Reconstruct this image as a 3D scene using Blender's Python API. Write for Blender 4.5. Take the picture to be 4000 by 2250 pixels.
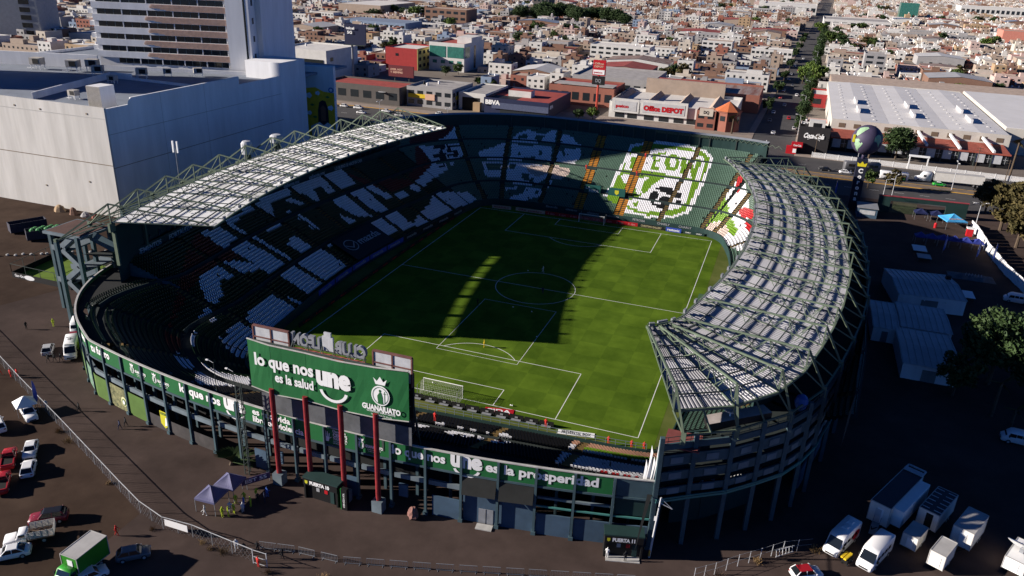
import bpy, math, random
from mathutils import Vector, Matrix
R_ = math.radians
rnd = random.Random(7)
for _o in list(bpy.data.objects): bpy.data.objects.remove(_o)
SC = bpy.context.scene; COL = SC.collection
# ---------------------------------------------------------------- camera
cam_d = bpy.data.cameras.new('camera'); cam = bpy.data.objects.new('camera', cam_d); COL.objects.link(cam)
cam.location = (48.066, -158.749, 70.4345); cam.rotation_euler = (R_(66.87285), R_(-2.1944), R_(19.63655))
cam_d.sensor_width = 36; cam_d.lens = 27.612; cam_d.clip_start = 1; cam_d.clip_end = 9000
SC.camera = cam
# ---------------------------------------------------------------- light
SUN_EL = R_(19.0); SX, SY = -0.9332, -0.3593            # the sun stands low on the left
W_ = bpy.data.worlds.new('World'); SC.world = W_; W_.use_nodes = True
_n = W_.node_tree.nodes; _n.clear()
_sky = _n.new('ShaderNodeTexSky'); _sky.sky_type = 'NISHITA'; _sky.sun_disc = False
_sky.sun_elevation = SUN_EL; _sky.sun_rotation = math.atan2(SX, SY); _sky.altitude = 1800; _sky.air_density = 0.5; _sky.dust_density = 0.0; _sky.ozone_density = 10.0
_bg = _n.new('ShaderNodeBackground'); _bg.inputs[1].default_value = 0.055
_wo = _n.new('ShaderNodeOutputWorld'); W_.node_tree.links.new(_sky.outputs[0], _bg.inputs[0]); W_.node_tree.links.new(_bg.outputs[0], _wo.inputs[0])
sun_d = bpy.data.lights.new('sun', 'SUN'); sun_d.energy = 5.0; sun_d.angle = R_(0.5); sun_d.color = (1.0, 0.915, 0.82)
sun = bpy.data.objects.new('sun', sun_d); COL.objects.link(sun)
sun.rotation_euler = Vector((SX*math.cos(SUN_EL), SY*math.cos(SUN_EL), math.sin(SUN_EL))).to_track_quat('Z', 'Y').to_euler()
SC.view_settings.view_transform = 'Standard'; SC.view_settings.look = 'None'; SC.view_settings.gamma = 1; SC.view_settings.exposure = 0.9
SC.cycles.max_bounces = 4; SC.cycles.diffuse_bounces = 1; SC.cycles.glossy_bounces = 2; SC.cycles.transparent_max_bounces = 6
# ---------------------------------------------------------------- materials
MATS = {}
def mat(name, col, rough=0.8, var=0.12, scale=0.5, bump=0.0, metal=0.0, spec=0.3, col2=None, emit=None, detail=6.0, stretch=None, patch=None):
    """procedural principled material: two noise layers vary the colour a little, optional bump"""
    if name in MATS: return MATS[name]
    m = bpy.data.materials.new(name); m.use_nodes = True; nt = m.node_tree; N = nt.nodes; L = nt.links
    b = N['Principled BSDF']; b.inputs['Roughness'].default_value = rough; b.inputs['Metallic'].default_value = metal
    b.inputs['Specular IOR Level'].default_value = spec
    c = (*col, 1) if len(col) == 3 else col
    if var > 0 or col2 or bump > 0:
        tc = N.new('ShaderNodeTexCoord'); mp = N.new('ShaderNodeMapping'); L.new(tc.outputs['Object'], mp.inputs[0])
        if stretch: mp.inputs['Scale'].default_value = stretch
        nz = N.new('ShaderNodeTexNoise'); nz.inputs['Scale'].default_value = scale; nz.inputs['Detail'].default_value = detail; nz.inputs['Roughness'].default_value = 0.65
        L.new(mp.outputs[0], nz.inputs['Vector'])
        rp = N.new('ShaderNodeValToRGB'); L.new(nz.outputs['Fac'], rp.inputs[0])
        d = col2 if col2 else tuple(min(1, x*(1+var)) for x in col[:3])
        a = col if col2 else tuple(x*(1-var) for x in col[:3])
        rp.color_ramp.elements[0].position = 0.32; rp.color_ramp.elements[0].color = (*a[:3], 1)
        rp.color_ramp.elements[1].position = 0.68; rp.color_ramp.elements[1].color = (*d[:3], 1)
        src = rp.outputs[0]
        if patch:                                                  # broad uneven wear: scale, darkest, lightest
            n3 = N.new('ShaderNodeTexNoise'); n3.inputs['Scale'].default_value = patch[0]; n3.inputs['Detail'].default_value = 5; n3.inputs['Roughness'].default_value = 0.7; L.new(mp.outputs[0], n3.inputs['Vector'])
            mr = N.new('ShaderNodeMapRange'); mr.inputs[1].default_value = 0.3; mr.inputs[2].default_value = 0.7; mr.inputs[3].default_value = patch[1]; mr.inputs[4].default_value = patch[2]; L.new(n3.outputs['Fac'], mr.inputs[0])
            mm = N.new('ShaderNodeMix'); mm.data_type = 'RGBA'; mm.blend_type = 'MULTIPLY'; mm.inputs[0].default_value = 1.0; L.new(src, mm.inputs[6]); L.new(mr.outputs[0], mm.inputs[7]); src = mm.outputs[2]
        L.new(src, b.inputs['Base Color'])
        if bump > 0:
            n2 = N.new('ShaderNodeTexNoise'); n2.inputs['Scale'].default_value = scale*8; n2.inputs['Detail'].default_value = 4
            L.new(mp.outputs[0], n2.inputs['Vector'])
            bp = N.new('ShaderNodeBump'); bp.inputs['Strength'].default_value = bump; bp.inputs['Distance'].default_value = 0.05
            L.new(n2.outputs['Fac'], bp.inputs['Height']); L.new(bp.outputs[0], b.inputs['Normal'])
    else:
        b.inputs['Base Color'].default_value = c
    if emit:
        b.inputs['Emission Color'].default_value = (*emit[:3], 1); b.inputs['Emission Strength'].default_value = emit[3]
    MATS[name] = m
    return m
def glass(name, col=(0.02, 0.03, 0.035), rough=0.08):
    return mat(name, col, rough=rough, var=0.0, spec=0.6)
# ---------------------------------------------------------------- meshes
class MB:
    """collects faces with a material slot each; build() links ONE mesh object"""
    def __init__(s): s.v = []; s.f = []; s.m = []
    def quad(s, a, b, c, d, mi=0):
        n = len(s.v); s.v += [a, b, c, d]; s.f.append((n, n+1, n+2, n+3)); s.m.append(mi)
    def poly(s, pts, mi=0):
        n = len(s.v); s.v += list(pts); s.f.append(tuple(range(n, n+len(pts)))); s.m.append(mi)
    def box(s, c, d, mi=0, rz=0.0, top=None, skip=()):
        """centre c, full size d, turned by rz"""
        x, y, z = d[0]/2, d[1]/2, d[2]/2; ca, sa = math.cos(rz), math.sin(rz)
        n = len(s.v)
        for k in (-1, 1):
            for i, j in ((-1, -1), (1, -1), (1, 1), (-1, 1)):
                X, Y = i*x, j*y
                s.v.append((c[0]+X*ca-Y*sa, c[1]+X*sa+Y*ca, c[2]+k*z))
        for q, fc in enumerate(((0, 3, 2, 1), (4, 5, 6, 7), (0, 1, 5, 4), (1, 2, 6, 5), (2, 3, 7, 6), (3, 0, 4, 7))):
            if q in skip: continue
            s.f.append(tuple(n+i for i in fc)); s.m.append(top if (q == 1 and top is not None) else mi)
    def span(s, x0, x1, y0, y1, z0, z1, mi=0, top=None, skip=()):
        s.box(((x0+x1)/2, (y0+y1)/2, (z0+z1)/2), (x1-x0, y1-y0, z1-z0), mi, 0, top, skip)
    def bar(s, a, b, w=0.2, h=None, mi=0, caps=True):
        a = Vector(a); b = Vector(b); t = b-a
        if t.length < 1e-6: return
        t.normalize(); up = Vector((0, 0, 1)) if abs(t.z) < 0.95 else Vector((1, 0, 0))
        r = t.cross(up).normalized()*w/2; u = r.cross(t).normalized()*(h or w)/2
        n = len(s.v)
        for p in (a, b):
            for q in (-r-u, r-u, r+u, -r+u): s.v.append(tuple(p+q))
        for fc in ((0, 1, 5, 4), (1, 2, 6, 5), (2, 3, 7, 6), (3, 0, 4, 7)): s.f.append(tuple(n+i for i in fc)); s.m.append(mi)
        if caps:
            for fc in ((3, 2, 1, 0), (4, 5, 6, 7)): s.f.append(tuple(n+i for i in fc)); s.m.append(mi)
    def tube(s, a, b, r0, r1=None, seg=8, mi=0, caps=True):
        r1 = r0 if r1 is None else r1
        a = Vector(a); b = Vector(b); t = (b-a)
        if t.length < 1e-6: return
        t.normalize(); up = Vector((0, 0, 1)) if abs(t.z) < 0.95 else Vector((1, 0, 0))
        r = t.cross(up).normalized(); u = r.cross(t).normalized(); n = len(s.v)
        for p, q in ((a, r0), (b, r1)):
            for k in range(seg):
                w = 2*math.pi*k/seg; s.v.append(tuple(p+(r*math.cos(w)+u*math.sin(w))*q))
        for k in range(seg):
            s.f.append((n+k, n+(k+1) % seg, n+seg+(k+1) % seg, n+seg+k)); s.m.append(mi)
        if caps:
            s.f.append(tuple(n+seg-1-k for k in range(seg))); s.m.append(mi)
            s.f.append(tuple(n+seg+k for k in range(seg))); s.m.append(mi)
    def lathe(s, c, prof, seg=12, mi=0):
        n = len(s.v)
        for r, z in prof:
            for k in range(seg):
                w = 2*math.pi*k/seg; s.v.append((c[0]+r*math.cos(w), c[1]+r*math.sin(w), c[2]+z))
        for i in range(len(prof)-1):
            for k in range(seg):
                s.f.append((n+i*seg+k, n+i*seg+(k+1) % seg, n+(i+1)*seg+(k+1) % seg, n+(i+1)*seg+k)); s.m.append(mi)
        s.f.append(tuple(n+(len(prof)-1)*seg+k for k in range(seg))); s.m.append(mi)
    def prism(s, pts, z0, z1, mi=0, top=None, bottom=False):
        """vertical prism on a plan outline (counter-clockwise)"""
        n = len(s.v); k = len(pts)
        for z in (z0, z1):
            for p in pts: s.v.append((p[0], p[1], z))
        for i in range(k):
            j = (i+1) % k; s.f.append((n+i, n+j, n+k+j, n+k+i)); s.m.append(mi)
        s.f.append(tuple(n+k+i for i in range(k))); s.m.append(mi if top is None else top)
        if bottom: s.f.append(tuple(n+k-1-i for i in range(k))); s.m.append(mi)
    def loft(s, rings, mi=0, close=True, cap=True):
        """rings of equal length joined into a skin"""
        n = len(s.v); k = len(rings[0])
        for r in rings: s.v += [tuple(p) for p in r]
        for i in range(len(rings)-1):
            for j in range(k if close else k-1):
                jj = (j+1) % k
                s.f.append((n+i*k+j, n+i*k+jj, n+(i+1)*k+jj, n+(i+1)*k+j)); s.m.append(mi)
        if cap:
            s.f.append(tuple(n+k-1-j for j in range(k))); s.m.append(mi)
            s.f.append(tuple(n+(len(rings)-1)*k+j for j in range(k))); s.m.append(mi)
    def mesh(s, name, mats, smooth=False):
        me = bpy.data.meshes.new(name); me.from_pydata(s.v, [], s.f)
        for m in (mats if isinstance(mats, (list, tuple)) else [mats]): me.materials.append(m)
        if len(me.polygons) == len(s.m): me.polygons.foreach_set('material_index', s.m)
        if smooth: me.polygons.foreach_set('use_smooth', [True]*len(me.polygons))
        me.update()
        return me
    def build(s, name, mats, parent=None, smooth=False, loc=None):
        o = bpy.data.objects.new(name, s.mesh(name, mats, smooth)); COL.objects.link(o)
        if loc: o.location = loc
        if parent: o.parent = parent
        return o
def inst(name, me, parent=None, loc=(0, 0, 0), rz=0.0, scale=None, mats=None):
    """an object that shares mesh data"""
    o = bpy.data.objects.new(name, me); COL.objects.link(o); o.location = loc; o.rotation_euler = (0, 0, rz)
    if scale: o.scale = scale
    if parent: o.parent = parent
    return o
def tag(o, label=None, cat=None, group=None, kind=None):
    if label: o['label'] = label
    if cat: o['category'] = cat
    if group: o['group'] = group
    if kind: o['kind'] = kind
    return o
def thing(name, label, cat, loc=(0, 0, 0), rz=0.0, group=None):
    o = bpy.data.objects.new(name, None); COL.objects.link(o); o.location = loc; o.rotation_euler = (0, 0, rz); o.empty_display_size = 0.3
    return tag(o, label, cat, group)
def copy_tree(o, parent=None):
    c = o.copy(); COL.objects.link(c); c.parent = parent
    for ch in o.children: copy_tree(ch, c)
    return c
# ---------------------------------------------------------------- lettering (built-in font, turned into mesh faces)
_TXT = {}
def text_geo(s, bold=0.0, space=1.0, thick=0.0):
    """verts, faces of a string; capital height about 0.7, left end at x = 0, returns its width too"""
    key = (s, bold, space, thick)
    if key in _TXT: return _TXT[key]
    cu = bpy.data.curves.new('t', 'FONT'); cu.body = s; cu.size = 1.0; cu.offset = bold; cu.space_character = space; cu.resolution_u = 3; cu.extrude = thick
    o = bpy.data.objects.new('t', cu); COL.objects.link(o)
    dg = bpy.context.evaluated_depsgraph_get(); me = bpy.data.meshes.new_from_object(o.evaluated_get(dg))
    v = [tuple(x.co) for x in me.vertices]; f = [tuple(p.vertices) for p in me.polygons]
    bpy.data.objects.remove(o); bpy.data.curves.remove(cu); bpy.data.meshes.remove(me)
    w = max([x[0] for x in v], default=0.0); x0 = min([x[0] for x in v], default=0.0)
    v = [(x[0]-x0, x[1], x[2]) for x in v]
    _TXT[key] = (v, f, w-x0)
    return _TXT[key]
def put_text(mb, s, org, right, up, height, width=None, mi=0, bold=0.02, center=False, space=1.0, thick=0.0, warp=None):
    """lay a string on a plane: org = lower left corner of the base line, height = cap height"""
    v, f, w = text_geo(s, bold, space, thick)
    sy = height/0.7; sx = sy if width is None else width/max(w, 1e-6)
    right = Vector(right).normalized(); up = Vector(up).normalized(); nrm = right.cross(up); org = Vector(org); n = len(mb.v)
    off = -w*sx/2 if center else 0.0
    for x in v:
        if warp: mb.v.append(warp(off+x[0]*sx, x[1]*sy))
        else: mb.v.append(tuple(org+right*(off+x[0]*sx)+up*(x[1]*sy)+nrm*(x[2]*sy)))
    for fc in f: mb.f.append(tuple(n+i for i in fc)); mb.m.append(mi)
    return w*sx
def arc_band(mb, fn, cx, cy, rx, ry, a0, a1, t, seg=14, mi=0):
    """a curved stroke (the smile under a word) laid out through fn(x, y) -> point"""
    for i in range(seg):
        u0 = a0+(a1-a0)*i/seg; u1 = a0+(a1-a0)*(i+1)/seg; q = []
        for u, k in ((u0, 0), (u1, 0), (u1, t), (u0, t)): q.append(fn(cx+(rx+k)*math.cos(u), cy+(ry+k)*math.sin(u)))
        mb.poly(q, mi)
def disc(mb, fn, cx, cy, rx, ry, seg=16, mi=0):
    mb.poly([fn(cx+rx*math.cos(2*math.pi*i/seg), cy+ry*math.sin(2*math.pi*i/seg)) for i in range(seg)], mi)
def inside(pts, x, y):
    c = False; n = len(pts)//2; j = n-1
    for i in range(n):
        xi, yi, xj, yj = pts[2*i], pts[2*i+1], pts[2*j], pts[2*j+1]
        if (yi > y) != (yj > y) and x < (xj-xi)*(y-yi)/(yj-yi)+xi: c = not c
        j = i
    return c
ORD = ['first', 'second', 'third', 'fourth', 'fifth', 'sixth', 'seventh', 'eighth', 'ninth', 'tenth', 'eleventh', 'twelfth']
def ordw(n): return ORD[n] if n < 12 else '%dth' % (n+1) if (n+1) % 10 not in (1, 2, 3) or 10 < (n+1) % 100 < 14 else '%d%s' % (n+1, {1: 'st', 2: 'nd', 3: 'rd'}[(n+1) % 10])
# ---------------------------------------------------------------- the bowl's plan
INNER = [(36,-56.6),(20,-58.0),(0,-59.4),(-15,-60.2),(-26,-60.6),(-32.6,-59.6),(-36.2,-55.5),(-38.2,-47.5),(-40.0,-31.6),
         (-41.2,-16),(-41.2,-4),(-40.4,8),(-39.2,20),(-36.9,36),(-35.6,47),(-33.2,53.2),(-27,56.6),(-17,57.0),
         (5,56.2),(22,55.4),(29,55.1),(33.6,53.4),(36.2,50),(38.0,44),(39.6,36),(41.2,20),(42.0,5),(42,-10),(41,-28),(39,-46),(38.2,-54.2)]
NST = 720
def _cat(p0, p1, p2, p3, t):
    return tuple(0.5*((2*b)+(-a+c)*t+(2*a-5*b+4*c-d)*t*t+(-a+3*b-3*c+d)*t**3) for a, b, c, d in zip(p0, p1, p2, p3))
def build_inner():
    n = len(INNER); raw = []
    for i in range(n):
        for k in range(40):
            raw.append(_cat(INNER[i-1], INNER[i], INNER[(i+1) % n], INNER[(i+2) % n], k/40))
    m = len(raw); L = [0.0]
    for i in range(m):
        a = raw[i]; b = raw[(i+1) % m]; L.append(L[-1]+math.hypot(b[0]-a[0], b[1]-a[1]))
    tot = L[-1]; out = []; j = 0
    for q in range(NST):
        s = tot*q/NST
        while L[j+1] < s: j += 1
        t = (s-L[j])/max(1e-9, L[j+1]-L[j]); a = raw[j]; b = raw[(j+1) % m]
        out.append((a[0]+(b[0]-a[0])*t, a[1]+(b[1]-a[1])*t))
    # smoothed outward normals (curve runs clockwise: near right -> near left -> far)
    nor = []
    for q in range(NST):
        a = out[(q-4) % NST]; b = out[(q+4) % NST]; tx, ty = b[0]-a[0], b[1]-a[1]; l = math.hypot(tx, ty)
        nor.append((-ty/l, tx/l))
    for _ in range(14):
        nn = []
        for q in range(NST):
            x = nor[q-1][0]+2*nor[q][0]+nor[(q+1) % NST][0]; y = nor[q-1][1]+2*nor[q][1]+nor[(q+1) % NST][1]
            l = math.hypot(x, y); nn.append((x/l, y/l))
        nor = nn
    # make sure they point outwards
    if nor[0][0]*out[0][0]+nor[0][1]*out[0][1] < 0: nor = [(-a, -b) for a, b in nor]
    return out, nor, tot
IN_P, IN_N, IN_L = build_inner()
def rim_y(x): return -81.2+0.0028*(x+3)**2
RIM = [(40-0.5*i, rim_y(40-0.5*i)) for i in range(0, 185)]          # from the right end x = 40 to x = -52
_c = [(-56.8, -71.5), (-60.9, -68.6), (-64.6, -65.2), (-67.8, -61.4), (-70.4, -57.2), (-72.4, -52.6), (-73.8, -47.5)]
_p = [RIM[-2], RIM[-1]]+_c+[(-74.6, -43)]
for i in range(1, len(_p)-2):
    for k in range(1, 11): RIM.append(_cat(_p[i-1], _p[i], _p[i+1], _p[i+2], k/10))
# the near left corner spreads its rows out to the rim
def rim_dist(q):
    x, y = IN_P[q]; nx, ny = IN_N[q]; best = 99.0
    for (ax, ay), (bx, by) in zip(RIM, RIM[1:]):
        dx, dy = bx-ax, by-ay; den = nx*dy-ny*dx
        if abs(den) < 1e-9: continue
        t = ((ax-x)*dy-(ay-y)*dx)/den; u = ((ax-x)*ny-(ay-y)*nx)/den
        if t > 0 and -1e-6 <= u <= 1+1e-6: best = min(best, t)
    return best
_sc = [1.0]*NST; RIMD = [99.0]*NST
for _q in range(0, 182):
    RIMD[_q] = rim_dist(_q)
    if 100 <= _q: _sc[_q] = min(max((RIMD[_q]-2.2)/20.9, 1.0), 1.5) if RIMD[_q] < 90 else 1.0
for _q in range(150, 200): _sc[_q] = 1+(_sc[150]-1)*max(0, (172-_q)/22) if _q < 172 else 1.0
for _ in range(10): _sc = [(_sc[k-1]+2*_sc[k]+_sc[(k+1) % NST])/4 for k in range(NST)]
def bowl_pt(q, d):
    """q = station (float), d = metres outward"""
    i = int(math.floor(q)) % NST; f = q-math.floor(q); j = (i+1) % NST
    x = IN_P[i][0]*(1-f)+IN_P[j][0]*f; y = IN_P[i][1]*(1-f)+IN_P[j][1]*f
    nx = IN_N[i][0]*(1-f)+IN_N[j][0]*f; ny = IN_N[i][1]*(1-f)+IN_N[j][1]*f
    d *= _sc[i]*(1-f)+_sc[j]*f
    return x+nx*d, y+ny*d, nx, ny
GROUPS = (10, 13, 11, 9); TREAD = 0.75; RISER = 0.355; WALK = 1.15; Z0 = 1.3
ROWS = []      # (d of the row's front edge, z of the tread, index, group)
_d = 0.6
_k = 0
for _g, _n in enumerate(GROUPS):
    for _i in range(_n):
        ROWS.append((_d, Z0+RISER*_k, _k, _g)); _d += TREAD; _k += 1
    _d += WALK
def bowl_z(d):
    z = Z0
    for r in ROWS:
        if d >= r[0]: z = r[1]
    return z
# seat mosaic: colour key and plan outline (x, y in metres) of each coloured patch of seats, later ones on top
MOSAIC = [
('d',[-49.9,-60.1,-53.5,-51.7,-56.5,-42.8,-57.3,-36.6,-56.4,-30.0,-64.2,-28.6,-66.6,-31.2,-63.3,-38.0,-52.8,-55.4,-48.6,-62.1,-42.3,-67.9,-42.1,-66.3,-46.1,-60.6]),
('d',[-66.3,26.5,-58.8,26.9,-54.6,28.6,-52.1,30.2,-51.3,39.0,-52.0,50.7,-53.2,57.5,-54.6,59.5,-57.4,61.3,-59.9,63.0,-59.7,60.1,-55.0,51.3,-53.4,40.9,-55.8,36.6,-59.2,30.4,-62.5,28.2]),
('d',[-65.1,66.9,-59.5,79.4,-55.9,82.4,-55.6,78.7,-55.8,75.0,-57.0,70.8,-62.5,61.8]),
('d',[-60.5,61.7,-59.7,63.3,-52.6,57.8,-51.1,48.4,-50.9,38.2,-54.3,45.2,-54.6,55.7,-58.1,56.8]),
('w',[-56.0,82.3,-55.7,82.4,-51.1,75.7,-57.1,70.6,-55.8,75.0,-55.6,78.7]),
('w',[-59.8,62.8,-50.1,74.7,-47.8,70.6,-47.6,66.1,-50.2,64.0,-51.2,61.0,-53.2,58.9]),
('k',[-56.6,66.7,-53.9,70.2,-53.2,68.5,-53.8,67.3,-53.2,66.0,-52.3,66.7,-50.2,63.3,-51.4,61.6,-52.9,62.7,-54.1,61.4,-54.6,62.6,-53.4,64.2,-54.3,67.1,-56.0,65.5]),
('k',[-53.5,70.4,-50.3,73.7,-49.7,72.3,-52.1,70.2,-51.4,69.0,-50.0,70.1,-48.8,69.0,-48.7,67.8,-51.0,65.4,-51.6,66.5,-50.3,68.1,-50.6,68.5,-51.9,67.0]),
('w',[-52.4,57.2,-50.2,61.2,-48.1,59.6,-48.7,53.4,-48.9,49.8,-49.1,44.1,-48.2,38.3,-50.7,37.8,-51.1,42.4,-51.1,48.4,-51.5,53.0]),
('k',[-51.0,57.9,-49.9,60.5,-49.1,59.8,-50.1,57.3]),
('w',[-49.2,62.7,-48.0,64.1,-47.6,62.0,-48.4,61.3]),
('w',[-44.7,40.7,-42.8,47.5,-38.9,53.0,-35.5,52.2,-37.7,41.5,-39.8,27.6,-41.6,22.2,-43.1,28.5,-43.0,34.5]),
('w',[-36.6,85.2,-35.6,88.3,-33.6,90.6,-30.7,90.9,-29.7,90.0,-26.7,90.3,-25.5,92.7,-23.7,92.6,-22.3,86.3,-35.9,82.8]),
('g',[-35.3,87.3,-32.7,89.1,-32.0,86.7,-34.7,85.5]),
('g',[-29.9,88.8,-26.5,89.9,-27.3,86.1,-29.3,87.0]),
('w',[-22.1,90.0,-20.4,91.6,-17.3,90.2,-16.5,88.7,-12.3,86.0,-21.2,85.2]),
('w',[-38.9,80.9,-36.4,82.0,-34.0,73.8,-41.7,70.7,-43.6,72.8,-43.8,74.4,-40.6,78.1]),
('w',[-35.6,82.0,-22.6,84.4,-20.7,77.5,-25.1,75.8,-26.4,78.6,-29.6,77.5,-29.3,74.8,-33.4,73.6,-34.4,78.5]),
('g',[-32.4,79.2,-31.6,79.3,-31.2,78.2,-32.0,78.1]),
('g',[-25.9,81.5,-24.8,81.3,-24.3,79.4,-25.2,79.3]),
('w',[-20.8,82.2,-19.4,82.8,-15.6,78.6,-12.8,78.2,-12.6,76.2,-19.8,77.2]),
('w',[-18.4,83.9,-13.1,84.5,-11.8,80.6,-13.0,78.3,-15.1,77.8,-17.0,80.7]),
('w',[-41.2,69.7,-34.3,73.0,-32.2,66.7,-36.9,63.8,-38.4,65.5,-39.7,67.4]),
('g',[-39.5,69.4,-35.2,71.3,-34.5,68.6,-38.1,66.8]),
('w',[-33.2,72.8,-27.8,74.4,-20.1,74.8,-19.7,71.3,-19.7,68.8,-22.2,65.0,-27.2,63.9,-31.1,64.8,-32.1,68.2]),
('g',[-27.5,69.5,-25.2,70.1,-24.6,67.4,-26.6,67.3]),
('g',[-32.7,72.4,-30.9,73.0,-30.3,70.8,-32.0,70.5]),
('g',[-24.5,67.7,-23.0,69.0,-22.8,66.6,-23.9,66.7]),
('c',[-27.6,73.0,-20.2,74.8,-19.7,71.3,-22.7,69.1,-26.4,71.4]),  # white lion seats coloured cream where the sun falls on them
('c',[-19.9,75.2,-13.8,74.7,-12.8,72.8,-14.2,69.9,-15.2,69.3,-19.1,69.2]),  # right part of the white lion face, sunlight put in as cream
('w',[-18.7,68.5,-17.3,68.4,-16.6,64.8,-18.0,64.8]),
('w',[-30.4,62.1,-26.6,63.2,-26.5,62.0,-29.7,60.8]),
('w',[-32.6,61.7,-31.2,62.0,-31.1,60.9]),
('w',[-23.9,63.4,-18.7,64.0,-18.2,60.8,-21.2,59.3,-22.7,57.6,-25.9,57.0,-27.2,56.7,-26.8,59.3,-23.9,60.9]),
('g',[-20.9,62.8,-19.8,62.8,-19.5,61.7,-20.5,61.7]),
('w',[2.1,89.4,5.8,90.9,10.5,92.3,18.5,92.0,25.5,90.2,28.7,87.0,28.7,83.8,28.1,81.1,28.0,75.5,27.3,70.5,26.8,66.1,26.0,61.0,21.6,58.3,15.4,57.3,11.0,58.1,6.8,58.8,6.7,61.1,2.6,63.7,0.1,64.1,0.7,68.6,1.3,76.6,2.2,84.0]),
('l',[2.9,88.3,6.4,89.9,10.8,91.1,18.5,90.8,25.1,89.0,27.5,86.7,27.6,82.9,27.2,79.2,26.7,75.2,25.9,70.1,25.5,66.3,24.8,61.6,21.1,59.1,15.2,58.2,11.7,58.7,8.5,60.1,2.1,62.3,1.4,63.9,1.7,69.5,2.4,76.2,2.9,83.3]),
('w',[2.5,83.9,6.2,85.6,9.0,88.1,16.6,89.5,22.4,88.6,26.1,86.2,26.4,80.8,26.4,75.6,25.2,75.9,10.1,77.8,3.0,77.3]),
('w',[7.4,62.8,10.2,64.9,11.3,67.7,14.2,72.8,16.6,75.1,24.6,75.0,24.4,66.5,23.2,62.5,18.6,60.6,13.2,59.4,10.4,60.3,7.6,61.3]),
('w',[2.6,73.9,4.8,74.8,7.1,73.8,7.7,70.5,4.6,70.8]),
('w',[8.6,73.9,12.1,74.0,11.1,68.4,9.9,66.3,8.6,68.9]),
('l',[3.9,83.1,5.2,83.4,5.5,79.4,6.9,79.2,6.9,78.2,4.5,78.1]),
('l',[10.1,86.4,13.7,87.4,13.7,86.2,11.4,85.5,11.7,82.7,12.9,83.4,13.2,82.5,11.9,81.7,12.1,80.0,13.5,79.4,13.5,78.6,11.2,78.4,10.7,82.5]),
('l',[14.4,85.4,15.9,87.1,18.2,86.1,19.2,80.5,18.2,78.6,15.9,78.6,14.6,81.8]),
('w',[15.8,83.7,16.6,85.2,17.6,83.9,17.9,80.8,16.6,80.1]),
('l',[19.0,85.8,20.3,86.2,21.4,81.8,21.8,86.0,25.5,85.2,24.7,76.6,23.9,76.5,22.6,80.0,22.0,77.7,20.1,78.0]),
('w',[22.9,84.1,24.2,84.4,23.5,79.9]),
('l',[10.2,72.2,12.0,74.5,13.9,73.9,12.1,67.8,10.7,67.6]),
('l',[9.4,62.8,10.8,63.2,11.1,61.2,10.0,60.9]),
('k',[16.3,71.1,19.0,71.1,19.8,69.5,18.8,67.6,17.4,68.5,14.5,70.0]),
('k',[13.5,68.0,15.0,69.2,16.2,66.5,14.5,63.5,13.5,65.6]),
('k',[16.5,66.6,19.5,67.3,20.5,64.9,18.7,62.6,16.7,64.1]),
('k',[20.5,69.6,22.3,69.3,22.2,66.9,20.7,67.1]),
('k',[21.3,66.4,23.0,65.8,22.2,63.6,21.1,64.7]),
('k',[16.1,62.9,18.5,62.7,18.2,61.2,16.4,61.3]),
('k',[14.5,63.7,16.0,63.4,16.3,62.0,15.1,62.2]),
('w',[36.6,81.1,38.9,77.9,41.4,66.3,42.6,56.2,43.9,43.6,42.3,38.5,37.2,47.6,33.9,53.4,30.4,54.9,32.5,57.8,35.9,59.0,36.5,64.5,34.1,69.3,34.5,73.6]),
('r',[37.2,81.1,39.0,78.0,38.2,70.7,37.4,71.4,36.7,75.9,36.7,78.6]),
('r',[38.2,65.0,43.1,63.1,43.7,58.3,40.4,59.9,39.4,62.4]),
('r',[41.5,57.3,44.2,54.7,44.1,47.0,42.5,51.7]),
('l',[34.3,69.6,36.6,64.3,36.3,61.7,38.2,58.6,40.1,53.2,39.6,49.8,37.9,53.6,35.9,59.0,32.7,58.0,31.2,56.4,31.6,59.8,33.0,63.1]),
('c',[36.0,58.5,37.9,53.6,36.8,50.6,30.5,54.8,32.5,57.9]),
('w',[-69.1,23.5,-67.9,28.0,-60.3,25.1,-61.1,18.8,-67.6,19.8]),
('w',[-66.6,-22.6,-68.4,-10.7,-69.3,7.7,-67.5,18.8,-61.5,16.1,-61.9,13.1,-64.5,14.4,-64.7,10.8,-61.8,9.1,-61.7,7.1,-64.6,6.8,-66.7,4.8,-66.5,-5.1,-63.1,-8.5,-62.8,-10.2,-65.9,-9.3,-67.2,-11.1,-65.4,-23.0]),
('w',[-66.4,-30.1,-66.2,-24.3,-61.6,-24.0,-60.7,-30.0]),
('w',[-65.5,-22.9,-65.4,-20.5,-61.7,-20.5,-61.5,-23.0]),
('w',[-59.1,-29.8,-59.6,-23.9,-54.7,-22.8,-50.7,-22.9,-50.0,-28.9,-52.4,-29.6,-52.7,-32.8,-52.8,-34.9,-56.3,-35.1,-57.4,-35.7,-56.6,-32.0,-54.3,-29.2,-57.1,-29.4]),
('w',[-59.9,-22.7,-60.3,-20.3,-51.0,-19.6,-50.8,-22.1]),
('w',[-56.3,-43.2,-57.4,-37.0,-53.4,-36.6,-53.6,-40.5,-52.6,-41.5,-51.8,-45.1,-52.8,-46.4,-55.5,-44.5]),
('w',[-60.6,-16.1,-61.0,-10.3,-59.5,-11.0,-59.3,-16.5]),
('w',[-55.1,-16.0,-55.9,-11.4,-51.2,-11.2,-51.3,-15.6]),
('w',[-65.6,-0.6,-65.5,2.3,-62.3,3.4,-62.4,1.7]),
('w',[-59.2,11.1,-59.8,16.6,-49.9,14.9,-52.0,10.9,-57.2,9.8]),
('w',[-55.6,7.0,-53.6,7.7,-50.8,9.6,-51.1,5.7]),
('w',[-59.9,18.5,-58.7,24.8,-49.3,21.9,-50.1,17.4]),
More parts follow.
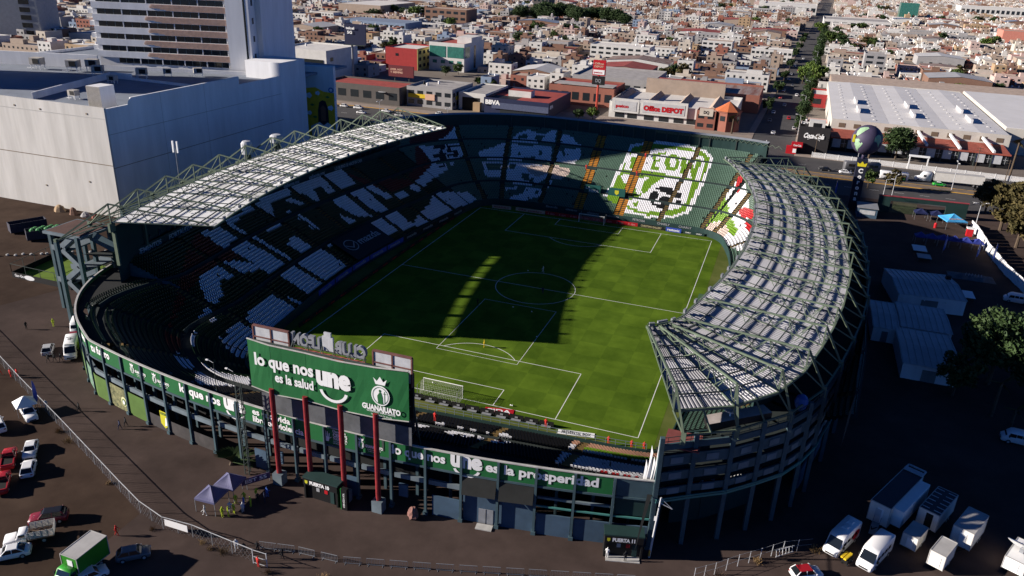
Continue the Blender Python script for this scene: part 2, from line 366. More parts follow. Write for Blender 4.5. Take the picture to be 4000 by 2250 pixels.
('w',[-59.1,25.1,-58.0,28.1,-51.0,29.1,-51.8,26.0]),
('w',[-50.0,4.6,-48.7,16.2,-42.7,15.0,-44.2,4.6]),
('w',[-49.1,17.5,-48.4,23.0,-41.4,21.8,-41.9,15.8]),
('w',[-49.7,-21.2,-50.3,-10.6,-42.5,-9.6,-42.5,-21.1]),
('w',[-48.7,-28.2,-49.6,-23.4,-49.1,-22.3,-42.7,-21.5,-41.7,-28.0]),
('w',[-61.3,-4.4,-60.8,-2.3,-54.2,-3.2,-54.6,-4.9]),
('k',[-61.2,-3.6,-54.0,-3.8,-54.1,-4.5,-60.9,-4.4]),
('w',[-60.6,4.1,-60.3,5.4,-55.9,4.1,-56.2,3.0]),
('w',[-50.3,-6.5,-49.8,-2.8,-49.0,-3.5,-48.9,-8.6]),
('w',[-50.5,-2.1,-50.1,2.7,-49.5,2.3,-49.7,-2.7]),
('w',[-51.8,29.3,-51.4,34.6,-48.5,34.4,-49.6,30.2]),
('w',[-50.8,37.6,-52.4,57.4,-49.5,57.7,-48.4,39.1,-49.8,37.7]),
('w',[-62.8,-4.0,-62.6,-2.6,-62.1,-3.1,-62.3,-4.3]),
('w',[-44.7,42.6,-42.9,47.8,-37.4,52.3,-35.7,51.9,-38.8,37.0,-40.6,21.4,-41.7,22.3,-42.9,34.6,-43.7,39.5]),
('w',[-56.4,-43.0,-57.3,-36.9,-53.6,-36.5,-53.5,-40.7,-52.8,-41.2,-51.8,-44.5,-52.0,-47.1,-55.6,-44.4]),
('w',[-52.2,-47.3,-51.7,-42.8,-50.7,-43.3,-50.0,-47.0,-51.0,-47.5]),
('w',[-50.3,-49.9,-50.6,-47.8,-48.8,-47.5,-48.5,-53.6,-46.4,-56.9,-46.5,-57.4,-47.0,-56.6,-48.9,-53.5]),
('w',[-47.3,-52.1,-48.0,-49.3,-47.2,-49.9,-46.6,-52.1]),
('w',[-46.2,-57.5,-43.1,-61.4,-43.6,-61.7,-46.2,-58.4]),
('w',[-45.8,-61.5,-45.2,-61.6,-42.6,-63.8,-43.1,-63.9]),
('w',[-45.6,-60.4,-44.9,-60.5,-41.9,-63.4,-42.7,-63.4]),
('w',[-42.3,-67.6,-43.2,-65.3,-41.0,-65.3,-33.6,-66.3,-30.2,-63.2,-26.4,-68.1,-30.2,-75.5,-34.7,-70.7,-39.9,-68.7]),
('k',[-38.1,-68.0,-37.3,-67.2,-35.6,-69.2,-36.1,-69.9]),
('w',[-44.2,-46.3,-45.4,-35.4,-40.6,-34.0,-38.8,-43.3,-39.3,-51.2,-34.9,-57.7,-37.1,-56.5,-37.7,-57.5,-40.3,-56.4,-43.1,-54.6]),
('w',[-43.4,-34.1,-43.6,-32.8,-40.7,-31.5,-40.5,-32.7]),
]
NEAR_LETTERS = [
[1.9,-66.9,2.2,-65.9,3.4,-67.8,5.3,-67.0,6.7,-65.9,7.2,-66.7,5.9,-67.8,4.9,-70.5,3.9,-70.7],
[8.8,-70.4,9.1,-66.3,10.0,-66.2,9.8,-67.5,10.7,-67.5,11.3,-66.1,12.3,-66.2,12.7,-68.3,12.3,-71.6,11.6,-71.1,11.4,-69.5,10.4,-69.9,10.4,-71.8],
[13.1,-66.6,16.0,-64.1,17.6,-66.2,18.1,-69.1,17.4,-69.7,16.6,-66.7,15.5,-66.4,13.3,-67.6],
[13.1,-69.1,13.3,-67.8,14.6,-69.5,16.9,-68.1,17.4,-69.9,15.8,-71.6,14.1,-70.8],
]
# ================================================================ ground
M_ground = mat('city_ground', (0.13, 0.105, 0.09), 0.95, col2=(0.22, 0.19, 0.16), scale=0.02)
M_lot = mat('lot_earth', (0.040, 0.025, 0.019), 0.97, spec=0.05, col2=(0.074, 0.049, 0.036), patch=(0.025, 0.7, 1.25), scale=0.11, bump=0.25, detail=10)
M_apron = mat('apron_asphalt', (0.056, 0.040, 0.035), 0.95, spec=0.05, col2=(0.080, 0.057, 0.050), patch=(0.05, 0.72, 1.2), scale=0.16, bump=0.12, detail=10)
M_asph = mat('street_asphalt', (0.05, 0.048, 0.05), 0.92, col2=(0.075, 0.07, 0.07), scale=0.15, detail=8)
M_walkp = mat('pavement_concrete', (0.24, 0.19, 0.16), 0.9, col2=(0.31, 0.25, 0.21), scale=0.25)
M_white = mat('line_white', (0.72, 0.72, 0.70), 0.8, 0.05)
M_yel = mat('kerb_yellow', (0.55, 0.30, 0.04), 0.8, 0.15)
def sheet(name, pts, z, m, kind='structure', parent=None):
    b = MB(); b.poly([(p[0], p[1], z) for p in pts]); o = b.build(name, m, parent)
    if kind: o['kind'] = kind
    return o
sheet('ground', [(-4000, -800), (4000, -800), (4000, 7000), (-4000, 7000)], -0.06, M_ground)
sheet('parking_lot', [(-260, -260), (-24.3, -260), (-24.3, -95.2), (-30, -92.6), (-48.9, -84.4), (-65.9, -77), (-90, -66), (-260, -66)], 0.004, M_lot)
sheet('stadium_apron', [(-24.3, -260), (160, -260), (160, 120), (-100, 120), (-100, -62), (-90, -66), (-65.9, -77), (-48.9, -84.4), (-30, -92.6), (-24.3, -95.2)], 0.0, M_apron)
sheet('dirt_yard', [(-260, -66), (-90, -66), (-100, -62), (-88, -30), (-88, 0), (-260, 0)], 0.008, M_lot)
# ---------------------------------------------------------------- pitch
def grass_mat(name, a, b, stripe=True):
    m = mat(name, a, 0.95, spec=0.03, col2=b, patch=(0.06, 0.82, 1.12), scale=0.12, bump=0.3, detail=10)
    if stripe:
        nt = m.node_tree; N = nt.nodes; L = nt.links; bs = N['Principled BSDF']; src = bs.inputs['Base Color'].links[0].from_socket
        tc = N.new('ShaderNodeTexCoord'); ck = N.new('ShaderNodeTexChecker'); mp = N.new('ShaderNodeMapping'); mp.inputs['Scale'].default_value = (0.182, 0.182, 0)
        L.new(tc.outputs['Object'], mp.inputs[0]); L.new(mp.outputs[0], ck.inputs['Vector']); ck.inputs['Scale'].default_value = 1.0
        ck.inputs['Color1'].default_value = (0.88, 0.90, 0.88, 1); ck.inputs['Color2'].default_value = (1.08, 1.07, 1.04, 1)
        mx = N.new('ShaderNodeMix'); mx.data_type = 'RGBA'; mx.blend_type = 'MULTIPLY'; mx.inputs[0].default_value = 1.0
        L.new(src, mx.inputs[6]); L.new(ck.outputs[0], mx.inputs[7]); L.new(mx.outputs[2], bs.inputs['Base Color'])
    return m
M_grass = grass_mat('pitch_grass', (0.060, 0.110, 0.009), (0.096, 0.158, 0.015))
M_verge = grass_mat('verge_grass', (0.07, 0.10, 0.018), (0.12, 0.13, 0.04), False)
PA, PB = 51.36, 33.98
sheet('pitch_verge', [(-41.5, -60.5), (39, -58), (43, 0), (39, 56), (-36, 58), (-42, 0)], 0.012, M_verge)
pitch = sheet('pitch', [(-37.5, -54.5), (36.8, -54.5), (36.8, 54), (-37.5, 54)], 0.02, M_grass)
def line_obj(b, name='pitch_line'):
    return b.build(name, M_white, pitch)
def hline(x0, x1, y, w=0.13, z=0.026):
    b = MB(); b.quad((x0, y-w/2, z), (x1, y-w/2, z), (x1, y+w/2, z), (x0, y+w/2, z)); line_obj(b)
def vline(x, y0, y1, w=0.13, z=0.030):
    b = MB(); b.quad((x-w/2, y0, z), (x+w/2, y0, z), (x+w/2, y1, z), (x-w/2, y1, z)); line_obj(b)
def aline(cx, cy, r, a0, a1, w=0.13, z=0.034, seg=48):
    b = MB()
    for i in range(seg):
        p = a0+(a1-a0)*i/seg; q = a0+(a1-a0)*(i+1)/seg
        b.quad(*[(cx+k*math.cos(t), cy+k*math.sin(t), z) for k, t in ((r-w/2, p), (r+w/2, p), (r+w/2, q), (r-w/2, q))])
    line_obj(b)
hline(-PB, PB, 0); hline(-PB, PB, PA); hline(-PB, PB, -PA); vline(-PB, -PA, PA); vline(PB, -PA, PA)
aline(0, 0, 9.15, 0, 2*math.pi)
for s in (-1, 1):
    for w, d in ((20.16, 16.5), (9.16, 5.5)):
        hline(-w, w, s*(PA-d)); vline(-w, min(s*PA, s*(PA-d)), max(s*PA, s*(PA-d))); vline(w, min(s*PA, s*(PA-d)), max(s*PA, s*(PA-d)))
    g = math.acos(5.5/9.15); a = -math.pi/2 if s > 0 else math.pi/2
    aline(0, s*(PA-11), 9.15, a-g, a+g)
vline(-8.2, -36.3, -10.8, 0.09, 0.038); vline(8.2, -36.3, -10.8, 0.09, 0.038); hline(-8.2, 8.2, -10.8, 0.09, 0.042); hline(-8.2, 8.2, -36.3, 0.09, 0.042)   # training square

# ================================================================ stadium materials
M_step = mat('stand_concrete', (0.020, 0.027, 0.026), 0.9, 0.25, scale=0.3)
M_teal = mat('painted_teal', (0.048, 0.085, 0.102), 0.75, 0.2, scale=0.5)
M_teal_l = mat('painted_teal_light', (0.13, 0.165, 0.19), 0.75, 0.2, scale=0.5)
M_blue = mat('painted_blue_wall', (0.05, 0.088, 0.135), 0.75, 0.2, scale=0.3)
M_dkgreen = mat('dark_green_wall', (0.013, 0.038, 0.036), 0.7, 0.2, scale=0.2)
M_banner = mat('banner_green', (0.014, 0.118, 0.035), 0.6, 0.1, scale=0.4)
M_banner_l = mat('banner_light_green', (0.085, 0.155, 0.035), 0.6, 0.15, scale=0.4)
M_letter = mat('letter_white', (0.78, 0.78, 0.78), 0.6, 0.04)
M_cap = mat('concrete_cap', (0.42, 0.41, 0.39), 0.85, 0.2, scale=0.6)
M_steel = mat('steel_green', (0.115, 0.150, 0.105), 0.5, 0.15, scale=0.4)
M_steel_d = mat('steel_dark', (0.05, 0.065, 0.06), 0.6, 0.15)
M_sheetR = mat('roof_sheet_grey', (0.38, 0.375, 0.40), 0.5, 0.12, scale=0.25, spec=0.5, stretch=(1, 1, 1))
M_sheetL = mat('roof_sheet_white', (0.68, 0.68, 0.68), 0.55, 0.12, scale=0.25, spec=0.5)
SHEETR = [M_sheetR, mat('roof_sheet_grey_dirty', (0.31, 0.305, 0.32), 0.55, 0.2, scale=0.3), mat('roof_sheet_grey_new', (0.44, 0.435, 0.46), 0.45, 0.1, scale=0.25)]
SHEETL = [M_sheetL, mat('roof_sheet_white_dirty', (0.54, 0.54, 0.53), 0.6, 0.2, scale=0.3), mat('roof_sheet_white_new', (0.75, 0.75, 0.75), 0.5, 0.1, scale=0.25)]
M_black = mat('black_paint', (0.008, 0.008, 0.009), 0.6, 0.1)
M_tarp = mat('black_tarp', (0.018, 0.019, 0.018), 0.8, 0.2)
M_redpole = mat('red_pole', (0.22, 0.018, 0.022), 0.6, 0.25, scale=1.5)
M_grey = mat('grey_metal', (0.22, 0.23, 0.25), 0.6, 0.15, scale=1.0)
M_greyl = mat('pale_grey_metal', (0.45, 0.46, 0.48), 0.6, 0.15, scale=1.0)
M_yellow = mat('step_orange', (0.50, 0.20, 0.02), 0.8, 0.2)
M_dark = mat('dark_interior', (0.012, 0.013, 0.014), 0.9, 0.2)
SEAT = {'g': mat('seat_green', (0.085, 0.150, 0.110), 0.45, 0.1), 'w': mat('seat_white', (0.86, 0.86, 0.90), 0.45, 0.05), 'r': mat('seat_red', (0.50, 0.015, 0.02), 0.45, 0.1),
        'k': mat('seat_black', (0.010, 0.010, 0.011), 0.4, 0.1), 'l': mat('seat_lime', (0.17, 0.33, 0.02), 0.45, 0.1), 'd': mat('seat_dark_red', (0.15, 0.012, 0.004), 0.45, 0.1),
        'c': mat('seat_cream_and_sunlit', (0.62, 0.50, 0.44), 0.45, 0.05), 'e': mat('seat_dark_green', (0.010, 0.032, 0.009), 0.45, 0.1), 'o': mat('seat_salmon', (0.55, 0.30, 0.20), 0.45, 0.1)}
SKEY = list(SEAT)
# ================================================================ the four stands
AISLES = [(18, 18), (43, 43), (70, 70), (97, 97), (118, 118), (140, 140), (165, 165), (190, 190), (215.5, 215.5), (237.5, 237.5), (260, 263), (287.5, 288), (311, 311), (336, 339), (364, 366),
          (373, 375), (396, 387), (419, 412), (443, 442), (466, 474), (490, 490), (497, 494), (520, 520), (548, 548), (576, 576), (604, 604), (632, 632), (660, 660), (688, 688)]
YELLOW_AISLES = (17, 18)
NEARMAX = {_q: max([k+1 for k in range(25) if (ROWS[k][0]+1.9)*_sc[_q] < RIMD[_q]] or [16]) for _q in range(92, 166)}
def rowmax(q):
    q %= NST
    if q >= 712 or q < 92: return 21
    if q < 166: return NEARMAX[int(q)]
    if q < 352: return 33
    if q < 491: return 43
    return 30
NEAR = (714, 720+150); LEFT = (150, 352); FAR = (352, 492); RIGHT = (492, 704)
stands = {
 'near': thing('grandstand', 'low near grandstand with black, white and green seats behind the green banner facade', 'grandstand'),
 'left': thing('grandstand', 'left grandstand in shade with white mosaic seats under the sunlit roof', 'grandstand'),
 'far': thing('grandstand', 'far end grandstand with a lion face and a crest in coloured seats', 'grandstand'),
 'right': thing('grandstand', 'tall right grandstand under the long curved grey truss roof', 'grandstand')}
def make_steps(key, rng):
    b = MB(); st = 3
    for q in range(rng[0], rng[1], st):
        q2 = min(q+st, rng[1]); n = rowmax(q+0.01)
        for k in range(n):
            d, z, _, _ = ROWS[k]; d2 = ROWS[k+1][0] if k+1 < len(ROWS) else d+TREAD+0.4
            if k+1 == n: d2 = d+TREAD+0.4
            x0, y0, _, _ = bowl_pt(q, d); x1, y1, _, _ = bowl_pt(q2, d); x2, y2, _, _ = bowl_pt(q2, d2); x3, y3, _, _ = bowl_pt(q, d2)
            b.quad((x0, y0, z), (x1, y1, z), (x2, y2, z), (x3, y3, z))
            zb = z-RISER if k else 0.0
            b.quad((x0, y0, zb), (x1, y1, zb), (x1, y1, z), (x0, y0, z))
        # front wall of the stand
        a = bowl_pt(q, 0.35); c = bowl_pt(q2, 0.35); e = bowl_pt(q, 0.55); f = bowl_pt(q2, 0.55)
        b.quad((a[0], a[1], 0), (c[0], c[1], 0), (c[0], c[1], 2.0), (a[0], a[1], 2.0), 1)
        b.quad((a[0], a[1], 2.0), (c[0], c[1], 2.0), (f[0], f[1], 2.0), (e[0], e[1], 2.0), 1)
        b.quad((e[0], e[1], 2.0), (f[0], f[1], 2.0), (f[0], f[1], 0), (e[0], e[1], 0), 1)
    return b.build('terrace_steps', [M_step, M_dkgreen], stands[key])
for k_, r_ in (('near', NEAR), ('left', LEFT), ('far', FAR), ('right', RIGHT)): make_steps(k_, r_)
def walk_shade_walls(key, rng):
    # low wall behind every walkway, coloured dark as the shadow line of its rail
    for ks in (10, 23, 34):
        b = MB(); n = 0
        for q in range(rng[0], rng[1], 3):
            if rowmax(q+0.01) <= ks+1: continue
            q2 = min(q+3, rng[1]); d = ROWS[ks][0]-0.06; z0 = ROWS[ks-1][1]; z1 = ROWS[ks][1]+0.62
            a = bowl_pt(q, d); c = bowl_pt(q2, d); e = bowl_pt(q, d+0.14); f = bowl_pt(q2, d+0.14); n += 1
            b.quad((a[0], a[1], z0), (c[0], c[1], z0), (c[0], c[1], z1), (a[0], a[1], z1)); b.quad((a[0], a[1], z1), (c[0], c[1], z1), (f[0], f[1], z1), (e[0], e[1], z1)); b.quad((e[0], e[1], z1), (f[0], f[1], z1), (f[0], f[1], z0), (e[0], e[1], z0))
        if n: b.build('walkway_shade_wall', mat('walkway_shade_dark', (0.02, 0.035, 0.035), 0.8, 0.2), stands[key])
for k_, r_ in (('left', LEFT), ('far', FAR), ('right', (492, 560))): walk_shade_walls(k_, r_)
# aisle stairs
def aisle_obj(i, qb, qt):
    q = (qb+qt)/2; key = 'near' if (q % NST < 150 or q >= 712) else 'left' if q < 352 else 'far' if q < 492 else 'right'
    b = MB(); n = rowmax(q); w = 1.15; dm = ROWS[n-1][0]
    yel = i in YELLOW_AISLES
    for k in range(n):
        d, z, _, _ = ROWS[k]; t = d/dm; qq = qb+(qt-qb)*t
        x, y, nx, ny = bowl_pt(qq, d+0.2); rz = math.atan2(ny, nx)
        if yel:
            for s in (-0.8, 0.8): b.box((x-ny*s, y+nx*s, z+0.12), (0.5, 1.15, 0.26), 1, rz)
            b.box((x, y, z+0.1), (0.36, 0.4, 0.2), 0, rz)
        else:
            b.box((x, y, z+0.1), (0.36, w, 0.2), 0, rz)
    o = b.build('aisle_stairs', [mat('aisle_step', (0.16, 0.10, 0.03), 0.9, 0.2), M_yellow], stands[key]); o['kind'] = 'stuff'
for i_, (a_, b_) in enumerate(AISLES): aisle_obj(i_, a_, b_)
# ---------------------------------------------------------------- seats
NEAR_WHITE = NEAR_LETTERS
PATCH = [(c, p, (min(p[0::2]), max(p[0::2]), min(p[1::2]), max(p[1::2]))) for c, p in MOSAIC]
def seat_colour(x, y, q, k):
    q %= NST; c = 'g'
    if q >= 712 or q < 128: c = 'k'
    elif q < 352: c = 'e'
    if q >= 500: c = 'g'
    for col, p, bb in PATCH:
        if bb[0] <= x <= bb[1] and bb[2] <= y <= bb[3] and inside(p, x, y): c = col
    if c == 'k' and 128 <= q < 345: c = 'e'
    if q >= 712 or q < 112:      # lettering and tricolour of the near stand
        u = x+0.12*(y+58)
        if u > 24.6 and k >= 10: c = 'w' if (k < 20 or u < 30 or int(u*2) % 3 == 0) else 'r'
        elif u > 25.2: c = 'o' if k < 5 else ('l' if k < 8 and u > 26.6+0.35*(k-5) else 'w')
        if u > 31.5 and k < 10: c = 'o' if k < 5 else 'l' if k < 9 else 'w'
        for p in NEAR_WHITE:
            if inside(p, x, y): c = 'w'
    return c
def seat_geo(b, x, y, z, nx, ny, mi, near=False):
    """a shell seat: pan and backrest, facing the pitch"""
    w = 0.178; tx, ty = -ny, nx
    def P(u, v, h): return (x+tx*u+nx*v, y+ty*u+ny*v, z+h)
    n = len(b.v)
    b.v += [P(-w, .22, .40), P(w, .22, .40), P(w, .60, .37), P(-w, .60, .37), P(-w*.9, .70, .78), P(w*.9, .70, .78), P(w*.9, .76, .76), P(-w*.9, .76, .76),
            P(-w, .26, .16), P(w, .26, .16)]
    for f in ((0, 1, 2, 3), (3, 2, 5, 4), (4, 5, 6, 7), (8, 9, 1, 0), (7, 6, 2, 3)): b.f.append(tuple(n+i for i in f)); b.m.append(mi)
    if near:
        m = len(b.v); b.v += [P(-w, .60, .16), P(w, .60, .16), P(-w, .26, 0.02), P(w, .26, 0.02), P(w, .6, .02), P(-w, .6, .02)]
        for f in ((n, n+3, m, n+8), (n+2, n+1, n+9, m+1), (n+8, m, m+5, m+2), (m+1, n+9, m+3, m+4)): b.f.append(f); b.m.append(mi)
seat_total = 0
NEAR_SEATS = []
def near_aisle(q, t):
    for a, c in AISLES:
        if abs((q-(a+(c-a)*t)+360) % NST-360)*0.508 < 0.0: return True
    return False
AIS = sorted(AISLES)
def fill_seats(key, rng):
    global seat_total
    b = MB(); dq = IN_L/NST
    nmax = max(rowmax(q) for q in range(rng[0], rng[1], 5))
    for k in range(nmax):
        d, z, _, g = ROWS[k]
        q = rng[0]+0.5
        while q < rng[1]-0.5:
            x, y, nx, ny = bowl_pt(q, d)
            x2, y2, _, _ = bowl_pt(q+0.5, d); loc = math.hypot(x2-x, y2-y)/0.5   # metres per station at this row
            step = 0.5/max(loc, 0.2)
            if k < rowmax(q):
                ok = True; dm = ROWS[rowmax(q)-1][0]; t = d/dm
                for i, (a, c) in enumerate(AISLES):
                    hw = 1.5 if i in YELLOW_AISLES else 0.75
                    e = (q % NST)-(a+(c-a)*t)
                    if abs(e)*loc < hw: ok = False; break
                if ok and key == 'left' and -12 < y < 12.5 and d < 8 and y > -6.5 and y < 9.8: ok = False     # covered by the big dark banner
                if ok and (rnd.random() > 0.006):
                    c = seat_colour(x+nx*0.45, y+ny*0.45, q, k)
                    if key == 'near' and x > -3: NEAR_SEATS.append((x, y, z, nx, ny, c))
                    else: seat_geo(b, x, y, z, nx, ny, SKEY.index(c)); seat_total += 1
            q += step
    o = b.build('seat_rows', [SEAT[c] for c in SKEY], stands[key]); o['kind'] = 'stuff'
for k_, r_ in (('near', NEAR), ('left', LEFT), ('far', FAR), ('right', RIGHT)): fill_seats(k_, r_)
# the near stand's seats in full view: the 300 that show largest are single parts, the rest one part
NEAR_SEATS.sort(key=lambda s: (s[0]-48)**2+(s[1]+158.7)**2)
_sm = {}
for c in SKEY:
    b = MB(); seat_geo(b, 0, 0, 0, 0, -1, 0, True); _sm[c] = b.mesh('seat', SEAT[c])
_vis = [s for s in NEAR_SEATS if s[2] < 7.0 and s[0] > 9 and s[0] < 36]
_big = set(id(s) for s in _vis[:300])
b = MB()
for s in NEAR_SEATS:
    if id(s) in _big: inst('seat', _sm[s[5]], stands['near'], (s[0], s[1], s[2]), math.atan2(s[4], s[3])+math.pi/2)
    else: seat_geo(b, s[0], s[1], s[2], s[3], s[4], SKEY.index(s[5]), True)
o = b.build('seat_rows', [SEAT[c] for c in SKEY], stands['near']); o['kind'] = 'stuff'

# ================================================================ near facade
RIM_S = [0.0]
for a_, b_ in zip(RIM, RIM[1:]): RIM_S.append(RIM_S[-1]+math.hypot(b_[0]-a_[0], b_[1]-a_[1]))
def rim_at(s, off=0.0, z=0.0):
    s = min(max(s, 0.0), RIM_S[-1]-1e-3); lo, hi = 0, len(RIM_S)-1
    while hi-lo > 1:
        m = (lo+hi)//2
        if RIM_S[m] <= s: lo = m
        else: hi = m
    a, c = RIM[lo], RIM[hi]; t = (s-RIM_S[lo])/(RIM_S[hi]-RIM_S[lo]); tx, ty = (c[0]-a[0]), (c[1]-a[1]); l = math.hypot(tx, ty); tx /= l; ty /= l
    nx, ny = -ty, tx                                                # outward (the rim runs right to left, so outward is to its left)
    return (a[0]+(c[0]-a[0])*t+nx*off, a[1]+(c[1]-a[1])*t+ny*off, z)
def rim_s(x):
    for i in range(len(RIM)-1):
        if RIM[i+1][0] <= x: return RIM_S[i]+(RIM[i][0]-x)/max(1e-6, RIM[i][0]-RIM[i+1][0])*(RIM_S[i+1]-RIM_S[i])
    return RIM_S[-1]
NB = 26; BAYW = RIM_S[-1]/NB
def strip(b, s0, s1, z0, z1, off=0.0, th=0.0, mi=0, n=4):
    """a curved wall strip following the rim, th = thickness inwards"""
    for i in range(n):
        a = s0+(s1-s0)*i/n; c = s0+(s1-s0)*(i+1)/n
        p0 = rim_at(a, off, z0); p1 = rim_at(c, off, z0); p2 = rim_at(c, off, z1); p3 = rim_at(a, off, z1)
        b.quad(p0, p3, p2, p1, mi)
        if th:
            i0 = rim_at(a, off-th, z0); i1 = rim_at(c, off-th, z0); i2 = rim_at(c, off-th, z1); i3 = rim_at(a, off-th, z1)
            b.quad(i0, i1, i2, i3, mi); b.quad(p3, i3, i2, p2, mi); b.quad(p0, p1, i1, i0, mi)
            if i == 0: b.quad(p0, i0, i3, p3, mi)
            if i == n-1: b.quad(p1, p2, i2, i1, mi)
ns = stands['near']
# concourse floor and parapet
b = MB()
for q in list(range(-8, 178, 2)):
    def cpt(w, rim):
        w_ = w % NST; k = rowmax(min(w, 165)); z = min(ROWS[k-1][1]+0.05, 9.9)
        if rim:
            dd = RIMD[w_] if (w_ < 182 and RIMD[w_] < 60) else 18.0 if w_ > 600 else 33.0
            x, y = IN_P[w_][0]+IN_N[w_][0]*(dd-0.3), IN_P[w_][1]+IN_N[w_][1]*(dd-0.3)
        else: x, y, _, _ = bowl_pt(w_, ROWS[k-1][0]+0.9)
        return (min(x, 39.8), y, z)
    b.quad(cpt(q, True), cpt(q+2, True), cpt(q+2, False), cpt(q, False))
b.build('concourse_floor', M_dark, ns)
b = MB(); strip(b, 0, RIM_S[-1], 7.45, 7.75, 0.12, 0.5, 0, 120); b.build('band_beam', M_teal, ns)
b = MB(); strip(b, 0, RIM_S[-1], 10.42, 10.56, 0.10, 0.32, 0, 120); b.build('parapet_cap', M_cap, ns)
def bay_kind(i): return i
for i in range(NB+1):
    s = BAYW*i; b = MB(); w = 0.28
    p = rim_at(s, 0.1, 0); q = rim_at(min(s+0.2, RIM_S[-1]), 0.1, 0) if i < NB else rim_at(s-0.2, 0.1, 0)
    rz = math.atan2(q[1]-p[1], q[0]-p[0])
    b.box((p[0], p[1], 5.2), (0.32, 0.36, 10.4), 0, rz); b.box((p[0], p[1], 0.25), (0.6, 0.7, 0.5), 0, rz)
    b.build('column', M_teal, ns)
    if i < NB:
        for s_ in (0.5,) :
            b = MB(); p2 = rim_at(s+BAYW*0.5, -3.2, 0); b.box((p2[0], p2[1], 4.2), (0.4, 0.4, 8.4), 0, rz); b.build('inner_column', M_teal, ns)
for i in range(NB):
    s0 = BAYW*i+0.21; s1 = BAYW*(i+1)-0.21
    b = MB(); strip(b, s0, s1, 7.78, 10.40, 0.02, 0.15); b.build('banner_panel', M_teal if i == 0 else M_banner, ns)
    xm = rim_at((s0+s1)/2)[0]
    if i in (0, 1, 2):
        b = MB(); strip(b, s0, s1, 0, 3.3, 0.0, 0.2); b.build('wall_panel', M_blue, ns)
        b = MB(); strip(b, s0, s1, 4.55, 4.75, 0.22, 0.2); b.build('pipe_rail', mat('teal_pipe', (0.06, 0.20, 0.18), 0.5, 0.1), ns)
        b = MB(); strip(b, s0, s1, 5.3, 5.6, -0.5, 0.3); b.build('cross_beam', M_teal_l, ns)
        if i == 0:
            b = MB(); strip(b, s0, s1, 4.8, 7.4, -0.1, 0.15); b.build('wall_panel', M_dkgreen, ns)
    elif i in (3, 4):
        b = MB(); strip(b, s0, s1, 0, 5.0, -0.25, 0.2); b.build('wall_panel', M_blue, ns)
        b = MB()                                                   # black tarpaulin stretched over the bay
        a0 = rim_at(s0, 0.05, 7.4); a1 = rim_at(s1, 0.05, 7.4); c0 = rim_at(s0, 0.75, 5.0); c1 = rim_at(s1, 0.75, 4.85)
        b.quad(a0, a1, c1, c0); b.quad(rim_at(s0, 0.0, 7.4), rim_at(s0, 0.70, 5.0), rim_at(s1, 0.70, 4.85), rim_at(s1, 0.0, 7.4)); b.build('tarpaulin', M_tarp, ns)
        if i == 4:
            sd = s0+0.35; b = MB(); strip(b, sd, sd+2.0, 0.0, 2.4, -0.19, 0.04, 0, 1); dr = b.build('door', M_grey, ns)
            b = MB(); strip(b, sd+0.98, sd+1.02, 0.0, 2.4, -0.16, 0.03, 0, 1); b.build('door_joint', M_black, dr)
            b = MB(); strip(b, sd-0.1, sd+2.1, 0.0, 0.16, 1.15, 1.1, 0, 1); b.build('door_step', M_cap, ns)
        else:
            pass
    elif i <= 8 or (9 <= i <= 12):
        if i in (5, 8, 11): b = MB(); strip(b, s0, s0+(s1-s0)*(0.85 if i == 5 else 0.5), 0, 3.2, 0.0, 0.2); b.build('wall_panel', M_blue, ns)
        if i in (6, 10): b = MB(); strip(b, s0+2.6, s0+3.9, 1.6, 3.6, -0.4, 0.3); b.build('wall_panel', M_blue, ns)
        b = MB(); strip(b, s0, s1, 4.5, 5.2, -0.5, 0.35); b.build('cross_beam', M_teal_l, ns)
    else:
        b = MB(); strip(b, s0, s1, 4.35, 5.1, -0.15, 0.35); b.build('cross_beam', M_teal_l, ns)
        if i <= 15:
            b = MB(); strip(b, s0, s1, 0.05, 2.3, 0.05, 0.03); b.build('mesh_screen', mat('shade_mesh', (0.05, 0.045, 0.045), 0.9, 0.3), ns)
        elif i <= 20:
            pass
        if i >= 16: 
            b = MB(); strip(b, s0, s1, 0.1, 4.2, 0.08, 0.03); b.build('lower_banner', (M_banner_l, mat('photo_banner', (0.05, 0.06, 0.03), 0.7, col2=(0.30, 0.29, 0.14), scale=1.6), M_banner_l, mat('crowd_banner', (0.03, 0.10, 0.06), 0.7, col2=(0.22, 0.34, 0.24), scale=2.4))[(i-16) % 4], ns)
        else:
            pass
    # raking struts that catch the light inside the open bays
    if i > 4:
        b = MB(); p = rim_at(s0+1.0, -3.4, 5.0); q = rim_at(s0+2.6, -0.7, 7.3); b.bar(p, q, 0.18); p = rim_at(s0+3.4, -4.2, 4.2); q = rim_at(s0+3.2, -1.2, 6.6); b.bar(p, q, 0.22); b.build('raking_strut', M_cap, ns)
# back wall under the terrace, so the bays are dark
b = MB(); strip(b, 0, RIM_S[-1], 0, 4.6, -6.5, 0, 0, 60); b.build('inner_wall', M_dark, ns)
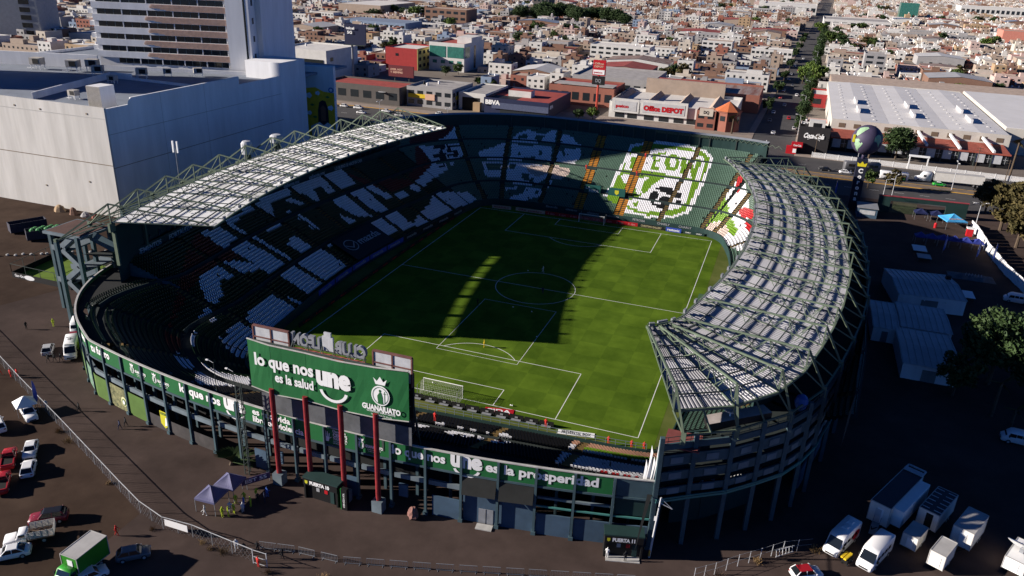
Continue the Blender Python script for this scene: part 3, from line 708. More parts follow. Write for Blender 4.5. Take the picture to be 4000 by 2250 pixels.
# lettering along the band: runs with growing x, i.e. falling s
def band(x0, s, h, z, w=None, bold=0.03, m=M_letter, off=0.08, name='lettering'):
    b = MB(); s0 = rim_s(x0)
    put_text(b, s, (0, 0, 0), (1, 0, 0), (0, 0, 1), h, w, 0, bold, warp=lambda u, v: rim_at(s0-u, off, z+v))
    return b.build(name, m, ns)
def smile(x0, w, z, t=0.3):
    b = MB(); s0 = rim_s(x0); arc_band(b, lambda u, v: rim_at(s0-u, 0.08, z+v), w/2, 0, w*0.42, w*0.30, math.pi*1.08, math.pi*1.92, t); b.build('lettering', M_letter, ns)
band(5.9, 'lo que nos', 1.35, 8.75, 7.5, 0.035); band(14.1, 'une', 2.3, 8.75, 4.3, 0.06); smile(14.5, 3.6, 8.62, 0.36); band(18.8, 'es la prosperidad', 1.35, 8.75, 14.6, 0.035)
band(-30.2, 'lo que nos', 1.35, 8.75, 8.2, 0.035); band(-21.4, 'une', 2.3, 8.75, 3.9, 0.06); smile(-21.1, 3.4, 8.62, 0.34)
band(-16.2, 'es una vida', 0.95, 9.2, 6.5, 0.03); band(-16.2, 'libre de violencia', 0.95, 8.0, 8.6, 0.03)
band(-51.6, 'tu futuro', 1.3, 8.8, 5.2, 0.035); band(-56.6, 'une es', 1.3, 8.8, 4.0, 0.035)
band(-2.9, 'Denuncia', 0.4, 9.85, 2.0, 0.02); band(-2.9, 'CERO75', 0.5, 9.2, 2.2, 0.04); band(-2.9, 'TOLERANCIA', 0.38, 8.7, 2.2, 0.03); band(-2.9, 'A LA VIOLENCIA CONTRA', 0.2, 8.35, 2.1, 0.01); band(-2.9, 'LAS MUJERES', 0.2, 8.05, 1.3, 0.01)
def state_logo(x0, k=1.0):
    """crowned round badge with two lines of print beside it"""
    b = MB(); s0 = rim_s(x0); F = lambda u, v: rim_at(s0-u, 0.08, 8.0+v)
    disc(b, F, 0.55*k, 0.95*k, 0.5*k, 0.6*k); b.poly([F(0.2*k, 1.6*k), F(0.9*k, 1.6*k), F(1.0*k, 2.05*k), F(0.72*k, 1.8*k), F(0.55*k, 2.15*k), F(0.38*k, 1.8*k), F(0.1*k, 2.05*k)])
    b.build('badge', M_letter, ns)
    b = MB(); F2 = lambda u, v: rim_at(s0-u, 0.11, 8.0+v); arc_band(b, F2, 0.55*k, 0.95*k, 0.36*k, 0.45*k, 0, 2*math.pi, 0.05*k); b.poly([F2(0.45*k, 0.55*k), F2(0.62*k, 0.55*k), F2(0.72*k, 1.2*k), F2(0.55*k, 1.35*k), F2(0.42*k, 1.1*k)]); b.build('badge_print', M_banner, ns)
    band(x0+1.2*k, 'GUANAJUATO', 0.42, 8.75, 2.6*k, 0.05); band(x0+1.5*k, 'GOBIERNO DE LA GENTE', 0.16, 8.4, 2.0*k, 0.0); band(x0+1.6*k, 'SECRETARIA DE SALUD', 0.12, 8.15, 1.7*k, 0.0)
state_logo(-41.4); state_logo(-36.2); state_logo(0.8)
b = MB(); s0_ = rim_s(-4.3); F_ = lambda u, v: rim_at(s0_-u, 0.08, 8.2+v)                        # open hand
b.poly([F_(0.2, 0), F_(0.7, 0), F_(0.85, 0.7), F_(0.1, 0.8)])
for u0, u1, h in ((0.08, -0.12, 1.4), (0.3, 0.25, 1.65), (0.5, 0.55, 1.6), (0.72, 0.85, 1.35), (0.85, 1.15, 0.8)): b.poly([F_(u0-0.08, 0.55), F_(u0+0.08, 0.55), F_(u1+0.06, h), F_(u1-0.06, h)])
b.build('hand_mark', M_letter, ns)
# marks on the lower banners
def low_mark(x0, kind):
    s0 = rim_s(x0); F = lambda u, v: rim_at(s0-u, 0.13, v); F2 = lambda u, v: rim_at(s0-u, 0.16, v)
    if kind == 'shield':
        b = MB(); b.poly([F(0, 1.3), F(0.9, 0.6), F(1.8, 1.3), F(1.8, 3.6), F(0, 3.6)]); b.build('crest_shield', mat('crest_yellow', (0.55, 0.52, 0.03), 0.6, 0.1), ns)
        b = MB(); b.poly([F2(0.9, 1.0), F2(1.6, 1.4), F2(1.6, 2.7), F2(1.2, 2.6)]); b.build('crest_print', M_letter, ns)
        b = MB(); put_text(b, 'LEON', (0, 0, 0), (1, 0, 0), (0, 0, 1), 0.42, 1.4, 0, 0.04, warp=lambda u, v: rim_at(s0-u-0.2, 0.16, 3.0+v)); b.build('crest_print', M_banner_l, ns)
    else:
        b = MB(); disc(b, F, 0.8, 1.9, 0.72, 0.9); b.build('crest_badge', mat('crest_pale', (0.62, 0.62, 0.34), 0.6, 0.1), ns)
        b = MB(); disc(b, F2, 0.8, 1.8, 0.5, 0.62); b.build('crest_print', M_banner_l, ns); b = MB(); disc(b, lambda u, v: rim_at(s0-u, 0.19, v), 0.8, 1.8, 0.3, 0.4); b.build('crest_print', M_letter, ns)
low_mark(-35.6, 'shield'); low_mark(-45.3, 'badge'); low_mark(-54.2, 'badge')
# right end of the near stand: low stepped wall and a torn white sheet hung on the corner
b = MB()
for k in range(16): d0 = ROWS[k][0]; b.span(39.85, 40.15, -57.0-d0-TREAD, -57.0-d0, 0, ROWS[k][1]+0.9)
b.span(39.85, 40.15, -76.0, -71.2, 0, 8.0); b.build('end_wall', M_dkgreen, ns)
b = MB()
for i, (x0, z0, z1) in enumerate(((38.3, 9.2, 13.0), (38.75, 9.6, 15.2), (39.2, 9.0, 13.8), (39.6, 9.8, 16.2), (40.0, 8.6, 14.4))): b.poly([(x0, -75.6, z0), (x0+0.5, -75.6+0.15*i, z0+0.2), (x0+0.46, -75.5, z1-1.0), (x0+0.2, -75.4, z1)])
b.build('torn_white_sheet', M_letter, ns)
# near stand front railing
b = MB()
for q in range(0, 130, 3):
    x, y, _, _ = bowl_pt(q, 0.45); x2, y2, _, _ = bowl_pt(q+3, 0.45)
    b.bar((x, y, 2.0), (x, y, 3.0), 0.07)
    for z in (2.5, 3.0): b.bar((x, y, z), (x2, y2, z), 0.06)
b.build('front_railing', M_teal_l, ns)
# ================================================================ roofs
def lerp(a, b, t): return tuple(x+(y-x)*t for x, y in zip(a, b))
def make_roof(parent, trusses, zi, zo, zp, sheet_m, rows, gap_rows, ext, peak_t=1.0, ribs=26, purlin_h=0.5, back=None, bz=17.0, subdiv=2, mast=False):
    """trusses: list of (inner xy, outer xy); sheet from inner(z zi) to outer(z zo); chord from inner to peak (z zp) over the outer edge"""
    root = MB(); nT = len(trusses); inn = []; out = []
    for I, O in trusses:
        d = math.hypot(O[0]-I[0], O[1]-I[1]); ux, uy = (I[0]-O[0])/d, (I[1]-O[1])/d
        inn.append((I[0]+ux*ext, I[1]+uy*ext)); out.append(O)
    def pt(i, u, t, dz=0.0):                                        # truss i, fraction u to the next, t = 0 inner .. 1 outer
        j = min(i+1, nT-1); a = lerp(inn[i], inn[j], u); c = lerp(out[i], out[j], u); p = lerp(a, c, t); return (p[0], p[1], zi+(zo-zi)*t+dz)
    # edge beams make the roof's own mesh
    for i in range(nT-1):
        root.bar(pt(i, 0, 1.0, -0.1), pt(i, 1, 1.0, -0.1), 0.25, 0.35)
    roof = root.build('roof', M_steel, parent)
    for t, dz, w_ in ((0.0, -0.1, 0.3), (0.03, 0.75, 0.12)):
        b = MB()
        for i in range(nT-1): b.bar(pt(i, 0, t, dz), pt(i, 1, t, dz), w_)
        b.build('edge_beam', M_steel, roof)
    # corrugated sheets, bay by bay and row by row
    for i in range(nT-1):
        wd = math.hypot(out[i+1][0]-out[i][0], out[i+1][1]-out[i][1]); nr = max(4, int(wd/0.55))
        for r in range(rows):
            t0 = r/rows; t1 = (r+1)/rows+(0.004 if r < rows-1 else 0)
            b = MB(); u0 = 0.0; u1 = 1.0
            for k in range(nr):
                a = u0+(u1-u0)*k/nr; m_ = u0+(u1-u0)*(k+0.5)/nr; c = u0+(u1-u0)*(k+1)/nr
                lo, hi = -0.03-0.012*r, 0.06-0.012*r
                b.quad(pt(i, a, t0, hi), pt(i, a+(m_-a)*.8, t0, hi), pt(i, a+(m_-a)*.8, t1, hi), pt(i, a, t1, hi))
                b.quad(pt(i, a+(m_-a)*.8, t0, hi), pt(i, m_, t0, lo), pt(i, m_, t1, lo), pt(i, a+(m_-a)*.8, t1, hi))
                b.quad(pt(i, m_, t0, lo), pt(i, m_+(c-m_)*.8, t0, lo), pt(i, m_+(c-m_)*.8, t1, lo), pt(i, m_, t1, lo))
                b.quad(pt(i, m_+(c-m_)*.8, t0, lo), pt(i, c, t0, hi), pt(i, c, t1, hi), pt(i, m_+(c-m_)*.8, t1, lo))
            b.build('roof_panel', rnd.choices(sheet_m, (0.6, 0.25, 0.15))[0], roof)
    # purlins along the roof
    for r in range(1, rows):
        b = MB(); t = r/rows
        for i in range(nT-1):
            b.bar(pt(i, 0, t, 0.16+purlin_h*0.5), pt(i, 1, t, 0.16+purlin_h*0.5), 0.12, purlin_h)
        b.build('purlin', M_steel_d, roof)
    for i in range(nT-1):
        b = MB(); b.bar(pt(i, 0.5, 0.0, 0.14), pt(i, 0.5, 1.0, 0.14), 0.09, 0.12); b.build('rafter', M_steel_d, roof)
    # trusses
    for i in range(nT):
        b = MB(); ii = min(i, nT-2); u = 0.0 if i < nT-1 else 1.0
        tip = Vector(pt(ii, u, 0.04, 0.5)); o = pt(ii, u, 1.0); peak = Vector((o[0], o[1], zp))
        b.bar(tip, peak, 0.24); b.bar(pt(ii, u, 0.0, 0.15), pt(ii, u, 1.0, 0.15), 0.15); b.bar(o, peak, 0.2)
        n = 5
        for k in range(n):
            tc = (k+0.5)/n; node = tip.lerp(peak, tc)
            for du in (-0.24, 0.24):
                iu = ii; uu = u+du
                if uu < 0: iu -= 1; uu += 1
                if iu < 0 or uu > 1: continue
                for dt in (-0.09, 0.09):
                    tt = min(max(0.04+0.96*tc+dt, 0), 1)
                    if (k+(dt > 0)) % 2 == 0 or du > 0: b.bar(node, pt(iu, uu, tt, 0.2), 0.085, caps=False)
            b.bar(node, pt(ii, u, min(1, 0.04+0.96*tc+0.1), 0.2), 0.09, caps=False); b.bar(node, pt(ii, u, max(0, 0.04+0.96*tc-0.1), 0.2), 0.09, caps=False)
        if back:
            B = back[i]; b.bar(peak, (B[0], B[1], bz), 0.28); b.bar((o[0], o[1], o[2]), (B[0], B[1], bz), 0.2)
            b.bar((B[0], B[1], bz-1.2), (B[0], B[1], bz+0.5), 0.6)
            if i < nT-1:
                C2 = back[i+1]; b.bar((B[0], B[1], bz), (C2[0], C2[1], bz), 0.22); b.bar(pt(i, 0.5, 1.0, -0.1), lerp((*B, bz), (*C2, bz), 0.5), 0.2)
                if mast: b.bar(peak, (*C2, bz), 0.14)
        b.build('truss', M_steel, roof)
    # floodlights and speakers along the inner edge
    for i in range(nT-1):
        for u in ((0.25, 0.75) if i % 2 else (0.5,)):
            b = MB(); p = pt(i, u, 0.0); q = pt(i, u+0.05, 0.0); rz = math.atan2(q[1]-p[1], q[0]-p[0])
            b.box((p[0], p[1], p[2]+0.35+0.2*(i % 2)), (0.8, 0.3, 0.55), 0, rz); b.bar((p[0], p[1], p[2]-0.2), (p[0], p[1], p[2]+0.2), 0.12); b.build('floodlight', M_grey, roof)
    return roof, pt
# ---------------------------------------------------------------- left roof
CXL = 128.0; RP, RI = 201.2, 181.8
def lcirc(R, y): return (CXL-math.sqrt(R*R-y*y), y)
LT = []
for yp in (-53.3, -43.6, -33.7, -23.9, -14.1, -4.0, 6.0, 15.6, 25.0, 34.5, 43.5, 51.0, 58.3):
    a = math.asin(yp/RP); LT.append(((CXL-RI*math.cos(a), RI*math.sin(a)), (CXL-RP*math.cos(a), yp)))
LBACK = []
for I, O in LT:
    a = math.asin(O[1]/RP); LBACK.append((CXL-212.5*math.cos(a), 212.5*math.sin(a)))
ls = stands['left']
roofL, ptL = make_roof(ls, LT, 22.3, 21.9, 25.5, SHEETL, 6, 0, 0.0, purlin_h=0.20, back=LBACK, bz=17.5, mast=True)
# columns, back wall, box floor and ribbon of the left stand
for B in LBACK:
    b = MB(); b.box((B[0], B[1], 8.7), (0.7, 0.7, 17.4)); b.build('column', M_teal, ls)
b = MB()
for i in range(len(LT)-1):
    for k in range(3):
        p = lerp(LT[i][1], LT[i+1][1], k/3); q = lerp(LT[i][1], LT[i+1][1], (k+1)/3)
        zt = 20.9 if (i < 4 or (i == 4 and k < 2)) else 21.7
        b.quad((p[0], p[1], 0), (q[0], q[1], 0), (q[0], q[1], zt), (p[0], p[1], zt))
b.build('back_wall', M_dkgreen, ls)
for i in range(len(LT)):
    b = MB(); O = LT[i][1]; b.box((O[0], O[1], 21.0), (0.5, 1.3, 1.6)); b.box((O[0]+0.3, O[1], 16.8), (0.7, 0.35, 6.5)); b.build('roof_post', M_steel, ls)
DRB = 28.9
b = MB(); b2 = MB(); b3 = MB()
for q in range(166, 352, 3):
    a = bowl_pt(q, DRB); c = bowl_pt(min(q+3, 352), DRB)
    b.quad((a[0], a[1], 12.6), (c[0], c[1], 12.6), (c[0], c[1], 14.5), (a[0], a[1], 14.5)); a2 = bowl_pt(q, DRB+0.25); c2 = bowl_pt(min(q+3, 352), DRB+0.25)
    b.quad((a[0], a[1], 14.5), (c[0], c[1], 14.5), (c2[0], c2[1], 14.5), (a2[0], a2[1], 14.5)); b.quad((a2[0], a2[1], 14.5), (c2[0], c2[1], 14.5), (c2[0], c2[1], 12.6), (a2[0], a2[1], 12.6))
    e = bowl_pt(q, DRB+6.2); f = bowl_pt(min(q+3, 352), DRB+6.2)
    b2.quad((a2[0], a2[1], 13.3), (c2[0], c2[1], 13.3), (f[0], f[1], 13.3), (e[0], e[1], 13.3))
b.build('ribbon_board', M_dkgreen, ls); b2.build('box_floor', M_step, ls)
for q in range(168, 352, 6):
    b = MB(); a = bowl_pt(q, DRB+0.8); c = bowl_pt(q, DRB+5.6); e = bowl_pt(q+4, DRB+3.0); f = bowl_pt(q+4, DRB+0.9)
    b.bar((a[0], a[1], 14.6), (c[0], c[1], 16.8), 0.15, 2.2); b.build('box_partition', M_teal, ls)
def ribbon_text(q0, s, h, z, w):
    # stations grow towards the far end; read from the pitch the text runs from far to near
    b = MB(); v, f, tw = text_geo(s, 0.02); n0 = len(b.v)
    put_text(b, s, (0, 0, 0), (1, 0, 0), (0, 0, 1), h, w, 0, 0.03, warp=lambda u, vv: (lambda p: (p[0], p[1], z+vv))(bowl_pt(q0+u/0.60, DRB-0.06)))
    b.build('ribbon_lettering', mat('ribbon_grey', (0.42, 0.44, 0.46), 0.7, 0.05), ls)
ribbon_text(171, 'CEMENTOS', 1.05, 13.0, 8.0); ribbon_text(189, 'FORTALEZA', 1.05, 13.0, 8.8); ribbon_text(262, 'caliente.mx', 0.95, 13.1, 7.0); ribbon_text(281, 'caliente.mx', 0.95, 13.1, 7.0); ribbon_text(300, 'LO BUENO SE HACE EN CASA', 0.85, 13.2, 14.0)
# end wall of the left stand towards the corner
b = MB(); pa = [bowl_pt(166, ROWS[k][0]) for k in range(20, 33)]
for k in range(20, 32):
    p = pa[k-20]; q = pa[k-19]; b.quad((p[0], p[1], 8.6), (q[0], q[1], 8.6), (q[0], q[1], ROWS[k][1]+0.6), (p[0], p[1], ROWS[k][1]+0.6))
b.build('end_wall', M_teal, ls)
# stair tower at the near corner
st = thing('stair_tower', 'open concrete stair tower at the near left corner of the stadium', 'stairs', (-80.6, -47.5, 0))
for dx, dy in ((-4.6, -3.0), (-4.2, 4.0), (3.6, -4.2), (3.8, 3.4)):
    b = MB(); b.box((dx, dy, 8.4), (0.7, 0.7, 16.8)); b.build('post', M_teal, st)
b = MB(); b.box((-0.3, 0, 16.6), (9.6, 8.4, 0.5)); b.build('top_slab', M_teal_l, st)
b = MB(); b.box((-0.3, 0, 16.9), (8.6, 7.4, 0.1)); b.build('top_deck', mat('deck_brown', (0.10, 0.055, 0.045), 0.9, 0.2), st)
for k in range(4):
    z = 2.6+3.4*k; b = MB(); b.box((-2.6 if k % 2 else 1.6, 0.4, z), (3.6, 7.4, 0.3)); b.box((-2.6 if k % 2 else 1.6, -3.4, z+0.6), (3.6, 0.2, 1.0)); b.build('landing', M_teal_l, st)
    b = MB(); s = 1 if k % 2 else -1; b.bar((s*-2.2, -2.6, z), (s*2.0, -2.6, z+3.3), 1.6, 0.3); b.bar((s*-2.2, -3.45, z+0.7), (s*2.0, -3.45, z+4.0), 0.15, 1.0); b.build('flight', M_teal_l, st)
# ---------------------------------------------------------------- far back wall
fs = stands['far']
b = MB(); b2 = MB(); b3 = MB()
for q in range(352, 492, 2):
    a = bowl_pt(q, 37.2); c = bowl_pt(q+2, 37.2); e = bowl_pt(q, 38.6); f = bowl_pt(q+2, 38.6); z1 = 20.3
    b.quad((a[0], a[1], 15), (c[0], c[1], 15), (c[0], c[1], z1), (a[0], a[1], z1)); b.quad((f[0], f[1], 0), (e[0], e[1], 0), (e[0], e[1], z1), (f[0], f[1], z1))
    b3.quad((a[0], a[1], z1), (c[0], c[1], z1), (f[0], f[1], z1+0.35), (e[0], e[1], z1+0.35)); b3.quad((e[0], e[1], z1+0.35), (f[0], f[1], z1+0.35), (f[0], f[1], z1), (e[0], e[1], z1))
b.build('back_wall', M_dkgreen, fs); b3.build('wall_coping', mat('coping_grey', (0.25, 0.27, 0.30), 0.6, 0.15), fs)
for q in range(354, 492, 7):
    b = MB(); a = bowl_pt(q, 37.05); b.box((a[0], a[1], 17.7), (0.3, 0.3, 5.2)); b.build('wall_post', M_steel_d, fs)
    b = MB(); c = bowl_pt(q, 38.7); e = bowl_pt(q+7, 37.1); a = bowl_pt(q, 37.1)
    for k in range(8):
        u = bowl_pt(q+7*k/8, 37.0); v = bowl_pt(q+7*(k+0.5)/8, 37.0); w = bowl_pt(q+7*(k+1)/8, 37.0)
        if q > 440: b.bar((u[0], u[1], 19.4), (v[0], v[1], 20.2), 0.1, caps=False); b.bar((v[0], v[1], 20.2), (w[0], w[1], 19.4), 0.1, caps=False)
    if q > 440: b.build('edge_truss', M_steel, fs)
b = MB()                                                              # side wall where the full height ends
for k in range(30, 42):
    p = bowl_pt(491.9, ROWS[k][0]); q_ = bowl_pt(491.9, ROWS[k+1][0]); b.quad((p[0], p[1], 0), (q_[0], q_[1], 0), (q_[0], q_[1], ROWS[k+1][1]+0.5), (p[0], p[1], ROWS[k][1]+0.5))
b.build('end_wall', M_dkgreen, fs)
# small boards standing in the far stand
for x, y, z, t, mcol in ((-3.6, 65.6, 5.0, 'LA FIERA', 0), (3.9, 65.4, 5.0, '', 1)):
    k = thing('stand_board', 'dark green board reading La Fiera in the far stand' if mcol == 0 else 'green board with a crest beside the yellow aisle of the far stand', 'board', (x, y, z))
    b = MB(); b.box((0, 0, 1.1), (5.0, 1.0, 2.2)); b.build('panel', mat('board_green', (0.012, 0.085, 0.075), 0.6, 0.1), k)
    b = MB()
    if t: put_text(b, 'LA', (-2.0, -0.53, 1.15), (1, 0, 0), (0, 0, 1), 0.7, 1.4, 0, 0.03); put_text(b, 'FIERA', (-1.0, -0.53, 0.3), (1, 0, 0), (0, 0, 1), 0.8, 3.0, 0, 0.03)
    else: b.poly([(-0.6, -0.53, 0.9), (0, -0.53, 0.4), (0.6, -0.53, 0.9), (0.6, -0.53, 1.8), (-0.6, -0.53, 1.8)])
    b.build('print', M_letter if t else mat('crest_yellow', (0.55, 0.52, 0.03), 0.6, 0.1), k)
    b = MB(); b.box((-1.6, 0.4, -0.6), (0.2, 0.2, 1.4)); b.build('leg', M_steel_d, k); b = MB(); b.box((1.6, 0.4, -0.6), (0.2, 0.2, 1.4)); b.build('leg', M_steel_d, k)
# commentary box between the red seats of the far right corner
_p = bowl_pt(502, 15.5); cb = thing('commentary_box', 'small grey box with white railing among the red corner seats', 'box', (_p[0], _p[1], bowl_z(15.5)), math.atan2(_p[3], _p[2])-math.pi/2)
b = MB(); b.span(-2.2, 2.2, -0.4, 2.6, 0, 1.5); b.build('deck', M_grey, cb); b = MB()
for k in range(9): b.bar((-2.1+k*0.525, -0.5, 1.5), (-2.1+k*0.525, -0.5, 2.5), 0.08)
b.bar((-2.2, -0.5, 2.5), (2.2, -0.5, 2.5), 0.1); b.build('railing', M_letter, cb); b = MB(); b.span(-1.6, 1.6, 0.8, 2.5, 1.5, 3.4); b.build('cabin', M_letter, cb); b = MB(); b.span(-1.3, 1.3, 0.74, 0.8, 2.0, 3.0); b.build('window', M_black, cb)
# ---------------------------------------------------------------- right roof and facade
RT = [((34.9, -59.3), (40.8, -74.2), (42.5, -74.6)), ((37.0, -58.1), (47.6, -70.3), (48.6, -70.6)), ((38.7, -56.3), (52.7, -64.4), (54.7, -63.9)), ((40.3, -53.1), (55.9, -57.0), (58.9, -55.4)),
      ((42.3, -44.4), (58.2, -48.2), (61.3, -46.5)), ((44.1, -36.1), (59.9, -40.4), (63.4, -37.1)), ((45.5, -28.2), (61.5, -31.3), (65.2, -27.8)), ((46.6, -18.8), (62.6, -22.0), (66.5, -18.0)),
      ((47.1, -10.7), (63.2, -13.0), (67.2, -8.2)), ((47.4, -2.4), (63.2, -4.0), (67.5, 1.0)), ((47.2, 6.0), (63.1, 5.2), (67.7, 10.2)), ((46.7, 15.2), (62.6, 14.6), (67.4, 19.6)),
      ((45.4, 24.5), (61.7, 23.8), (66.6, 28.8)), ((43.5, 33.6), (60.0, 33.0), (65.0, 38.0)), ((41.0, 42.2), (57.4, 42.0), (62.4, 47.0)), ((38.4, 49.6), (54.2, 50.8), (59.0, 55.6)), ((36.2, 54.8), (50.0, 59.0), (54.4, 63.2))]
rs = stands['right']
roofR, ptR = make_roof(rs, [(a, b_) for a, b_, c in RT], 22.3, 20.0, 23.2, SHEETR, 7, 0, 2.4, purlin_h=0.17, back=[c for a, b_, c in RT], bz=17.0)
FAC = [(40.2, -76.0), (44.0, -73.4), (48.3, -70.6), (51.7, -67.3), (54.9, -63.9), (57.3, -59.8), (59.1, -55.4), (61.4, -46.5), (63.5, -37.1), (65.3, -27.8), (66.6, -18), (67.3, -8.2), (67.6, 1), (67.8, 10.2), (67.5, 19.6), (66.7, 28.8), (65.1, 38), (62.5, 47), (59.1, 55.6), (54.5, 63.2), (49, 69)]
def fac_strip(b, z0, z1, off=0.0, th=0.2, mi=0, i0=0, i1=None):
    n = len(FAC)-1 if i1 is None else i1
    for i in range(i0, n):
        p, q = FAC[i], FAC[i+1]; l = math.hypot(q[0]-p[0], q[1]-p[1]); nx, ny = (q[1]-p[1])/l, -(q[0]-p[0])/l
        m_ = ((p[0]+q[0])/2+nx*(off-th/2), (p[1]+q[1])/2+ny*(off-th/2), (z0+z1)/2); b.box(m_, (l, th, z1-z0), mi, math.atan2(q[1]-p[1], q[0]-p[0]))
for z0, z1, m_ in ((15.0, 15.9, M_teal), (12.6, 14.2, M_teal), (10.4, 11.7, M_teal), (8.3, 9.3, M_teal)):
    b = MB(); fac_strip(b, z0, z1, 0.0, 0.25); b.build('spandrel', m_, rs)
for z in (14.6, 12.2, 10.0, 7.7):
    b = MB()
    for i in range(len(FAC)-1):
        p, q = FAC[i], FAC[i+1]; l = math.hypot(q[0]-p[0], q[1]-p[1]); nx, ny = (q[1]-p[1])/l, -(q[0]-p[0])/l; dpt = 5.5 if i > 3 else 1.5+i
        b.quad((p[0], p[1], z), (q[0], q[1], z), (q[0]-nx*dpt, q[1]-ny*dpt, z), (p[0]-nx*dpt, p[1]-ny*dpt, z)); b.quad((p[0], p[1], z-0.25), (p[0]-nx*dpt, p[1]-ny*dpt, z-0.25), (q[0]-nx*dpt, q[1]-ny*dpt, z-0.25), (q[0], q[1], z-0.25))
    b.build('floor_slab', M_step, rs)
b = MB(); fac_strip(b, 0, 14.4, -4.0, 0.3, 0, 1, 4); fac_strip(b, 0, 19.5, -5.6, 0.3, 0, 4); b.build('back_wall', M_dkgreen, rs)
b = MB(); fac_strip(b, 7.4, 7.7, 0.35, 0.3); fac_strip(b, 7.9, 8.05, 0.45, 0.15); b.build('ring_pipe', mat('teal_pipe', (0.06, 0.20, 0.18), 0.5, 0.1), rs)
b = MB(); fac_strip(b, 0, 3.4, -0.8, 0.25, 0, 6); b.build('ground_wall', M_blue, rs)
for i, p in enumerate(FAC):
    b = MB(); b.box((p[0], p[1], 8.5), (0.55, 0.55, 17.0), 0, 0.3); b.build('column', M_teal, rs)
for i in range(len(FAC)-1):
    p, q = FAC[i], FAC[i+1]; l = math.hypot(q[0]-p[0], q[1]-p[1]); nx, ny = (q[1]-p[1])/l, -(q[0]-p[0])/l; rz = math.atan2(q[1]-p[1], q[0]-p[0])
    for z in (13.4, 11.1, 8.8):
        for u in ((0.3, 0.7) if l > 6 else (0.5,)):
            b = MB(); c = lerp(p, q, u); b.box((c[0]+nx*0.06, c[1]+ny*0.06, z), (1.7, 0.1, 0.9), 0, rz); b.build('facade_panel', M_teal_l, rs)
    b = MB()
    for z in (16.3, 16.9): b.bar((p[0], p[1], z), (q[0], q[1], z), 0.07)
    for k in range(int(l/1.2)): c = lerp(p, q, (k+0.5)/int(l/1.2)); b.bar((c[0], c[1], 15.9), (c[0], c[1], 16.9), 0.05)
    b.build('balcony_rail', M_steel_d, rs)
b = MB(); b.span(40.2, 44.6, -74.5, -70.5, 14.85, 15.0); b.build('terrace_floor', mat('red_tile', (0.20, 0.055, 0.05), 0.85, 0.2), rs)
b = MB(); b.poly([(40.3, -75.8, 0), (40.3, -57.5, 0), (40.3, -57.5, 2.2), (40.3, -70, 9.5), (40.3, -75.8, 14.6)]); b.poly([(40.6, -57.5, 0), (40.6, -75.8, 0), (40.6, -75.8, 14.6), (40.6, -70, 9.5), (40.6, -57.5, 2.2)]); b.build('end_wall', M_dkgreen, rs)
# press box roof behind the near end of the roof
b = MB(); b.prism([(45.2, -72.2), (52.4, -66.2), (51.2, -64.6), (44.4, -70.3)], 16.9, 17.9, 0, 1); b.build('press_box', [M_black, mat('press_roof', (0.42, 0.37, 0.35), 0.7, 0.2)], rs)
b = MB(); b.lathe((47.4, -69.2, 17.9), [(0.1, 0), (0.1, 0.5), (0.9, 0.9), (0.95, 1.0), (0.2, 0.8)], 12); b.build('dish', M_letter, rs)
b = MB(); b.lathe((56.0, -60.2, 15.6), [(0.2, 0), (0.7, 0.6), (0.9, 1.4), (0.7, 2.1), (0.25, 2.5)], 12); b.build('blue_balloon', mat('balloon_blue', (0.015, 0.07, 0.28), 0.4, 0.1), rs)
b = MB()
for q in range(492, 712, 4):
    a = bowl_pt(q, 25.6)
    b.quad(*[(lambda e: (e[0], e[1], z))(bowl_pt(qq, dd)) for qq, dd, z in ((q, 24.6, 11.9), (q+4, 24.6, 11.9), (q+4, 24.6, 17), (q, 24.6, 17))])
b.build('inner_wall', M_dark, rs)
# ================================================================ billboard over the near stand
bb = thing('billboard', 'big green billboard on four red poles reading lo que nos une es la salud', 'billboard', (-2.7, -82.5, 0))
def L2(x): return x+2.7
for x in (-11.2, -6.0, -0.7, 4.5):
    b = MB(); b.tube((L2(x), -0.05, 0.0), (L2(x), -0.05, 15.4), 0.36, 0.36, 12); p = b.build('pole', M_redpole, bb)
    b = MB(); b.box((L2(x), -0.05, 0.9), (1.5, 1.3, 1.8)); b.build('pole_footing', M_teal_l, p)
seg = [(-14.6, 22.15, 14.9, .25), (-10.95, 21.95, 14.55, 0.0), (-5.6, 21.9, 14.75, 0.1), (-0.5, 21.85, 14.6, 0.0), (4.6, 22.1, 14.75, 0.0), (9.2, 22.5, 15.25, 0.12)]
for i in range(5):
    b = MB(); a, c = seg[i], seg[i+1]; nn = 6
    for k in range(nn):
        for m_ in range(4):
            def bp(u, w):
                x = a[0]+(c[0]-a[0])*u; zt = a[1]+(c[1]-a[1])*u; zb = a[2]+(c[2]-a[2])*u
                return (L2(x), (a[3]+(c[3]-a[3])*u)+0.06*math.sin(u*math.pi)*(1 if i % 2 else -1)*math.sin(w*3.1)+0.02*math.sin(u*23+i)*math.sin(w*9), zb+(zt-zb)*w)
            b.quad(bp(k/nn, m_/4), bp((k+1)/nn, m_/4), bp((k+1)/nn, (m_+1)/4), bp(k/nn, (m_+1)/4))
    b.build('canvas', M_banner, bb)
b = MB(); b.span(L2(-14.6), L2(9.2), 0.3, 0.6, 14.9, 15.15)
for z in (17.2, 19.6, 21.9): b.span(L2(-14.6), L2(9.2), 0.3, 0.5, z, z+0.2)
for x in range(-14, 10, 2): b.bar((L2(x), 0.45, 15), (L2(x), 0.45, 22), 0.15)
b.build('frame', M_steel_d, bb)
b = MB()
for i in range(5):
    a, c = seg[i], seg[i+1]; b.bar((L2(a[0]), a[3]-0.05, a[1]+0.03), (L2(c[0]), c[3]-0.05, c[1]+0.03), 0.14); b.bar((L2(a[0]), a[3]-0.05, a[2]), (L2(c[0]), c[3]-0.05, c[2]), 0.1)
b.build('edge_trim', M_cap, bb)
b = MB(); Y = -0.16
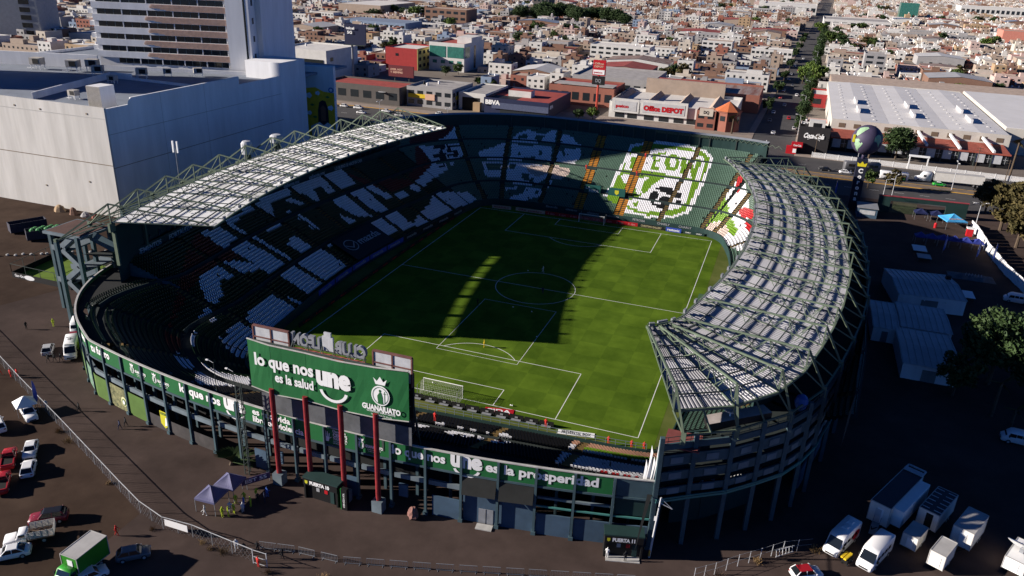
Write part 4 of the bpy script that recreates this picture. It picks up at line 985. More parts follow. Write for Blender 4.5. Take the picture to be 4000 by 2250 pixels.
put_text(b, 'lo que nos', (L2(-13.4), Y, 18.75), (1, 0, 0), (0, 0, 1), 1.75, 9.0, 0, 0.035); put_text(b, 'es la salud', (L2(-10.4), Y, 16.75), (1, 0, 0), (0, 0, 1), 1.35, 5.9, 0, 0.03)
put_text(b, 'une', (L2(-4.0), Y, 18.0), (1, 0, 0), (0, 0, 1), 2.75, 5.1, 0, 0.06); arc_band(b, lambda u, v: (L2(-1.5+u), Y, 17.5+v), 0, 0, 1.7, 1.5, math.pi*1.06, math.pi*1.94, 0.42)
b.build('lettering', M_letter, bb)
b = MB(); F = lambda u, v: (L2(5.35+u), Y, 18.0+v); disc(b, F, 0, 0.25, 1.3, 1.45, 28); b.poly([F(-0.65, 1.85), F(0.65, 1.85), F(0.95, 2.75), F(0.45, 2.3), F(0, 3.0), F(-0.45, 2.3), F(-0.95, 2.75)]); b.build('badge', M_letter, bb)
b = MB(); F = lambda u, v: (L2(5.35+u), Y-0.03, 18.0+v); arc_band(b, F, 0, 0.25, 1.05, 1.18, 0, 2*math.pi, 0.07, 28)
b.poly([F(-0.35, -0.9), F(0.35, -0.9), F(0.3, 0.1), F(0.12, 0.75), F(-0.12, 0.75), F(-0.45, 0.2)]); disc(b, F, -0.05, 0.95, 0.16, 0.2, 10); b.poly([F(0.55, -0.7), F(0.63, -0.7), F(0.63, 1.0), F(0.55, 1.0)]); b.poly([F(0.35, 0.6), F(0.83, 0.6), F(0.83, 0.68), F(0.35, 0.68)]); b.build('badge_print', M_banner, bb)
b = MB(); put_text(b, 'GUANAJUATO', (L2(2.65), Y, 15.95), (1, 0, 0), (0, 0, 1), 0.75, 5.5, 0, 0.05); put_text(b, 'GOBIERNO DE LA GENTE', (L2(3.3), Y, 15.62), (1, 0, 0), (0, 0, 1), 0.26, 4.1, 0, 0.01); put_text(b, 'SECRETARIA DE SALUD', (L2(3.9), Y, 15.2), (1, 0, 0), (0, 0, 1), 0.2, 3.0, 0, 0.0); b.build('lettering', M_letter, bb)
# ---------------------------------------------------------------- scoreboard behind it, its letters face the pitch
sb = thing('scoreboard', 'grey scoreboard seen from behind, its name letters mirrored above the billboard', 'scoreboard', (-2.6, -81.45, 10.2))
def sx(x): return x+4.2
b = MB(); b.span(sx(-15.6), sx(7.6), 0.3, 0.7, 2.5, 11.2); b.build('screen_back', M_dark, sb)
for x0, x1 in ((-15.7, -10.2), (2.2, 7.6)):
    f = MB(); f.span(sx(x0), sx(x1), -0.1, 0.25, 13.55, 13.75); f.span(sx(x0), sx(x1), -0.1, 0.25, 12.0, 12.15)
    for x in (x0, (x0+x1)/2, x1): f.span(sx(x)-0.1, sx(x)+0.1, -0.1, 0.25, 9.5, 13.6)
    w = f.build('wing_frame', mat('rusty_frame', (0.16, 0.07, 0.06), 0.8, 0.3), sb)
    for x in (x0, (x0+x1)/2):
        for z0, z1 in ((10.0, 11.95), (12.15, 13.5)): b = MB(); b.span(sx(x)+0.12, sx(x)+2.6, 0.0, 0.12, z0, z1); b.build('wing_panel', M_greyl, w)
b = MB(); b.span(sx(-9.8), sx(0.9), -0.9, 0.3, 11.4, 11.55); b.build('walkway', mat('red_walkway', (0.36, 0.10, 0.08), 0.8, 0.2), sb)
def rev(s, xr, w, z, h): # text facing the pitch: right vector is -x
    b = MB(); put_text(b, s, (sx(xr), 0.35, z), (-1, 0, 0), (0, 0, 1), h, w, 0, 0.05, thick=0.12); return b.build('name_letters', M_grey, sb)
rev('CLUB', 1.1, 4.5, 12.0, 1.6); rev('LEON', -5.6, 4.3, 12.0, 1.6)
b = MB(); b.prism([(sx(-5.3), 0.2), (sx(-3.7), 0.2), (sx(-3.7), 0.5), (sx(-5.3), 0.5)], 11.9, 14.0); b.span(sx(-5.0), sx(-4.0), 0.22, 0.48, 14.0, 14.6); b.build('crest_box', M_greyl, sb)
b = MB()
for x in (-9.6, -7.4, -5.2, -3.4, -1.2, 1.0): b.bar((sx(x), 0.1, 11.4), (sx(x), 0.1, 12.6), 0.1); b.bar((sx(x), 0.1, 12.6), (sx(x), -0.8, 11.5), 0.08)
b.bar((sx(-9.8), 0.1, 12.0), (sx(1.2), 0.1, 12.0), 0.1); b.build('letter_struts', M_steel_d, sb)
for k, x in enumerate((-15, -11, -6.5, -2, 3, 7)):
    b = MB(); b.bar((sx(x), 0.5, -1.5), (sx(x), 0.5, 11.4), 0.3); b.bar((sx(x), 3.4, -1.5), (sx(x), 0.6, 9.5), 0.25)
    for z in range(0, 10, 2): b.bar((sx(x), 0.5, z), (sx(x), 1.2, z+2), 0.1)
    b.build('support_frame', M_steel_d, sb)
b = MB(); b.span(sx(-15.4), sx(7.4), 0.1, 0.25, 0.6, 3.4); b.build('lower_panels', mat('panel_dull', (0.10, 0.105, 0.115), 0.8, 0.25, scale=0.6), sb)
# lattice mast beside the billboard
lm = thing('lattice_mast', 'thin dark lattice mast left of the green billboard', 'mast', (-16.6, -82.4, 0))
b = MB()
for dx, dy in ((-0.35, -0.35), (0.35, -0.35), (0, 0.4)): b.bar((dx, dy, 0), (dx, dy, 14.5), 0.1)
for k in range(18): z = k*0.8; b.bar((-0.35, -0.35, z), (0.35, -0.35, z+0.8), 0.06); b.bar((0.35, -0.35, z), (0, 0.4, z+0.8), 0.06); b.bar((0, 0.4, z), (-0.35, -0.35, z+0.8), 0.06)
b.build('lattice', M_steel_d, lm)
# ================================================================ on the pitch: goals, boards, dugout mats
def goal(y, s, label):
    g = thing('football_goal', label, 'goal', (0, y, 0.02))
    b = MB()
    for x in (-3.66, 3.66): b.tube((x, 0, 0), (x, 0, 2.44), 0.07, None, 8)
    b.tube((-3.7, 0, 2.44), (3.7, 0, 2.44), 0.07, None, 8); b.build('goal_frame', M_letter, g)
    b = MB(); D = 2.0*s; n = 18
    def net(p0, p1, p2, p3, nu, nv):
        for i in range(nu+1): b.bar(lerp(p0, p1, i/nu), lerp(p3, p2, i/nu), 0.018, caps=False)
        for j in range(nv+1): b.bar(lerp(p0, p3, j/nv), lerp(p1, p2, j/nv), 0.018, caps=False)
    net((-3.66, 0, 2.44), (3.66, 0, 2.44), (3.66, D*0.6, 2.3), (-3.66, D*0.6, 2.3), 24, 4); net((-3.66, D*0.6, 2.3), (3.66, D*0.6, 2.3), (3.66, D, 0.02), (-3.66, D, 0.02), 24, 8)
    for x in (-3.66, 3.66): net((x, 0, 2.44), (x, D*0.6, 2.3), (x, D, 0.02), (x, 0, 0.02), 5, 8)
    b.build('net', mat('net_cord', (0.45, 0.45, 0.42), 0.8, 0.05), g)
    b = MB()
    for x in (-3.66, 3.66): b.tube((x, D*1.25, 0), (x, D*1.25, 2.5), 0.05, None, 6); b.bar((x, D*1.25, 2.45), (x, 0, 2.44), 0.02)
    b.build('net_poles', M_grey, g)
goal(-PA, -1, 'white football goal with net at the near end of the pitch'); goal(PA, 1, 'white football goal at the shaded far end of the pitch')
M_red = mat('board_red', (0.42, 0.008, 0.015), 0.6, 0.08); M_cream = mat('board_cream', (0.60, 0.38, 0.28), 0.6, 0.1); M_bblue = mat('board_blue', (0.03, 0.06, 0.36), 0.6, 0.1)
def board(x0, y0, x1, y1, h, m, label, txt=None, tm=None, th=0.55, name='advertising_board', n=1, z0=0.02, tw=0.8):
    c = ((x0+x1)/2, (y0+y1)/2); l = math.hypot(x1-x0, y1-y0); rz = math.atan2(y1-y0, x1-x0)
    t = thing(name, label, 'board', (c[0], c[1], z0), rz)
    b = MB(); b.box((0, 0, h/2), (l, 0.12, h)); b.build('panel', m, t)
    b = MB(); b.box((0, 0.25, h*0.3), (l*0.96, 0.4, 0.06)); b.build('brace', M_steel_d, t)
    if txt:
        for k in range(n):
            b = MB(); put_text(b, txt, (-l/2+l*(k+0.5)/n, -0.075, h*(1-th)/2), (1, 0, 0), (0, 0, 1), h*th, l/n*tw, 0, 0.02, center=True); b.build('lettering', tm or M_letter, t)
    return t
board(-30.8, 52.6, -25.0, 53.2, 1.0, M_cream, 'cream and red board reading Pegazuelo at the far left corner', 'PEGAZUELO', M_red)
board(-23.6, 53.4, -14.6, 53.6, 1.0, M_cream, 'cream board with red lettering left of the far goal', 'OKA  pegaduro', M_red)
board(-14.4, 53.6, 12.8, 54.6, 1.0, M_red, 'long red advertising board behind the far goal', 'A  claro', mat('claro_pink', (0.62, 0.22, 0.22), 0.6, 0.05), 0.6, n=8, tw=0.6)
board(13.0, 54.7, 20.4, 54.5, 1.0, M_black, 'black board reading Christian Gallery at the far goal line', 'CHRISTIAN GALLERY', mat('dull_gold', (0.42, 0.36, 0.22), 0.6, 0.05))
board(20.9, 54.4, 25.2, 54.2, 1.2, M_bblue, 'blue board reading restonic beside the far right corner', 'restonic')
board(25.6, 54.4, 31.6, 54.3, 0.9, M_dkgreen, 'dark green board by the far right corner flag', 'CHARLY', None, 0.4, n=2, tw=0.5)
# red boards down the left touchline, each its own board
for k in range(17):
    y = 41.5-k*4.9
    if y < -38: break
    t = thing('advertising_board', 'small red board along the left touchline, number %d from the far corner' % (k+1), 'board', (-37.3+0.5*abs(y-5)/45, y, 0.02), -math.pi/2, 'red boards along the left touchline')
    t['label'] = 'low dark board with red print on the left touchline, %s from the far corner' % ordw(k)
    b = MB(); b.box((0, 0, 0.45), (4.8, 0.12, 0.9)); b.build('panel', M_black, t); b = MB(); put_text(b, 'A claro', (-1.2, 0.075, 0.25), (1, 0, 0), (0, 0, 1), 0.45, 2.4, 0, 0.03); b.v = [(-v[0], v[1], v[2]) for v in b.v]; b.f = [tuple(reversed(f)) for f in b.f]; b.build('lettering', M_red, t)
board(-36.6, 47.0, -36.9, 42.6, 1.0, M_black, 'black board with white lettering at the far end of the left touchline', 'caliente.mx')
# big dark banner lying over the left stand's front seats, and front wall prints
bn = thing('tribune_banner', 'large dark banner with a car maker emblem over the left front seats', 'banner', (0, 0, 0))
b = MB()
for i in range(10):
    qa = 243.5+i*3.2; qb = qa+3.2
    A = bowl_pt(qa, 0.7); B_ = bowl_pt(qb, 0.7); C_ = bowl_pt(qb, 8.1); D_ = bowl_pt(qa, 8.1); b.quad((A[0], A[1], 2.15), (B_[0], B_[1], 2.15), (C_[0], C_[1], 5.6), (D_[0], D_[1], 5.6))
b.build('cloth', M_black, bn)
M_dim = mat('print_grey', (0.30, 0.31, 0.33), 0.7, 0.05)
def ban(u, v): p = bowl_pt(245.5+u/0.508, 1.6+v); return (p[0], p[1], 2.15+(0.9+v)*3.45/7.4+0.08)
b = MB(); put_text(b, 'mazda', (0, 0, 0), (1, 0, 0), (0, 0, 1), 1.9, 8.6, 0, 0.02, warp=lambda u, v: ban(5.2+u, 2.2+v)); arc_band(b, ban, 2.4, 3.2, 1.9, 1.5, 0, 2*math.pi, 0.22, 22); b.poly([ban(0.6, 3.9), ban(2.4, 2.6), ban(4.2, 3.9), ban(4.2, 3.6), ban(2.4, 2.2), ban(0.6, 3.6)]); b.build('print', M_dim, bn)
for k in range(9):
    q0 = 206+k*15.5
    b = MB()
    for i in range(5):
        A = bowl_pt(q0+i*2.9, 0.30); B_ = bowl_pt(q0+(i+1)*2.9, 0.30); b.quad((A[0], A[1], 0.7), (B_[0], B_[1], 0.7), (B_[0], B_[1], 1.9), (A[0], A[1], 1.9))
    b.build('wall_banner', M_bblue if k < 5 else M_black, ls)
    b = MB(); put_text(b, 'mazda', (0, 0, 0), (1, 0, 0), (0, 0, 1), 0.75, 4.6, 0, 0.02, warp=lambda u, v: (lambda p: (p[0], p[1], 0.95+v))(bowl_pt(q0+2.2+u/0.508, 0.24))); b.build('wall_lettering', M_dim, ls)
for q0, s in ((400, 'Electrolit'), (412, 'caliente.mx'), (425, 'caliente.mx'), (437, 'caliente.mx'), (452, 'PETROSSA'), (466, 'CHARLY'), (478, 'CHARLY')):
    b = MB(); put_text(b, s, (0, 0, 0), (1, 0, 0), (0, 0, 1), 0.6, 3.6, 0, 0.02, warp=lambda u, v: (lambda p: (p[0], p[1], 1.15+v))(bowl_pt(q0+u/0.508, 0.28))); b.build('wall_lettering', M_dim, fs)
# near end: black boards seen from behind, red and white mats
for k in range(10):
    x = -3.5+k*2.55
    if 9.4 < x < 10.6: continue
    t = thing('advertising_board', 'black board back behind the near goal, %s in the row from the left' % ordw(k), 'board', (x, -54.3-0.02*k+0.09*max(0, k-3), 0.02), 0.03, 'black board backs behind the near goal')
    b = MB(); b.box((0, 0, 0.5), (2.4, 0.14, 1.0)); b.build('panel', M_black, t); b = MB(); b.box((0, -0.35, 0.25), (1.6, 0.5, 0.08)); b.box((0, -0.12, 0.6), (0.5, 0.1, 0.25)); b.build('brace', M_grey, t)
def lmat(x0, y0, x1, y1, d, m, label, txt, tm, name='pitch_mat'):
    l = math.hypot(x1-x0, y1-y0); t = thing(name, label, 'mat', ((x0+x1)/2, (y0+y1)/2, 0.05), math.atan2(y1-y0, x1-x0))
    b = MB(); b.box((0, 0, 0.03), (l, d, 0.05)); b.build('sheet', m, t); b = MB(); put_text(b, txt, (0, -d*0.28, 0.065), (1, 0, 0), (0, 1, 0), d*0.56, l*0.8, 0, 0.03, center=True); b.build('lettering', tm, t)
lmat(8.4, -53.2, 13.2, -52.2, 1.7, M_red, 'red mat with white print lying right of the near goal', 'PIDA', M_letter)
lmat(21.6, -54.6, 27.4, -53.6, 1.3, M_letter, 'white mat with dark lettering near the near right corner', 'PREVENTEL BOX', M_black)
for k, (x, y) in enumerate(((-9.6, -46.0), (-9.2, -46.2), (-8.9, -46.3), (-8.3, -47.9), (-3.2, -48.6), (12.3, -50.3), (12.0, -50.3), (3.4, -13.0), (-1.0, -12.5), (8.1, -24.0), (-4.8, 8.9))):
    b = MB(); b.lathe((0, 0, 0), [(0.02, 0), (0.11, 0.06), (0.14, 0.14), (0.11, 0.22), (0.02, 0.28)], 8); o = b.build('football', M_letter, None, True, (x, y, 0.03))
    tag(o, 'white football lying on the grass', 'ball', 'footballs scattered on the pitch')
# blue light mat dugout strip on the right touchline
for k in range(3):
    b = MB(); b.span(-1.1, 1.1, -4.5, 4.5, 0, 0.03); o = b.build('touchline_mat', mat('mat_green', (0.05, 0.11, 0.05), 0.95, 0.2), None, False, (36.6, -16+k*12, 0.045)); tag(o, ['nearest', 'middle', 'farthest'][k]+' dull green mat beside the right touchline', 'mat')
# ================================================================ white hall and tower on the left
M_wallw = mat('white_render', (0.52, 0.50, 0.47), 0.9, col2=(0.62, 0.60, 0.57), scale=0.35, stretch=(1, 1, 0.12), patch=(0.12, 0.80, 1.08))
M_wallw2 = mat('white_wall_lifted', (0.74, 0.74, 0.75), 0.85, 0.08, scale=0.3, stretch=(1, 1, 0.15), patch=(0.08, 0.88, 1.05))  # white made paler to brighten the shaded hall side and the tower
M_roofblue = mat('roof_membrane', (0.20, 0.225, 0.27), 0.8, 0.12, scale=0.15)
M_groove = mat('joint_brown', (0.20, 0.16, 0.12), 0.9, 0.2)
M_glassd = glass('dark_glass', (0.012, 0.016, 0.018), 0.12)
M_louver = mat('louver_brown', (0.60, 0.37, 0.25), 0.7, 0.2, scale=1.0)
M_acw = mat('ac_casing', (0.40, 0.37, 0.33), 0.7, 0.15, scale=1.0)
hall = thing('convention_hall', 'huge windowless white hall with stepped parapet left of the stadium', 'building', (-118, -1.5, 0))
def H(x, y): return (x+118, y+1.5)
def hspan(name, x0, x1, y0, y1, z0, z1, m, parent=hall, top=None):
    b = MB(); a = H(x0, y0); c = H(x1, y1); b.span(a[0], c[0], a[1], c[1], z0, z1, 0, top); return b.build(name, m, parent)
hspan('wall', -230, -118.0, -1.5, -0.9, 0, 29.6, M_wallw)
for y0, y1, z in ((-0.9, 8, 29.3), (8, 53, 31.0), (53, 75, 28.5)): hspan('wall', -118.6, -118.0, y0, y1, 0, z, M_wallw2)
hspan('corner_block', -132, -118.0, 75, 90, 0, 32.8, M_wallw2)
hspan('roof', -229.9, -118.7, -0.8, 120, 26.2, 27.0, M_roofblue)
hspan('wall', -230, -229.4, -0.8, 120, 0, 28, M_wallw2)
b = MB(); b.poly([(0, 9.5, 29.3), (0, 9.5, 31.0), (0, 8.4, 30.2), (0, 8.0, 29.3)]); b.build('parapet_splay', M_wallw2, hall)
for z in (14.3, 26.6):
    b = MB(); b.span(-112, 0.03, -0.03, 0.05, z, z+0.22); b.build('joint_line', M_groove if z < 20 else mat('joint_pale', (0.42, 0.41, 0.39), 0.9, 0.1), hall)
for z, m_ in ((13.6, M_groove), (22.5, mat('joint_pale', (0.42, 0.41, 0.39), 0.9, 0.1))):
    b = MB(); b.span(-0.05, 0.03, 0.05, 76.5, z, z+0.15); b.build('joint_line', m_, hall)
for x, z in ((-6, 27.6), (-22, 27.3), (-31, 27.5), (-9, 9.0), (-25, 6.0)): b = MB(); b.box((x, -0.06, z), (0.5, 0.12, 0.4)); b.build('wall_vent', M_groove, hall)
for y in (20, 38): b = MB(); b.span(-0.05, 0.025, y, y+0.08, 0.5, 30.9); b.build('joint_line', mat('joint_pale', (0.42, 0.41, 0.39), 0.9, 0.1), hall)
def wallseg(p, q, z0, z1, t, m, name, parent=hall):
    a = H(*p); c = H(*q); b = MB(); l = math.hypot(c[0]-a[0], c[1]-a[1]); b.box(((a[0]+c[0])/2, (a[1]+c[1])/2, (z0+z1)/2), (l, t, z1-z0), 0, math.atan2(c[1]-a[1], c[0]-a[0])); return b.build(name, m, parent)
wallseg((-154, 8.5), (-165.5, 48.5), 27, 29.0, 0.4, M_wallw2, 'roof_parapet'); wallseg((-165.5, 48.5), (-157.5, 49.4), 27, 29.0, 0.4, M_wallw2, 'roof_parapet'); wallseg((-157.5, 49.4), (-126, 48.2), 27, 27.8, 0.5, M_wallw2, 'roof_parapet')
wallseg((-228.5, 51), (-185, 63), 27, 31.5, 0.6, M_wallw2, 'roof_parapet'); wallseg((-186, 62.8), (-132, 79.0), 27, 28.2, 0.5, M_wallw2, 'roof_parapet')
b = MB(); a = H(-129.6, 9.5); b.box((a[0], a[1], 30.0), (4.6, 5.0, 6.0)); hut = b.build('roof_hut', M_wallw2, hall)
b = MB()
for k in range(14): b.box((a[0]-2.2+k*0.34, a[1]-2.55, 30.0), (0.16, 0.1, 5.9))
b.build('hut_ribs', M_acw, hut)
_acm = MB(); _acm.box((0, 0, 1.9), (2.6, 1.9, 1.5)); _acf = MB(); _acf.box((0.3, -0.98, 1.9), (1.5, 0.06, 1.1)); _acl = MB()
for dx in (-1.1, 1.1):
    for dy in (-0.8, 0.8): _acl.box((dx, dy, 0.55), (0.14, 0.14, 1.2))
_acl.box((0, -0.8, 1.1), (2.8, 0.14, 0.14)); _acl.box((0, 0.8, 1.1), (2.8, 0.14, 0.14)); _acl.box((-1.9, 0, 0.25), (1.8, 0.12, 0.12))
_acm = _acm.mesh('casing', M_acw); _acf = _acf.mesh('fan_grille', M_black); _acl = _acl.mesh('stand', M_letter)
for k, (x, y, s) in enumerate(((-145.3, 14.7, 1.0), (-156.6, 40.4, 1.0), (-199.1, 50.4, 1.5), (-185.5, 52.7, 1.5), (-182, 57.5, 1.5), (-172.4, 50.2, 1.3), (-157.1, 53.5, 1.3), (-153.6, 61.4, 1.0), (-145.6, 67.0, 1.1))):
    where = ['behind the roof hut near the front edge', 'in the corner of the low roof parapet', 'leftmost on the hall roof', 'second from the left on the hall roof', 'just behind the second on the hall roof', 'left of the roof parapet corner', 'right of the roof parapet corner', 'in front of the tower, small one', 'nearest the tower shaft'][k]
    t = thing('air_conditioner', 'boxy rooftop air conditioner on white legs, '+where, 'air conditioner', (x, y, 27.0), 0.1*k, 'air conditioners on the hall roof'); t.scale = (s, s, s)
    inst('casing', _acm, t); inst('fan_grille', _acf, t); inst('stand', _acl, t)
# ---------------------------------------------------------------- tower
tw = thing('office_tower', 'white office tower with ribbon windows and brown louvered bands', 'building', (-140.5, 78.2, 0), R_(15.5))
def tb(name, x0, x1, y0, y1, z0, z1, m, parent=tw):
    b = MB(); b.span(x0, x1, y0, y1, z0, z1); return b.build(name, m, parent)
tb('core', -48, 0, 0.6, 24, 0, 64, M_wallw2)
tb('shaft', 0, 8.2, -0.4, 18, 0, 70, M_wallw2); tb('shaft', 8.2, 10.0, 6, 40, 0, 66, M_wallw2)
for z in range(32, 66, 6):
    b = MB(); b.span(8.19, 8.24, 2.0, 3.5, z, z+2.0); tw_ = b.build('window', M_glassd, tw)
b = MB(); b.span(6.3, 7.0, -0.45, -0.38, 30, 70); b.build('slot_window', M_glassd, tw); b = MB(); b.span(8.2, 8.26, 9.5, 10.2, 34, 70); b.build('slot_window', M_glassd, tw)
for k in range(9):
    z = 28.9+4.1*k; left = -46.5 if k else -41
    tb('spandrel', -48, 0, 0.0, 0.6, z+1.85, z+4.1-0.02, M_wallw2)
    n = 5
    for i in range(n):
        x0 = left+(-0.6-left)*i/n; x1 = left+(-0.6-left)*(i+1)/n
        p = tb('window', x0+0.15, x1-0.15, 0.45, 0.55, z, z+1.85, M_glassd)
        for j in range(1, 3): b = MB(); xm = x0+(x1-x0)*j/3; b.span(xm-0.06, xm+0.06, 0.36, 0.46, z, z+1.85); b.build('mullion', mat('mullion_grey', (0.16, 0.19, 0.19), 0.6, 0.1), p)
        tb('pier', x1-0.15, x1+0.15, 0.1, 0.6, z, z+1.85, M_wallw2)
    xs = (-30.5 if k % 2 == 0 else -32)+0.7*k
    for j in range(6):
        x0 = xs+(0.25*j if j > 2 else 6.5 if j == 0 else 4.5 if j == 1 else 0.8)
        b = MB(); b.span(x0, -0.05, -0.22, -0.02, z+2.0+j*0.34, z+2.22+j*0.34); b.build('louver_slat', M_louver, tw)
for k in range(5):
    b = MB(); b.span(-50.0, -48, 1.0, 4.0, 33+4.1*k, 34.6+4.1*k); b.build('balcony', M_wallw2, tw)
# low wing and mural wall behind the hall
mw = thing('mural_building', 'shaded building with a bright yellow portrait mural beside the white hall', 'building', (-113.2, 101, 0), 0.36)
b = MB(); b.span(-12.5, 0, 0, 4, 0, 29.0); b.build('wall', M_wallw2, mw)
def flat(name, m, pts, off): 
    b = MB(); b.poly([(p[0], -off, p[1]) for p in pts]); b.build(name, m, mw)
flat('mural_ground', mat('mural_yellow', (0.85, 0.52, 0.03), 0.7, 0.15, scale=0.5), [(-11.6, 3), (-0.1, 3), (-0.1, 19.5), (-4, 20), (-7, 21.5), (-11.6, 21)], 0.03)
flat('mural_shape', mat('mural_black', (0.02, 0.02, 0.03), 0.7, 0.1), [(-6.6, 6), (-2.4, 6), (-2.6, 13.5), (-3.4, 16.4), (-4.6, 16.8), (-5.8, 16), (-6.4, 13)], 0.06)
flat('mural_shape', mat('mural_skin', (0.22, 0.10, 0.06), 0.7, 0.1), [(-5.4, 9), (-3.6, 9), (-3.5, 14), (-4.4, 15), (-5.4, 14)], 0.09)
flat('mural_shape', mat('mural_bluewhite', (0.75, 0.80, 0.88), 0.7, 0.2, scale=2), [(-9, 3.2), (-1, 3.2), (-0.8, 7), (-3, 8.5), (-4.5, 7.4), (-6, 8.6), (-9.4, 7)], 0.12)
for u, v, r in ((-9.5, 18.5, 1.2), (-6.2, 19.4, 0.9), (-9.6, 12, 0.9), (-1.6, 14, 1.1)): flat('mural_shape', mat('mural_bluewhite', (0.75, 0.80, 0.88), 0.7, 0.2, scale=2), [(u+r*math.cos(i*math.pi/5), v+r*(0.7 if i % 2 else 1)*math.sin(i*math.pi/5)) for i in range(10)], 0.15)
for u, v in ((-8.4, 15.0), (-2.6, 18.0), (-7.6, 10.5)): flat('mural_shape', mat('mural_green', (0.06, 0.20, 0.06), 0.7, 0.1), [(u-0.9, v), (u, v+0.5), (u+0.9, v), (u, v-0.5)], 0.17)
flat('mural_badge', mat('mural_blue', (0.03, 0.15, 0.42), 0.7, 0.1), [(-1.2+1.0*math.cos(i*math.pi/8), 20.6+1.0*math.sin(i*math.pi/8)) for i in range(16)], 0.06)
flat('mural_badge', M_letter, [(-1.2+0.55*math.cos(i*math.pi/8), 20.6+0.55*math.sin(i*math.pi/8)) for i in range(16)], 0.09)
ft = thing('apartment_tower', 'dark slim tower cut by the left frame edge behind the hall', 'building', (-440, 262, 0), 0.33)
ot2 = thing('hotel_tower', 'tall slab tower beyond the left frame edge whose shadow falls over the far stand', 'building', (-240, -9.0, 0)); b = MB(); b.span(-28, 0, 0, 27, 0, 118); b.build('wall', mat('tower_grey', (0.26, 0.28, 0.30), 0.8, 0.1), ot2)
for k in range(26): b = MB(); b.span(-26, -2, -0.1, 0.1, 5+4.3*k, 7.5+4.3*k); b.build('window_band', M_glassd, ot2)
b = MB(); b.span(-30, 0, 0, 25, 0, 120); b.build('wall', mat('tower_grey', (0.26, 0.28, 0.30), 0.8, 0.1), ft)
for k in range(22): b = MB(); b.span(-12, -5, -0.15, 0.1, 6+5*k, 9+5*k); b.build('window', M_glassd, ft)
# ================================================================ streets
GRP_CARS = 'cars on the streets behind the stadium'
avenue = sheet('avenue', [(-420, 119), (260, 119), (260, 171), (-420, 176)], 0.012, M_asph)
sheet('cross_street', [(34.5, 171), (52.5, 171), (52.5, 208), (69.5, 830), (95, 1700), (80, 1700), (54.5, 830), (35.0, 208)], 0.016, M_asph)
def kerb(name, pts, w, h, m, top=None):
    b = MB()
    for p, q in zip(pts, pts[1:]):
        l = math.hypot(q[0]-p[0], q[1]-p[1]); b.box(((p[0]+q[0])/2, (p[1]+q[1])/2, h/2), (l, w, h), 0, math.atan2(q[1]-p[1], q[0]-p[0]))
    o = b.build(name, m); o['kind'] = 'structure'; return o
kerb('pavement', [(-420, 180), (34, 178.0)], 7, 0.14, M_walkp); kerb('pavement', [(53, 174.5), (260, 166)], 5, 0.14, M_walkp)
kerb('median', [(-420, 146), (60, 144), (260, 142.5)], 5.0, 0.15, mat('median_earth', (0.16, 0.12, 0.09), 0.95, 0.25)); 
for dy in (-2.65, 2.65): kerb('yellow_kerb', [(-420, 146+dy), (60, 144+dy), (260, 142.5+dy)], 0.35, 0.17, M_yel)
kerb('yellow_kerb', [(-420, 176.2), (34, 174.3)], 0.35, 0.16, M_yel)
kerb('pavement', [(33.4, 178), (33.6, 208), (53, 830)], 2.6, 0.14, M_walkp); kerb('pavement', [(54, 178), (54.2, 208), (71, 830)], 2.6, 0.14, M_walkp)
b = MB()
for x in range(-400, 250, 8): b.box((x, 158-0.006*x*0, 0.02), (3, 0.15, 0.004)); b.box((x, 131, 0.02), (3, 0.15, 0.004))
o = b.build('lane_marking', M_white); o['kind'] = 'structure'
sheet('plaza_forecourt', [(-60, 182), (33, 181), (33, 214), (-60, 214)], 0.03, M_walkp)
# ================================================================ named buildings across the avenue
WALL = {}
def wm(key, c, v=0.10): WALL[key] = mat('wall_'+key, c, 0.9, v, scale=0.3); return WALL[key]
wm('white', (0.57, 0.555, 0.53)); wm('cream', (0.52, 0.46, 0.39)); wm('brick', (0.20, 0.115, 0.082)); wm('tan', (0.34, 0.265, 0.21)); wm('grey', (0.31, 0.30, 0.30)); wm('pink', (0.50, 0.37, 0.33)); wm('ochre', (0.36, 0.25, 0.15)); wm('terracotta', (0.27, 0.105, 0.075)); wm('blue', (0.20, 0.26, 0.36)); wm('dark', (0.10, 0.09, 0.085))
ROOF = {'grey': mat('flat_roof_grey', (0.33, 0.31, 0.30), 0.9, 0.2, scale=0.3), 'white': mat('flat_roof_white', (0.60, 0.57, 0.54), 0.85, 0.12, scale=0.3), 'red': mat('flat_roof_red', (0.30, 0.055, 0.045), 0.9, 0.2, scale=0.3), 'tan': mat('flat_roof_tan', (0.40, 0.31, 0.25), 0.9, 0.2, scale=0.3)}
M_win = glass('window_glass', (0.02, 0.025, 0.03), 0.15); M_shade = mat('roller_shutter', (0.20, 0.20, 0.20), 0.7, 0.15)
